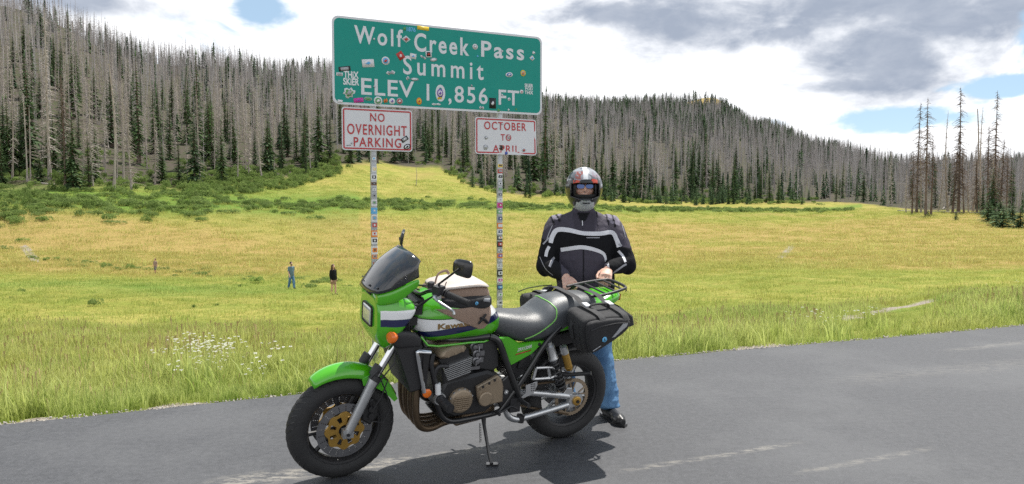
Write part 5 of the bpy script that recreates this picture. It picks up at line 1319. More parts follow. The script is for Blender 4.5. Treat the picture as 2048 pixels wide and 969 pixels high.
b = MB(); b.lathe([(0, .044), (.012, .044), (.016, .038), (.016, .001)], (.690, .200, .440), (0, 1, 0), 26); b.prism([(.735, .516), (.618, .566), (.610, .548), (.725, .497)], .202, .211, .003); b.build('sprocket_cover_boss', M_bronze, en, angle=30)
b = MB(); b.box((.675, .214, .538), (.012, .004, .014)); b.box((.715, .214, .520), (.012, .004, .014)); b.box((.64, .214, .553), (.012, .004, .014)); b.build('cover_slot', M_blk, en)
b = MB(); b.prism([(.95, .335), (.93, .305), (.80, .298), (.74, .30), (.72, .335)], -.09, .09, .01); b.build('oil_pan', M_blk, en)
b = MB(); b.tube([(.975, .15, .472), (.958, .30, .456)], .027, 18); b.lathe([(0, .001), (0, .010), (-.008, .012), (-.008, .018), (.0, .020)], (.957, .302, .456), (-.1, 1, -.1), 14); b.build('crash_slider', M_plast, en)
b = MB(); b.lathe([(0, .028), (0, .036), (.02, .036), (.02, .028)], (.975, .170, .472), (-.1, 1, -.1), 20); b.build('slider_collar', M_alu, en)
b = MB()
for k, (x, z) in enumerate([(.75, .745), (.735, .70), (.74, .66)]):
    b.lathe([(0, .001), (0, .022), (.03, .024), (.035, .016), (.05, .014), (.052, .001)], (x, .10+.01*k, z), (0, 1, 0), 16); b.box((x-.03, .13, z+.004), (.035, .04, .03))
b.tube([(.72, .14, .76), (.73, .16, .72), (.71, .15, .68), (.75, .165, .64)], .005, 6); b.box((.745, .125, .615), (.07, .04, .02)); b.build('carburettor', M_disc, en)
b = MB(); b.prism([(.71, .785), (.60, .785), (.575, .60), (.62, .575), (.72, .60)], -.14, .14, .012); b.build('air_box', M_plast, en)
b = MB(); b.tube(smoothline([(.93, .18, .66), (.99, .175, .66), (1.01, .172, .60), (.985, .178, .54), (.985, .18, .50)]), .013, 10); b.tube(smoothline([(1.02, .165, .74), (1.03, .168, .68), (1.01, .17, .60)]), .014, 10); b.build('coolant_hose', M_plast, en)
b = MB(); b.tube([(.990, .182, .565), (.984, .183, .500)], .0165, 12); b.build('hose_label', SM['white'], en)
b = MB(); b.prism([(1.245, .80), (1.235, .815), (1.09, .80), (1.075, .76), (1.085, .53), (1.145, .52)], -.165, .165, .008); b.build('radiator', M_plast, bike)
b = MB(); b.tube([(1.045, .185, .758), (1.118, .185, .770), (1.128, .185, .765), (1.122, .185, .74), (1.072, .185, .52)], .008, 8, flat=1.4); b.build('radiator_guard', M_chrome, bike)
b = MB(); b.prism([(1.085, .78), (1.04, .775), (1.045, .70), (1.055, .52), (1.075, .52)], .150, .170, .003); b.build('radiator_bracket', M_blk, bike)
# exhaust
ex = bpy.data.objects.new('exhaust', None); link(ex, bike)
for y in (.125, .045, -.045, -.125):
    P = smoothline([(.965, y, .665), (1.03, y*1.02, .655), (1.072, y*1.02, .60), (1.090, y*.96, .50), (1.088, y*.92, .39), (1.066, y*.85, .30), (1.02, y*.75, .258), (.96, y*.62, .246), (.88, y*.45, .256), (.76, y*.32, .262)]); b = MB(); b.tube(P, .0215, 14); b.build('header_pipe', M_head, ex, angle=60)
b = MB(); b.tube([(.78, 0, .245), (.62, -.03, .25), (.50, -.08, .24)], [.05, .055, .04], 16); b.build('collector', M_head, ex)
b = MB(); b.tube([(.50, -.10, .24), (.30, -.17, .27), (.22, -.20, .30)], .028, 14); b.tube([(.24, -.20, .295), (.15, -.215, .335), (-.28, -.24, .44), (-.30, -.24, .445)], [.04, .052, .052, .04], 20); b.build('muffler', M_alu, ex)
# swingarm
sw = bpy.data.objects.new('swingarm', None); link(sw, bike)
for sg in (1, -1):
    y = .125*sg
    b = MB(); b.tube(smoothline([(.51, y*.9, .36), (.485, y, .275), (.43, y, .238), (.36, y, .240), (.18, y, .262), (.02, y, .285)], 5), .0205, 14); b.build('swingarm_tube', M_alu, sw, angle=60)
    b = MB(); b.tube(smoothline([(.50, y*.9, .42), (.35, y, .402), (.18, y, .368), (.02, y, .332)], 5), .0205, 14); b.build('swingarm_tube', M_alu, sw, angle=60)
    b = MB(); b.prism([(.05, .355), (-.045, .345), (-.06, .31), (-.045, .275), (.05, .262)], y-.02, y+.02, .005); b.prism([(.10, .35), (.07, .40), (.03, .395), (.02, .34)], y-.012, y+.012, .003); b.build('axle_block', M_alu, sw)
    b = MB(); b.tube([(.395, y, .215), (.388, y, .26)], .026, 14); b.build('swingarm_clamp', M_plast, sw)
b = MB(); b.lathe([(0, .001), (0, .030), (.010, .030), (.013, .024), (.013, .010), (.006, .001)], (-.005, .146, .308), (0, 1, 0), 20); b.build('axle_cap', M_gold, sw)
b = MB(); b.lathe([(0, .001), (0, .012), (.016, .011), (.016, .001)], (-.005, .152, .308), (0, 1, 0), 6); b.build('axle_nut', M_blk, sw)
b = MB()
N_ = 70
for k in range(N_):
    q = k/N_
    for zz0, zz1 in ((.435, .437), (.372, .196)):
        x = lerp(.62, .01, q); z = lerp(zz0+.01, zz1, q); b.box((x, .096, z), (.0075, .012, .010))
b.build('drive_chain', M_head, bike)['kind'] = 'stuff'
# shocks
for sg in (1, -1):
    sh = bpy.data.objects.new('shock_absorber', None); link(sh, bike)
    t0 = Vector((.255, .162*sg, .735)); t1 = Vector((.118, .150*sg, .400)); d = t1-t0; b = MB()
    b.tube([t0, t0+d*.06, t0+d*.07, t0+d*.30, t0+d*.32, t0+d*.34, t0+d*.44], [.017, .017, .027, .027, .033, .033, .012], 18); b.build('shock_body', M_alu, sh, angle=40)
    b = MB(); b.tube([t0+d*.3, t1], .011, 10); b.tube([t0+d*.90, t0+d*.94, t1], [.032, .032, .018], 14); b.build('shock_rod', M_blk, sh)
    P = []; a = d.normalized(); u = a.orthogonal().normalized(); v = a.cross(u)
    for k in range(110): q = k/109; P.append(t0+d*lerp(.32, .91, q)+(u*math.cos(q*6.283*7.5)+v*math.sin(q*6.283*7.5))*.029)
    b = MB(); b.tube(P, .0052, 6); b.build('spring', M_spring, sh)
    r0 = Vector((.165, .185*sg, .708)); r1 = Vector((.098, .182*sg, .545)); d2 = r1-r0; b = MB(); b.tube([r0, r0+d2*.02, r0+d2*.30, r0+d2*.31], [.012, .025, .026, .024], 18); b.build('reservoir_cap', M_alu, sh, angle=40)
    b = MB(); b.tube([r0+d2*.29, r0+d2*.86, r0+d2*.87, r1], [.024, .024, .027, .020], 18); b.build('reservoir', M_gold, sh, angle=40)
# foot controls
for sg in (1, -1):
    def pr(P, y0, y1, bev): b.prism(P, y0 if sg > 0 else -y1, y1 if sg > 0 else -y0, bev)
    b = MB(); 
    outer = [(.318, .575), (.22, .565), (.125, .505), (.095, .52), (.12, .485), (.20, .500), (.31, .49), (.34, .53)]
    b.tube([(x, .150*sg, z) for x, z in [(.325, .57), (.22, .563), (.12, .52)]], .010, 8); b.tube([(x, .150*sg, z) for x, z in [(.345, .50), (.22, .492), (.115, .51)]], .010, 8); b.tube([(.325, .150*sg, .57), (.34, .150*sg, .50)], .012, 8); b.tube([(.235, .150*sg, .56), (.215, .150*sg, .495)], .010, 8); b.tube([(.18, .150*sg, .545), (.165, .150*sg, .50)], .008, 8)
    b.build('peg_bracket', M_alu, bike)
    b = MB(); b.tube([(.135, .165*sg, .515), (.118, .20*sg, .52), (.03, .32*sg, .565)], [.014, .012, .012], 12, flat=1.1); b.build('passenger_peg', M_plast, bike)
    b = MB(); pr([(.405, .478), (.325, .494), (.322, .470), (.345, .418), (.415, .396), (.432, .405), (.40, .43)], .176, .181, 0); b.build('heel_guard', M_alu, bike)
    b = MB()
    for i in range(3):
        for j in range(4): b.lathe([(0, .0042), (.0006, .0001)], (.343+i*.012-j*.002, .1815*sg, .480-j*.014), (0, sg, 0), 8)
    b.build('guard_holes', M_blk, bike)
    b = MB(); b.tube([(.45, .17*sg, .40), (.44, .24*sg, .395), (.445, .30*sg, .40)], [.012, .012, .013], 10); b.tube([(.455, .18*sg, .335), (.50, .185*sg, .36), (.56, .19*sg, .335), (.60, .20*sg, .34)], .007, 8); b.tube([(.605, .19*sg, .34), (.605, .24*sg, .342)], .009, 8); b.box((.47, .17*sg, .36), (.07, .03, .09)); b.build('foot_peg', M_plast, bike)
# side stand: its foot rests on the ground
inv = BM.inverted(); gp = inv @ Vector((-.17+.075, 4.43, .0)); b = MB()
sf = inv @ sight(984, 930, 2) if False else gp
r_ = ray(983, 931); gq = Vector((r_.x/-r_.z*CH, r_.y/-r_.z*CH, 0)); sf = inv @ gq
b.tube([(.672, .165, .305), (.672, .18, .26), (sf.x+.004, sf.y-.03, sf.z+.05), (sf.x, sf.y, sf.z+.012)], [.016, .011, .009, .011], 12); b.build('side_stand', M_frame, bike)
b = MB(); b.add([inv @ (gq+Vector((a*.035+.004, c*.022, zz))) for zz in (.001, .012) for a, c in ((-1, -1), (1, -1), (1, 1), (-1, 1))], [(3, 2, 1, 0), (4, 5, 6, 7), (0, 1, 5, 4), (1, 2, 6, 5), (2, 3, 7, 6), (3, 0, 4, 7)]); b.build('stand_foot', M_frame, bike)
b = MB(); P = []
for k in range(60): q = k/59; P.append((.698+.006*math.cos(q*70), lerp(.178, .20, q)+.006*math.sin(q*70), lerp(.275, .165, q)))
b.tube(P, .0018, 4); b.build('stand_spring', M_blk, bike)
# bars, levers, mirrors
hb = bpy.data.objects.new('handlebar', None); link(hb, bike)
for sg in (1, -1):
    b = MB(); b.tube(smoothline([(1.09, 0, 1.065), (1.09, .10*sg, 1.075), (1.075, .19*sg, 1.115), (1.02, .255*sg, 1.121), (.938, .398*sg, 1.095)]), .011, 10); b.build('bar', M_frame, hb)
    g0 = Vector((1.012, .270*sg, 1.118)); g1 = Vector((.935, .400*sg, 1.094)); d = g1-g0; b = MB(); b.tube([g0, g0+d*.02, g0+d*.05, g0+d*.06]+[g0+d*(.06+.86*k/40) for k in range(1, 41)]+[g1-d*.05, g1], [.014, .023, .023, .0165]+[.0165+(.0018 if k % 2 else 0) for k in range(1, 41)]+[.021, .014], 14); b.build('grip', M_rub, hb)
    b = MB(); b.tube([g0-d*.28, g0-d*.05], .021, 14); b.box(g0-d*.2+Vector((.018, 0, .008)), (.055, .045, .05), Matrix.Rotation(R(20), 3, 'Z')); b.lathe([(0, .001), (0, .019), (.03, .019), (.034, .015), (.034, .001)], g0-d*.45+Vector((.03, 0, .01)), (.1, 0, 1), 16); b.build('switch_block', M_plast, hb)
    L0 = g0-d*.12+Vector((.050, 0, -.022)); P = smoothline([L0, L0+d*.22+Vector((.018, 0, -.004)), L0+d*.55+Vector((.012, 0, -.018)), L0+d*.80+Vector((-.004, 0, -.036)), L0+d*.88+Vector((.002, 0, -.050))]); n = len(P)
    b = MB(); b.tube(P, [.0115+(.005 if i < 4 else 0)-(.003*i/n) if i < n-3 else .0105 for i in range(n)], 10, flat=.8); b.box(L0+Vector((-.012, 0, 0)), (.04, .03, .022)); b.build('lever', M_alu, hb)
    mc = Vector((.985, .40*sg, 1.290)) if sg > 0 else Vector((1.020, -.40, 1.292))
    b = MB(); s0 = g0-d*.25+Vector((.01, 0, .02)); b.tube([s0-Vector((0, 0, .02)), s0+Vector((.002, 0, .022)), s0.lerp(mc, .9)+Vector((.02, 0, .0)), mc+Vector((.018, 0, -.002))], [.010, .0065, .006, .008], 10); b.build('mirror_stem', M_frame, hb)
    nrm = Vector((.80, .36*sg, .10)).normalized(); uu = Vector((0, 0, 1)).cross(nrm).normalized(); vv = nrm.cross(uu); b = MB(); rings = []
    for k, (s_, o_) in enumerate([(.9, -.006), (1, -.002), (1, .003), (.94, .009), (.6, .014), (.2, .016)]):
        ring = []
        for q in range(24):
            a = 2*math.pi*q/24; c_, z_ = math.cos(a), math.sin(a); ring.append(mc+uu*math.copysign(abs(c_)**.55, c_)*.066*s_+vv*math.copysign(abs(z_)**.55, z_)*(.046+.008*sg*0)*s_*(1+.12*c_*sg)+nrm*o_)
        rings.append(ring)
    b.loft(rings); b.build('mirror_shell', M_frame, hb, angle=60)
    b = MB(); b.add([mc+uu*math.copysign(abs(math.cos(a))**.55, math.cos(a))*.058+vv*math.copysign(abs(math.sin(a))**.55, math.sin(a))*.040-nrm*.0075 for a in [2*math.pi*q/24 for q in range(24)]], [tuple(range(24))]); b.build('mirror_glass', M_chrome, hb)
for P in ([(1.10, .10, 1.10), (1.17, .13, 1.12), (1.21, .10, 1.05), (1.20, .05, .95)], [(1.04, .24, 1.13), (1.10, .20, 1.15), (1.18, .12, 1.12), (1.20, .06, 1.0)], [(1.03, .23, 1.11), (1.10, .19, 1.06), (1.16, .14, .98), (1.14, .12, .88)], [(1.05, -.24, 1.13), (1.12, -.18, 1.18), (1.19, -.10, 1.12)], [(1.06, .22, 1.10), (1.12, .17, 1.02), (1.17, .15, .93), (1.15, .13, .82)], [(1.19, .09, .93), (1.21, .135, .85), (1.19, .125, .76)]):
    b = MB(); b.tube(smoothline(P), .0048, 6); b.build('control_cable', M_plast, bike)
b = MB(); b.box((1.13, .13, 1.00), (.07, .04, .06)); b.box((1.14, .11, .93), (.05, .05, .05)); b.prism([(1.20, 1.02), (1.13, 1.0), (1.12, .90), (1.17, .85), (1.20, .90)], -.08, .12, .01); b.build('steering_head', M_blk, bike)
# luggage rack and rear fender
rk = bpy.data.objects.new('luggage_rack', None); link(rk, bike)
b = MB(); b.tube(smoothline([(-.06, .110, .99), (-.16, .125, .998), (-.30, .118, 1.022), (-.345, .09, 1.028), (-.36, 0, 1.030), (-.355, -.09, 1.028), (-.32, -.120, 1.024), (-.18, -.128, 1.012), (-.03, -.120, .995)], 7), .0095, 12); b.build('rack_rail', M_plast, rk)
for x, w in ((-.17, .122), (-.25, .120), (-.31, .112)): b = MB(); b.tube([(x, -w, 1.006+(-.17-x)*.13), (x, w, 1.002+(-.17-x)*.13)], .0065, 8); b.build('rack_bar', M_plast, rk)
for y, z in ((.08, 1.022), (0, 1.024), (-.08, 1.024)): b = MB(); b.tube([(-.356, y, z+.003), (-.364, y, z-.02), (-.358, y, z-.028)], .004, 6); b.build('rack_hook', M_plast, rk)
b = MB(); rings = []
for k in range(16):
    a = R(38+75*k/15); rings.append([(.355*math.cos(a)*(1 if abs(u) < 1 else .98)-.0, .10*u, .315+(.352-.03*abs(u)**3)*math.sin(a)) for u in (-1, -.8, -.4, 0, .4, .8, 1)])
b.loft(rings, cap=False, closed=False); b.build('rear_hugger', M_plast, bike, solid=.004)
b = MB(); b.prism([(.30, .74), (.12, .75), (-.10, .80), (-.32, .90), (-.44, .82), (-.46, .76), (-.43, .75), (-.36, .80), (-.12, .70), (.10, .67), (.28, .66)], -.09, .09, .01); b.build('rear_fender', M_plast, bike)
b = MB(); b.prism([(.42, .66), (.36, .64), (.33, .58), (.44, .57)], .09, .13, .006); b.prism([(.50, .60), (.35, .66), (.30, .56), (.46, .48)], -.11, .11, .01); b.build('battery_tray', M_plast, bike)
# ------------------------------------------------------------------ soft luggage
def fabric(name, c, r=.8, c2=None): return mat(name, c, r, var=.2, vscale=14, bump=.5, bscale=500, sheen=.05)
M_cord = fabric('black_nylon', (.014, .014, .016)); M_brownbag = fabric('faded_brown_nylon', (.26, .18, .135)); M_grayr = mat('reflective_grey', (.33, .34, .36), .45, var=.15); M_strap = fabric('webbing_strap', (.03, .03, .032)); M_buckle = mat('pale_buckle', (.55, .56, .58), .4)
M_clear = mat('sun_bleached_map_pocket', (.54, .48, .43), .4, var=.15, vscale=8, spec=.6)
def puffy(rings, m, name, parent, seed, amp=.006, sub=1, angle=70):
    b = MB(); b.loft(rings); o = b.build(name, m, parent, angle=angle, sub=sub)
    for v in o.data.vertices:
        p = v.co*9; v.co += v.normal*amp*float(pnoise(np.array([p.x+p.y*.7]), np.array([p.z+p.y*.9]), seed)[0])*2
    return o
bag = empty('tank_bag'); bag.matrix_world = BM
tag(bag, 'faded brown and black tank bag strapped on top of the green fuel tank', 'tank bag')
puffy([sect(x, z0, z1, w, 3.3, 32, top=.82) for x, z0, z1, w in [(1.010, 1.04, 1.075, .09), (.995, 1.015, 1.095, .12), (.96, 1.0, 1.108, .135), (.88, .99, 1.118, .142), (.78, .985, 1.126, .142), (.70, .98, 1.118, .138), (.665, .985, 1.10, .125), (.65, 1.01, 1.07, .10)]], M_brownbag, 'bag_body', bag, 3, .004)
puffy([sect(x, z0, z1, w, 4.5, 32, top=.9) for x, z0, z1, w in [(.985, 1.00, 1.050, .150), (.965, .985, 1.060, .166), (.86, .970, 1.062, .176), (.75, .965, 1.062, .176), (.675, .97, 1.056, .166), (.648, .995, 1.045, .142)]], M_cord, 'bag_side_pocket', bag, 5, .004)
puffy([sect(x, z0, z1, w, 3.5, 32, top=.75) for x, z0, z1, w in [(1.0, 1.08, 1.098, .09), (.97, 1.085, 1.115, .124), (.85, 1.095, 1.130, .138), (.74, 1.10, 1.134, .136), (.68, 1.09, 1.116, .126), (.655, 1.08, 1.095, .10)]], M_clear, 'map_pocket', bag, 7, .004)
b = MB(); b.loft([[(.69, .174, 1.02), (.69, .172, 1.045)], [(.735, .177, 1.03), (.728, .1765, 1.047)]], cap=False, closed=False); b.build('reflective_patch', M_grayr, bag, solid=.002)
for sg in (1, -1):
    P, F2 = fine([(1.02, .995), (.965, .970), (.90, .950), (.845, .922), (.80, .893), (.755, .868), (.72, .866), (.69, .89), (.668, .94), (.66, .995)], [tuple(range(10))], .02)
    project('bag_flap', P, F2, TB, (0, -sg, 0), .5, .009, M_brownbag, bag)
b = MB()
for P in ([(.76, .185, .90), (.73, .186, .93), (.715, .184, .955)], [(.75, .188, .935), (.72, .189, .92), (.70, .186, .90)]): b.tube(P, .011, 8, flat=.5)
b.build('flap_buckle', M_plast, bag)
b = MB(); b.tube([(.99, .15, 1.06), (.985, .165, 1.10), (.96, .15, 1.15)], .008, 8, flat=.3); b.tube(smoothline([(.985, .05, 1.115), (.96, .03, 1.165), (.90, .0, 1.175), (.87, -.02, 1.15)]), .009, 8, flat=.5); b.build('carry_handle', M_brownbag, bag)
def emblem(parent, x, y, z, r):
    b = MB(); b.lathe([(0, r), (.001, r), (.0012, .001)], (x, y, z), (0, 1, 0), 20)
    o = b.build('brand_emblem', SM['sky'], parent, angle=0); b = MB(); b.box((x+r*.1, y+.0018, z+r*.25), (r*.35, .001, r*.5)); b.box((x-r*.1, y+.0018, z-r*.25), (r*.35, .001, r*.5)); b.build('emblem_mark', SM['black'], o, angle=0)
emblem(bag, .775, .1765, 1.02, .010)
def pannier(sg, label):
    r = empty('saddlebag'); r.matrix_world = BM; tag(r, label, 'saddlebag', 'soft saddlebags slung over the seat')
    PI_ = [(.165, .950), (.155, .88), (.13, .79), (.09, .70), (.055, .655), (.01, .68), (-.10, .755), (-.19, .815), (-.235, .87), (-.24, .93), (-.215, .965), (-.05, .967), (.08, .966), (.14, .962)]
    PO_ = [(.185, .925), (.178, .86), (.16, .79), (.145, .745), (.125, .728), (.08, .748), (-.02, .797), (-.10, .838), (-.148, .87), (-.163, .905), (-.15, .938), (-.04, .950), (.08, .945), (.155, .940)]
    def st(y, q, z_=0):
        f = min(1, max(0, (y-.17)/.25)); P = [(a[0]+(c[0]-a[0])*f, a[1]+(c[1]-a[1])*f) for a, c in zip(PI_, PO_)]; cx_, cz_ = 0, .85
        return [(cx_+(x-cx_)*q, y*(.9 if sg < 0 else sg) * (1 if sg > 0 else -1), cz_+(z-cz_)*q-(.045 if sg < 0 else 0)) for x, z in P]
    puffy([st(.165, .80), st(.175, .97), st(.22, 1.0), st(.30, .995), st(.37, 1.0), st(.392, .985), st(.402, .93)], M_cord, 'bag_body', r, 11, .007, angle=80)
    puffy([st(.385, .90), st(.405, .93), st(.428, .925), st(.437, .87)], M_cord, 'outer_pocket', r, 13, .004, angle=80)
    pk = [(-.010, .828), (-.03, .832), (-.110, .890), (-.118, .912), (-.085, .915)]
    b = MB(); b.prism(pk, .4365 if sg > 0 else -.439, .439 if sg > 0 else -.4365); b.build('reflective_panel', M_grayr, r)
    if sg > 0:
        emblem(r, .045, .4388, .822, .017)
        b = MB(); b.box((.095, .4395, .772), (.06, .001, .005), Matrix.Rotation(R(27), 3, 'Y')); b.build('lettering_strip', SM['grey'], r)
    b = MB()
    for x in (.07, -.10):
        P = smoothline([(x, .0, 1.005), (x, .12*sg, 1.003), (x, .17*sg, .992), (x, .24*sg, .975), (x-.01, .33*sg, .966), (x-.012, .40*sg, .955), (x-.014, .432*sg, .925)]); P = [Vector((p.x, p.y*(.9 if sg < 0 else 1), p.z-(.045*min(1, max(0, (abs(p.y)-.13)/.1)) if sg < 0 else 0))) for p in P]; b.tube(P, .022, 8, flat=.10, up=(1, 0, 0))
    b.build('strap', M_strap, r, angle=30)
    for x in (.062, -.108):
        b = MB(); b.box((x, .245*sg, .980-(.045 if sg < 0 else 0)), (.036, .055, .012), Matrix.Rotation(R(-8*sg), 3, 'X')); b.build('buckle', M_buckle, r)
    b = MB(); b.tube([p-Vector((0, 0, .045 if sg < 0 else 0)) for p in smoothline([(.06, .27*sg, .965), (.04, .28*sg, .99), (-.06, .28*sg, .99), (-.09, .27*sg, .965)])], .011, 8, flat=.6); b.build('carry_handle', M_strap, r)
    b = MB(); b.tube([(x, y*sg, z) for x, y, z in [(.178, .34, .90), (.158, .335, .80), (.125, .33, .715), (.10, .33, .70)]], .0035, 6); b.tube([(x, .439*sg, z) for x, z in [(.15, .885), (.08, .905), (-.02, .915), (-.12, .915)]], .0035, 6); b.build('zip', M_strap, r)
    b = MB(); b.tube([(.158, .25*sg, .92), (.166, .252*sg, .86), (.145, .25*sg, .78)], .016, 8, flat=.2, up=(0, 1, 0)); b.build('front_strap', M_strap, r)
    return r
pannier(1, 'black saddlebag with grey reflective panel hanging on the near side of the seat')
pannier(-1, 'black saddlebag hanging on the far side of the seat, mostly hidden')
# ------------------------------------------------------------------ people
def organic(name, b, voxel, m, parent, smooth=4, fac=.5):
    """fuse overlapping volumes into one continuous skin"""
    me = bpy.data.meshes.new(name); me.from_pydata([tuple(v) for v in b.V], [], b.F); me.update()
    bm = bmesh.new(); bm.from_mesh(me); bmesh.ops.recalc_face_normals(bm, faces=bm.faces); bm.to_mesh(me); bm.free()
    o = bpy.data.objects.new(name, me); COL.objects.link(o)
    q = o.modifiers.new('fuse', 'REMESH'); q.mode = 'VOXEL'; q.voxel_size = voxel; q.use_smooth_shade = True
    if smooth: s_ = o.modifiers.new('relax', 'SMOOTH'); s_.factor = fac; s_.iterations = smooth
    dg = bpy.context.evaluated_depsgraph_get(); m2 = bpy.data.meshes.new_from_object(o.evaluated_get(dg)); bpy.data.objects.remove(o); bpy.data.meshes.remove(me)
    m2.name = name; m2.materials.clear(); m2.materials.append(m)
    m2.polygons.foreach_set('use_smooth', np.ones(len(m2.polygons), bool))
    return link(bpy.data.objects.new(name, m2), parent)
def ell(b, c, r, n=14):
    V = []; F = []; c = Vector(c)
    for i in range(n+1):
        t_ = math.pi*i/n
        for k in range(n*2): a = math.pi*k/n; V.append(c+Vector((r[0]*max(math.sin(t_), 1e-3)*math.cos(a), r[1]*max(math.sin(t_), 1e-3)*math.sin(a), r[2]*math.cos(t_))))
    N2 = n*2
    for i in range(n):
        for k in range(N2): F.append((i*N2+k, i*N2+(k+1) % N2, (i+1)*N2+(k+1) % N2, (i+1)*N2+k))
    F += [tuple(range(N2)), tuple(range(n*N2+N2-1, n*N2-1, -1))]
    b.add(V, F)
def limb(b, pts, rad, n=14):
    b.tube(smoothline(pts, 4), list(np.interp(np.linspace(0, len(pts)-1, (len(pts)-1)*4+1), range(len(pts)), rad)), n)
    ell(b, pts[0], (rad[0],)*3, 8); ell(b, pts[-1], (rad[-1],)*3, 8)
def rings(b, L, n=32, ex=2.3):
    """stack of superelliptic slices (z, cx, cy, rx, ry)"""
    R_ = []
    for z, cx_, cy_, rx, ry in L:
        R_.append([(cx_+math.copysign(abs(math.cos(a))**(2/ex), math.cos(a))*rx, cy_+math.copysign(abs(math.sin(a))**(2/ex), math.sin(a))*ry, z) for a in [2*math.pi*k/n for k in range(n)]])
    b.loft(R_)
def hand(b, wrist, fwd, back, side, s=1.0, curl=1.0, spread=0):
    """palm, four fingers of different lengths bent over a rail, and a thumb from the side of the palm"""
    y = Vector(fwd).normalized(); z = (Vector(back)-y*Vector(back).dot(y)).normalized(); x = y.cross(z)*side; w = Vector(wrist)
    def P(a, c, d): return w+(x*a+y*c+z*d)*s
    b.tube([P(0, -.01, 0), P(0, .03, .002), P(0, .07, .003), P(0, .092, .0)], [.026*s, .034*s, .041*s, .040*s], 14, flat=.42, up=tuple(x))
    for k, (fx, L) in enumerate([(.031, .90), (.0105, 1.0), (-.0105, .94), (-.031, .76)]):
        a0 = P(fx, .086, .002); a1 = P(fx*1.12, .086+.034*L, -.012*curl); a2 = P(fx*1.12, .086+.042*L, -.012-.030*L*curl); a3 = P(fx*1.05, .086+.026*L, -.018-.050*L*curl)
        b.tube([a0, a1, a2, a3], [.0105*s, .0102*s, .0092*s, .0078*s], 8); [ell(b, q, (r_*s,)*3, 5) for q, r_ in ((a1, .0105), (a2, .0094), (a3, .0080), (a0, .0112))]
    t0 = P(.026, .015, -.004); t1 = P(.050, .042, -.012); t2 = P(.058, .074, -.018); t3 = P(.052, .098, -.022)
    b.tube([t0, t1, t2, t3], [.015*s, .0125*s, .0108*s, .0085*s], 8); [ell(b, q, (r_*s,)*3, 5) for q, r_ in ((t1, .013), (t2, .011), (t3, .0088))]
def skin_fn(c1, c2):
    return lambda t, b, o: t.mix(t.sstep(t.noise(o, 22, 4), .35, .65), c1, c2)
M_skin = mat('skin', rough=.5, var=.08, fn=skin_fn((.56, .33, .25), (.66, .42, .33)), spec=.4)
M_skin.node_tree.nodes['Principled BSDF'].inputs['Subsurface Weight'].default_value = .15; M_skin.node_tree.nodes['Principled BSDF'].inputs['Subsurface Radius'].default_value = (.012, .004, .002)
def jacket_fn(t, b, o):
    a = t.n.new('ShaderNodeAttribute'); a.attribute_name = 'cloth'
    wv = t.noise(o, 420, 2); c = t.mix(t.math('MULTIPLY', wv, .35), a.outputs['Color'], (0, 0, 0), 'MULTIPLY'); return a.outputs['Color']
def cloth_mat(name, c=None, fn=None, wr=.9, sc=13, rough=.85):
    m = mat(name, c or (.1, .1, .1), rough, var=.15, vscale=18, fn=fn, sheen=0, spec=.15); t = NT(m.node_tree); b = t.n['Principled BSDF']
    o = t.obj(); h = t.math('ADD', t.noise(t.mapping(o, scale=(1, 1, .55)), sc, 3, .5, .8), t.math('MULTIPLY', t.noise(o, 500, 2), .04))
    t.l.new(t.bump(h, wr, .018), b.inputs['Normal']); return m
M_jacket = cloth_mat('textile_jacket', fn=jacket_fn)
def denim_fn(t, b, o):
    z = t.sep(o)[2]; n = t.noise(t.mapping(o, scale=(1, 1, .4)), 9, 4, .6); f = t.noise(t.mapping(o, scale=(40, 40, 400)), 1, 2)
    c = t.mix(t.sstep(n, .35, .7), (.035, .105, .24), (.12, .26, .45)); return t.mix(t.math('MULTIPLY', f, .25), c, (.30, .42, .55))
M_denim = cloth_mat('blue_denim', fn=denim_fn, wr=1., sc=11)
M_leather = mat('black_leather', (.016, .016, .017), .32, var=.2, bump=.3, bscale=90, spec=.6)
M_reflect = mat('jacket_reflective_white', (.62, .62, .66), .5, var=.12, vscale=30)
M_logo2 = mat('jacket_grey_print', (.30, .30, .33), .6, var=.2)
rider = empty('person', (.516, 5.42, 0)); tag(rider, 'rider in a full face helmet and black and grey armoured jacket standing behind the motorcycle', 'person')
RX, RY = .516, 5.42
def L(x, y, z): return (x-RX, y-RY, z)          # world to the rider's own frame
def rp(px, py, Y=5.28):
    r = ray(px, py); k = Y/r.y; return (r.x*k-RX, CH+r.z*k)
handA = Vector(L(.368, 5.10, 1.045)); handB = Vector(L(.668, 5.20, 1.090))
elA = Vector(L(.262, 5.36, 1.10)); elB = Vector(L(.800, 5.36, 1.115)); shA = Vector((-.172, .02, 1.392)); shB = Vector((.178, .02, 1.392))
b = MB()
rings(b, [(.84, .02, .02, .15, .11), (1.0, .01, .02, .16, .12), (1.25, 0, .01, .16, .11), (1.38, 0, .01, .15, .09), (1.44, 0, .01, .08, .07)])
limb(b, [(0, .01, 1.38), (0, .0, 1.50), (0, -.01, 1.56)], [.06, .056, .06]); ell(b, (0, -.012, 1.655), (.078, .098, .118))
ell(b, (0, -.105, 1.645), (.013, .022, .024)); ell(b, (0, -.095, 1.665), (.009, .016, .026)); ell(b, (.036, -.070, 1.632), (.030, .026, .026)); ell(b, (-.036, -.070, 1.632), (.030, .026, .026)); ell(b, (0, -.085, 1.60), (.03, .022, .018))
for sh_, el_, wr_, sd in ((shA, elA, handA, 1), (shB, elB, handB, -1)):
    limb(b, [sh_, sh_.lerp(el_, .5), el_], [.055, .05, .042]); limb(b, [el_, el_.lerp(wr_, .5), wr_], [.042, .036, .027])
    hand(b, wr_, (wr_-el_).normalized()*.6+Vector((.25*sd*0, -.75, -.55)), (0, -.45, .9), 1 if sd < 0 else -1, 1.06)
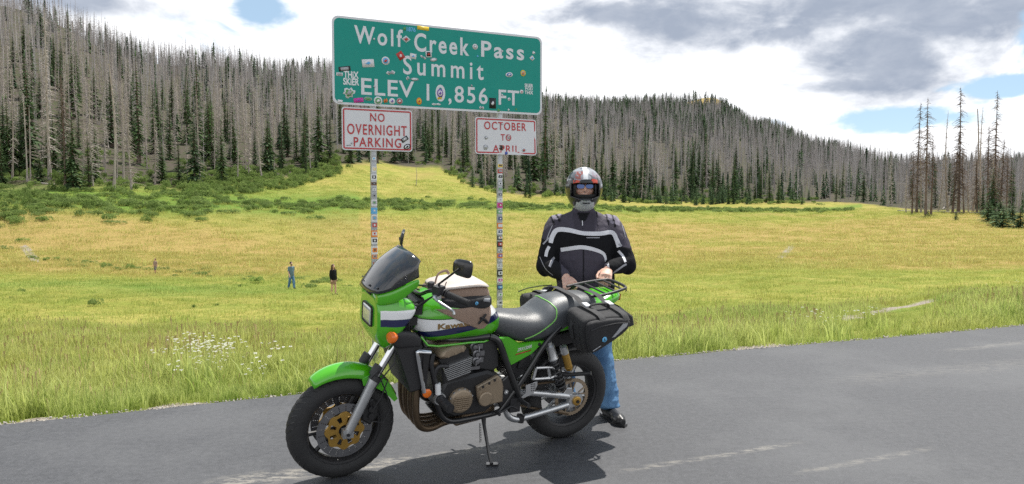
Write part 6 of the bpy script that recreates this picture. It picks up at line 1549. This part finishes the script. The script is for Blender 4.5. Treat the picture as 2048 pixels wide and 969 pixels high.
for sx, kx, fx, fy in ((-.11, -.14, -.13, .12), (.11, .13, .175, -.12)):
    limb(b, [(sx, .02, .90), (kx, .0, .50), (fx, fy+.04, .10)], [.085, .058, .042])
body = organic('body', b, .0052, M_skin, rider, 3)
# jacket
b = MB()
rings(b, [(.80, .02, .02, .185, .135), (.86, .02, .015, .200, .150), (.95, .02, .01, .212, .165), (1.05, .01, .005, .215, .168), (1.15, .005, .005, .218, .162), (1.25, 0, .01, .222, .152), (1.33, 0, .015, .222, .142), (1.39, 0, .02, .210, .122), (1.43, 0, .02, .180, .104), (1.47, 0, .015, .132, .088), (1.495, 0, .005, .082, .074), (1.525, 0, 0, .072, .070)], ex=2.4)
for sh_, el_, wr_ in ((shA, elA, handA), (shB, elB, handB)):
    sg = -1 if sh_.x < 0 else 1; out = Vector((sg*.022, .0, 0))
    limb(b, [sh_+Vector((-sg*.05, 0, -.03)), sh_+out*.8+Vector((0, 0, -.005)), sh_.lerp(el_, .5)+out*1.1, el_+out*.9], [.078, .082, .078, .068]); limb(b, [el_+out*.9, el_.lerp(wr_, .5)+out*.4+Vector((0, 0, .004)), wr_.lerp(el_, .10)], [.068, .060, .043])
    ell(b, tuple(sh_+out*1.0+Vector((0, -.005, -.008))), (.064, .070, .056)); ell(b, tuple(el_+out*1.2+Vector((0, -.015, -.01))), (.064, .066, .072))
jk = organic('jacket', b, .0085, M_jacket, rider, 5)
def inpoly(x, z, P):
    c = np.zeros(len(x), bool); n = len(P)
    for i in range(n):
        x0, z0 = P[i]; x1, z1 = P[(i+1) % n]
        k = ((z0 > z) != (z1 > z)) & (x < (x1-x0)*(z-z0)/(z1-z0+1e-12)+x0); c ^= k
    return c
co = np.empty(len(jk.data.vertices)*3, np.float32); jk.data.vertices.foreach_get('co', co); co = co.reshape(-1, 3).astype(float)
# wrinkles in the cloth
nrm = np.empty(len(co)*3, np.float32); jk.data.vertices.foreach_get('normal', nrm); nrm = nrm.reshape(-1, 3)
wr_n = .006*pnoise(co[:, 0]*9+co[:, 1]*5, co[:, 2]*15, 51)+.004*pnoise(co[:, 0]*22, co[:, 2]*26+co[:, 1]*20, 52)
co2 = co+nrm*wr_n[:, None]; jk.data.vertices.foreach_set('co', co2.astype(np.float32).ravel())
X_, Z_ = co[:, 0], co[:, 2]; front = co[:, 1] < .06
CHAR = np.array((.062, .056, .074)); BLK = np.array((.010, .010, .012)); LG = np.array((.24, .22, .27)); MG = np.array((.10, .09, .11))
colr = np.tile(CHAR, (len(co), 1))
def region(P, c, fr=True, e=0):
    Q = [rp(a, d) for a, d in P]; k = inpoly(X_+.002*pnoise(Z_*60, X_*60, 3), Z_, Q)
    if fr: k &= front
    colr[k] = c
region([(1060, 470), (1104, 486), (1108, 470), (1120, 458), (1167, 467), (1228, 464), (1242, 494), (1275, 500), (1275, 620), (1060, 620)], BLK, False)
region([(1121, 500), (1164, 496), (1192, 501), (1209, 511), (1213, 545), (1216, 620), (1108, 620), (1118, 560)], CHAR)
region([(1085, 432), (1100, 425), (1125, 418), (1132, 424), (1112, 440), (1104, 452), (1090, 462), (1082, 470)], MG, False); region([(1100, 428), (1128, 418), (1134, 421), (1116, 440), (1108, 440)], LG, False)
region([(1196, 420), (1215, 418), (1238, 428), (1252, 446), (1256, 470), (1246, 482), (1236, 470), (1226, 458), (1216, 462), (1196, 462)], MG, False); region([(1204, 421), (1222, 421), (1246, 440), (1243, 452), (1226, 448)], LG, False)
for P in ([(1110, 425), (1113, 424), (1124, 443), (1120, 446)], [(1101, 431), (1104, 430), (1112, 450), (1108, 452)], [(1213, 420), (1216, 420), (1222, 452), (1219, 452)], [(1226, 424), (1229, 425), (1236, 456), (1232, 456)], [(1196, 418), (1198, 418), (1198, 462), (1196, 462)]): region(P, BLK, False)
region([(1146, 426), (1192, 426), (1190, 462), (1150, 462)], CHAR*.8); region([(1155, 425), (1182, 425), (1174, 440), (1166, 446), (1160, 438)], BLK)
region([(1164.6, 440), (1166.6, 440), (1167, 600), (1165, 600)], BLK*.6)
ca = jk.data.color_attributes.new('cloth', 'FLOAT_COLOR', 'POINT'); ca.data.foreach_set('color', np.concatenate([colr, np.ones((len(co), 1))], 1).astype(np.float32).ravel())
JB = BVHTree.FromPolygons([Vector(v) for v in co2], [tuple(p.vertices) for p in jk.data.polygons])
def ribbon(P, wd, m, name='reflective_stripe', label=None, off=.0025):
    """a strip sewn on the cloth, following its surface"""
    P = [Vector((rp(*p)[0], 0, rp(*p)[1])) for p in P]; P = smoothline(P, 8); L_r, R_r = [], []
    ws = wd if isinstance(wd, list) else [wd]*len(P); ws = np.interp(np.linspace(0, 1, len(P)), np.linspace(0, 1, len(ws)), ws)
    for i, p in enumerate(P):
        d = (P[min(i+1, len(P)-1)]-P[max(i-1, 0)]).normalized(); n = Vector((-d.z, 0, d.x))
        for k, q in enumerate((-.5, -.17, .17, .5)):
            o = p+n*ws[i]*q; h = JB.ray_cast(Vector((o.x, -1, o.z)), Vector((0, 1, 0))); L_r.append((h[0]+Vector((0, -off, 0))) if h[0] is not None else None)
    F = []
    for i in range(len(P)-1):
        for k in range(3):
            f = (4*i+k, 4*i+k+1, 4*i+k+5, 4*i+k+4)
            if all(L_r[j] is not None for j in f) and max(L_r[j].y for j in f)-min(L_r[j].y for j in f) < .05: F.append(f)
    o = mesh_obj(name, [v if v is not None else Vector((0, 0, 1.2)) for v in L_r], F, m, rider)
    if label: o['label'] = label
ribbon([(1102, 487), (1106, 473), (1116, 461), (1138, 461), (1166, 467), (1200, 468), (1226, 466), (1235, 480), (1240, 495)], [.030, .034, .032, .028, .030, .030, .034], M_reflect, label='white stripe across the upper chest')
ribbon([(1122, 501), (1144, 497), (1165, 495), (1190, 500), (1208, 509), (1212.5, 526), (1213, 545)], [.028, .028, .028, .026, .022, .014, .010], M_reflect, label='white stripe across the lower chest curving down at one side')
for P, w_, m_ in (([(1092, 514), (1094, 504), (1099, 494)], .022, M_reflect), ([(1087, 490), (1096, 480), (1101, 476)], .010, M_logo2), ([(1098, 532), (1103, 522), (1110, 516)], .016, M_logo2), ([(1080, 515), (1090, 536), (1104, 548)], .004, M_logo2), ([(1238, 503), (1246, 512), (1250, 524)], .018, M_reflect), ([(1240, 488), (1244, 494)], .02, M_logo2), ([(1230, 540), (1243, 532), (1252, 528)], .014, M_logo2), ([(1222, 546), (1232, 538)], .014, M_logo2), ([(1106, 452), (1098, 470), (1094, 482)], .006, M_logo2), ([(1249, 452), (1254, 476)], .006, M_logo2)):
    ribbon(P, w_, m_, 'sleeve_print')
ribbon([(1166, 442), (1166, 452)], .006, M_reflect, 'zip_pull'); ribbon([(1173, 476), (1186, 476), (1200, 476)], .006, M_logo2, 'chest_print')
# jeans and boots
b = MB(); rings(b, [(.74, .01, .03, .17, .12), (.84, .01, .03, .185, .13), (.95, .01, .02, .185, .135), (1.0, .01, .02, .17, .12)])
for sx, kx, fx, fy in ((-.095, -.125, -.12, .15), (.105, .135, .178, -.09)):
    limb(b, [(sx, .03, .86), ((sx+kx)/2, .02, .68), (kx, .0, .50), ((kx+fx)/2, (fy+.0)/2, .30), (fx, fy+.02, .13)], [.105, .098, .080, .078, .082]); b.tube([(fx, fy+.02, .14), (fx, fy+.01, .075)], [.082, .088], 18)
jn = organic('jeans', b, .0085, M_denim, rider, 4)
co = np.empty(len(jn.data.vertices)*3, np.float32); jn.data.vertices.foreach_get('co', co); co = co.reshape(-1, 3).astype(float); nrm = np.empty(len(co)*3, np.float32); jn.data.vertices.foreach_get('normal', nrm); nrm = nrm.reshape(-1, 3)
wn = (.007*pnoise(co[:, 0]*6+co[:, 1]*4, co[:, 2]*20, 61)+.003*pnoise(co[:, 0]*18, co[:, 2]*45, 62))*(1+np.exp(-((co[:, 2]-.15)/.12)**2))
jn.data.vertices.foreach_set('co', (co+nrm*wn[:, None]).astype(np.float32).ravel())
for fx, fy, dx_ in ((-.12, .15, -.02), (.178, -.09, .075)):
    b = MB(); h0 = Vector((fx-.01, fy+.045, .045)); t0 = Vector((fx+dx_, fy-.225, .032)); 
    b.tube([h0+Vector((0, .03, .0)), h0, h0.lerp(t0, .45), h0.lerp(t0, .8), t0], [.03, .042, .048, .044, .026], 16, flat=.85, up=(0, 0, 1)); limb(b, [h0+Vector((0, 0, .01)), h0+Vector((0, -.01, .10))], [.042, .045])
    ell(b, tuple(h0.lerp(t0, .72)), (.050, .075, .040)); sh_o = organic('boot', b, .006, M_leather, rider, 4)
    for v in sh_o.data.vertices: v.co.z = max(v.co.z, .006)
    b = MB(); P = [(h0+(t0-h0)*q+Vector((w_, 0, 0))) for q, w_ in ((-.22, 0), (-.1, .036), (.2, .040), (.6, .050), (.9, .042), (1.08, 0), (.9, -.042), (.6, -.050), (.2, -.040), (-.1, -.036))]
    b.loft([[(p.x, p.y, .002) for p in P], [(p.x, p.y, .020) for p in P]]); b.build('sole', M_frame, sh_o)
# helmet
M_helm = mat('helmet_graphics', rough=.28, coat=.45, var=.05, fn=lambda t, b, o: t.attr('paint', 'Color')); M_lens = mat('blue_mirror_lens', (.015, .06, .22), .12, metal=.6, var=.1, coat=1)
hm = bpy.data.objects.new('helmet', None); link(hm, rider); hm.location = (0, -.02, 1.652); hm.scale = (.92, .93, .94)
NU, NV = 200, 120; V = []; Cc = []
def hpt(u, v, k=1.0):
    a = 2*math.pi*u; th_ = math.pi*v; d = Vector((math.sin(th_)*math.sin(a), -math.sin(th_)*math.cos(a), math.cos(th_)))
    rx, ry, rz = .134, .155, .150
    ch = max(0, -d.y)*max(0, -d.z+.1); p = Vector((d.x*rx*(1-.10*max(0, -d.z)), d.y*ry*(1+.16*ch), d.z*rz*(1+.16*max(0, -d.z))))
    if p.z < -.165+.02*max(0, d.y): p.z = -.165+.02*max(0, d.y); p.x *= .97; p.y *= .97
    return p*k, d
def opening(p): # the eye port in the helmet front
    return p.y < -.03 and abs(p.x) < .102 and -.076+.35*max(0, abs(p.x)-.05) < p.z < .036-.2*max(0, abs(p.x)-.07)
def hcol(p):
    x, z = p.x, p.z; n = float(pnoise(np.array([x*22+3]), np.array([z*22+p.y*10]), 71)[0]); n2 = float(pnoise(np.array([x*45]), np.array([z*45+p.y*20]), 72)[0])
    if p.y < .05:
        if z > .058+.012*n:
            c = (.34, .36, .39) if abs(x) < .078 else (.02, .02, .022)
            if n > .12: c = (.13, .14, .155)
            elif n < -.2: c = (.30, .31, .34)
            if -.07 < x < -.01 and .06 < z < .115 and n2 > -.1: c = (.30, .10, .085)
            if .05 < x < .11 and z < .11 and n2 > 0: c = (.30, .22, .26)
            if abs(x) < .016 and z > .05: c = (.72, .74, .76)  # pale strip along the crown: a highlight put into the colour
            return c
        if z > .030: return (.55, .05, .015) if .042 < abs(x) < .085 and n2 > -.25 else (.014, .014, .015)
        if z < -.082:
            top = -.128+.75*max(0, abs(x)-.012) if abs(x) < .055 else -.097-.0*abs(x)
            if abs(x) < .062 and z < top and z < -.10: return (.58, .61, .62)
            if abs(x) < .085 and z < -.115-.9*(abs(x)-.06): return (.44, .47, .49)
            if z < -.14 and n > .1: return (.45, .09, .03)
        if abs(x) > .112 and .015 < z < .055: return (.25, .26, .28)
        return (.016, .016, .018)
    return (.5, .52, .54) if n > .1 and z > 0 else ((.40, .05, .02) if n2 > .2 else (.03, .03, .033))
for j in range(NV+1):
    for i in range(NU): p, d = hpt(i/NU, j/NV); V.append(p); Cc.append((*hcol(p), 1))
F = []
for j in range(NV):
    for i in range(NU):
        f = (j*NU+i, j*NU+(i+1) % NU, (j+1)*NU+(i+1) % NU, (j+1)*NU+i); m_ = sum((V[k] for k in f), Vector())/4
        if not opening(m_) and m_.z > -.164: F.append(f)
o = mesh_obj('shell', V, F, M_helm, hm); ca = o.data.color_attributes.new('paint', 'FLOAT_COLOR', 'POINT'); ca.data.foreach_set('color', np.array(Cc, np.float32).ravel())
q = o.modifiers.new('thickness', 'SOLIDIFY'); q.thickness = .012; q.offset = -1
V2 = [hpt(i/NU, j/NV, .90)[0] for j in range(NV+1) for i in range(NU)]; F2 = []
for j in range(NV):
    for i in range(NU):
        f = (j*NU+i, j*NU+(i+1) % NU, (j+1)*NU+(i+1) % NU, (j+1)*NU+i); m_ = sum((V2[k] for k in f), Vector())/4
        if not (m_.y < -.02 and abs(m_.x) < .074 and -.046 < m_.z < .034) and m_.z > -.15: F2.append(f)
mesh_obj('lining', V2, F2, M_plast, hm)
b = MB(); 
for sg in (1, -1): b.lathe([(0, .001), (0, .022), (.008, .020), (.011, .001)], (.124*sg, -.03, .02), (sg, 0, 0), 18)
b.build('visor_pivot', M_plast, hm)
b = MB(); rr1 = []
for z_, k in ((.042, 1.035), (.060, 1.03), (.076, 1.022)):
    ring = []
    for i in range(25): a = math.radians(-50+100*i/24); ring.append((.131*k*math.sin(a), -.152*k*math.cos(a)*math.sqrt(max(.2, 1-(z_/.15)**2)), z_))
    rr1.append(ring)
b.loft(rr1, cap=False, closed=False); b.build('raised_visor', M_smoke, hm, solid=.002)
b = MB(); b.tube([(-.05, -.182, -.085), (0, -.188, -.090), (.05, -.182, -.085)], .0055, 8, flat=.7); b.tube([(-.028, -.186, -.112), (0, -.190, -.114), (.028, -.186, -.112)], .005, 8); b.build('chin_vent', M_frame, hm)
b = MB()
for sg in (1, -1):
    P = [(sg*(.034+.029*math.copysign(abs(math.cos(a))**.75, math.cos(a))), -.110+.012*abs(math.cos(a))*(1 if math.cos(a)*1 > 0 else .2), .026-.012+.017*math.copysign(abs(math.sin(a))**.8, math.sin(a))) for a in [2*math.pi*k/24 for k in range(24)]]
    b.add(P+[(p[0], p[1]+.003, p[2]) for p in P], [tuple(range(24)), tuple(range(47, 23, -1))])
gl = b.build('sunglasses', M_lens, hm, angle=0)
b = MB(); b.tube([(-.066, -.100, .026), (-.05, -.112, .031), (-.02, -.115, .029), (0, -.116, .024), (.02, -.115, .029), (.05, -.112, .031), (.066, -.100, .026)], .0028, 6)
for sg in (1, -1): b.tube([(.066*sg, -.100, .026), (.080*sg, -.03, .024)], .0025, 6)
b.build('glasses_frame', M_frame, gl)
# ------------------------------------------------------------------ walkers in the meadow
def walker(px, py_feet, h, face, label, top, bottom, hair, long_hair=False, beard=False, skirt=False, stride=.18, arm=.15, sleeves='short'):
    p = sight(px, py_feet, 20); r = empty('person', (p.x, p.y, p.z)); r.rotation_euler = (0, 0, face); r.scale = (h/1.75,)*3; tag(r, label, 'person')
    b = MB(); rings(b, [(.88, 0, 0, .14, .10), (1.0, 0, 0, .13, .095), (1.2, 0, 0, .15, .10), (1.38, 0, 0, .15, .09), (1.45, 0, 0, .07, .06)]); limb(b, [(0, 0, 1.40), (0, -.01, 1.52)], [.055, .05]); ell(b, (0, -.015, 1.63), (.076, .095, .118)); ell(b, (0, -.112, 1.615), (.012, .016, .02))
    ells = []
    for sg in (1, -1):
        e = (sg*.235, .02+sg*arm*.5, 1.12); w = (sg*.25, -.05+sg*arm, .88); ells.append((e, w))
        limb(b, [(sg*.175, 0, 1.40), e], [.05, .042]); limb(b, [e, w], [.042, .028]); hand(b, w, (0, -.2, -1), (sg, 0, 0), sg, 1.0, .4)
        limb(b, [(sg*.085, 0, .88), (sg*.09, -.03-sg*stride*.5, .48), (sg*.09, -sg*stride, .09)], [.085, .058, .042]); b.tube([(sg*.09, .03-sg*stride, .04), (sg*.09, -.15-sg*stride, .035)], [.04, .03], 10)
    organic('body', b, .012, M_skin, r, 3)
    b = MB(); rings(b, [(.84, 0, 0, .165, .125), (.95, 0, -.01, .168, .13), (1.1, 0, -.01, .165, .13), (1.25, 0, 0, .175, .12), (1.38, 0, 0, .17, .105), (1.45, 0, 0, .09, .075)])
    for sg, (e, w) in zip((1, -1), ells):
        e = Vector(e); s_ = Vector((sg*.175, 0, 1.39)); limb(b, [s_, s_.lerp(e, .75 if sleeves == 'short' else 1)], [.070, .062])
        if sleeves == 'long': limb(b, [e, e.lerp(Vector(w), .9)], [.058, .042])
    organic('shirt' if not skirt else 'top', b, .013, top, r, 3)
    b = MB()
    if skirt: rings(b, [(.62, 0, 0, .18, .14), (.75, 0, 0, .175, .135), (.92, 0, 0, .155, .12)])
    else:
        rings(b, [(.78, 0, 0, .16, .115), (.95, 0, 0, .158, .118)])
        for sg in (1, -1): limb(b, [(sg*.085, 0, .86), (sg*.09, -.03-sg*stride*.5, .48)]+([(sg*.09, .01-sg*stride, .10)] if bottom is M_denim else []), [.098, .085]+([.07] if bottom is M_denim else []))
    organic('shorts' if bottom is not M_denim else 'jeans', b, .013, bottom, r, 3)
    b = MB(); ell(b, (0, .015, 1.668), (.093, .108, .106))
    if long_hair: limb(b, [(0, .06, 1.64), (0, .085, 1.45), (0, .09, 1.28)], [.085, .085, .06]); limb(b, [(.07, -.02, 1.62), (.085, -.05, 1.40)], [.03, .035]); limb(b, [(-.07, -.02, 1.62), (-.085, -.05, 1.40)], [.03, .035])
    o = organic('hair', b, .012, hair, r, 2)
    for v in o.data.vertices:
        if v.co.y < -.05 and abs(v.co.x) < .055 and 1.5 < v.co.z < 1.70: v.co.y = -.05
    if beard: b = MB(); ell(b, (0, -.055, 1.56), (.062, .055, .050)); organic('beard', b, .01, hair, r, 2)
    for sg in (1, -1): b = MB(); b.tube([(sg*.09, .06-sg*stride, .045), (sg*.09, -.02-sg*stride, .055), (sg*.09, -.17-sg*stride, .035)], [.042, .048, .036], 12, flat=.8, up=(0, 0, 1)); b.build('shoe', M_plast, r)
    return r
M_hair = mat('dark_brown_hair', (.045, .022, .014), .6, var=.3, vscale=40); M_hair2 = mat('brown_hair', (.10, .045, .022), .55, var=.3, vscale=40)
M_tee = cloth_mat('blue_grey_shirt', (.13, .20, .25)); M_blouse = cloth_mat('black_cardigan', (.012, .012, .014)); M_tan = cloth_mat('tan_shorts', (.30, .19, .13)); M_print = cloth_mat('red_patterned_shirt', fn=lambda t, b, o: t.mix(t.sstep(t.noise(o, 30, 3), .45, .55), (.35, .16, .13), (.30, .32, .28))); M_greyp = cloth_mat('grey_shorts', (.22, .22, .22))
walker(583, 578, 1.80, R(50), 'bearded man in a blue grey T-shirt and jeans walking through the meadow', M_tee, M_denim, M_hair, beard=True, arm=.12)
walker(667, 590, 1.68, R(55), 'woman with long brown hair and a black long sleeved top walking in the meadow', M_blouse, M_tan, M_hair2, long_hair=True, skirt=True, sleeves='long', arm=.05, stride=.08)
walker(311, 548, 1.55, R(-20), 'small distant figure in a reddish top standing on the bank of shrubs', M_print, M_greyp, M_hair2, arm=.05, stride=.05)
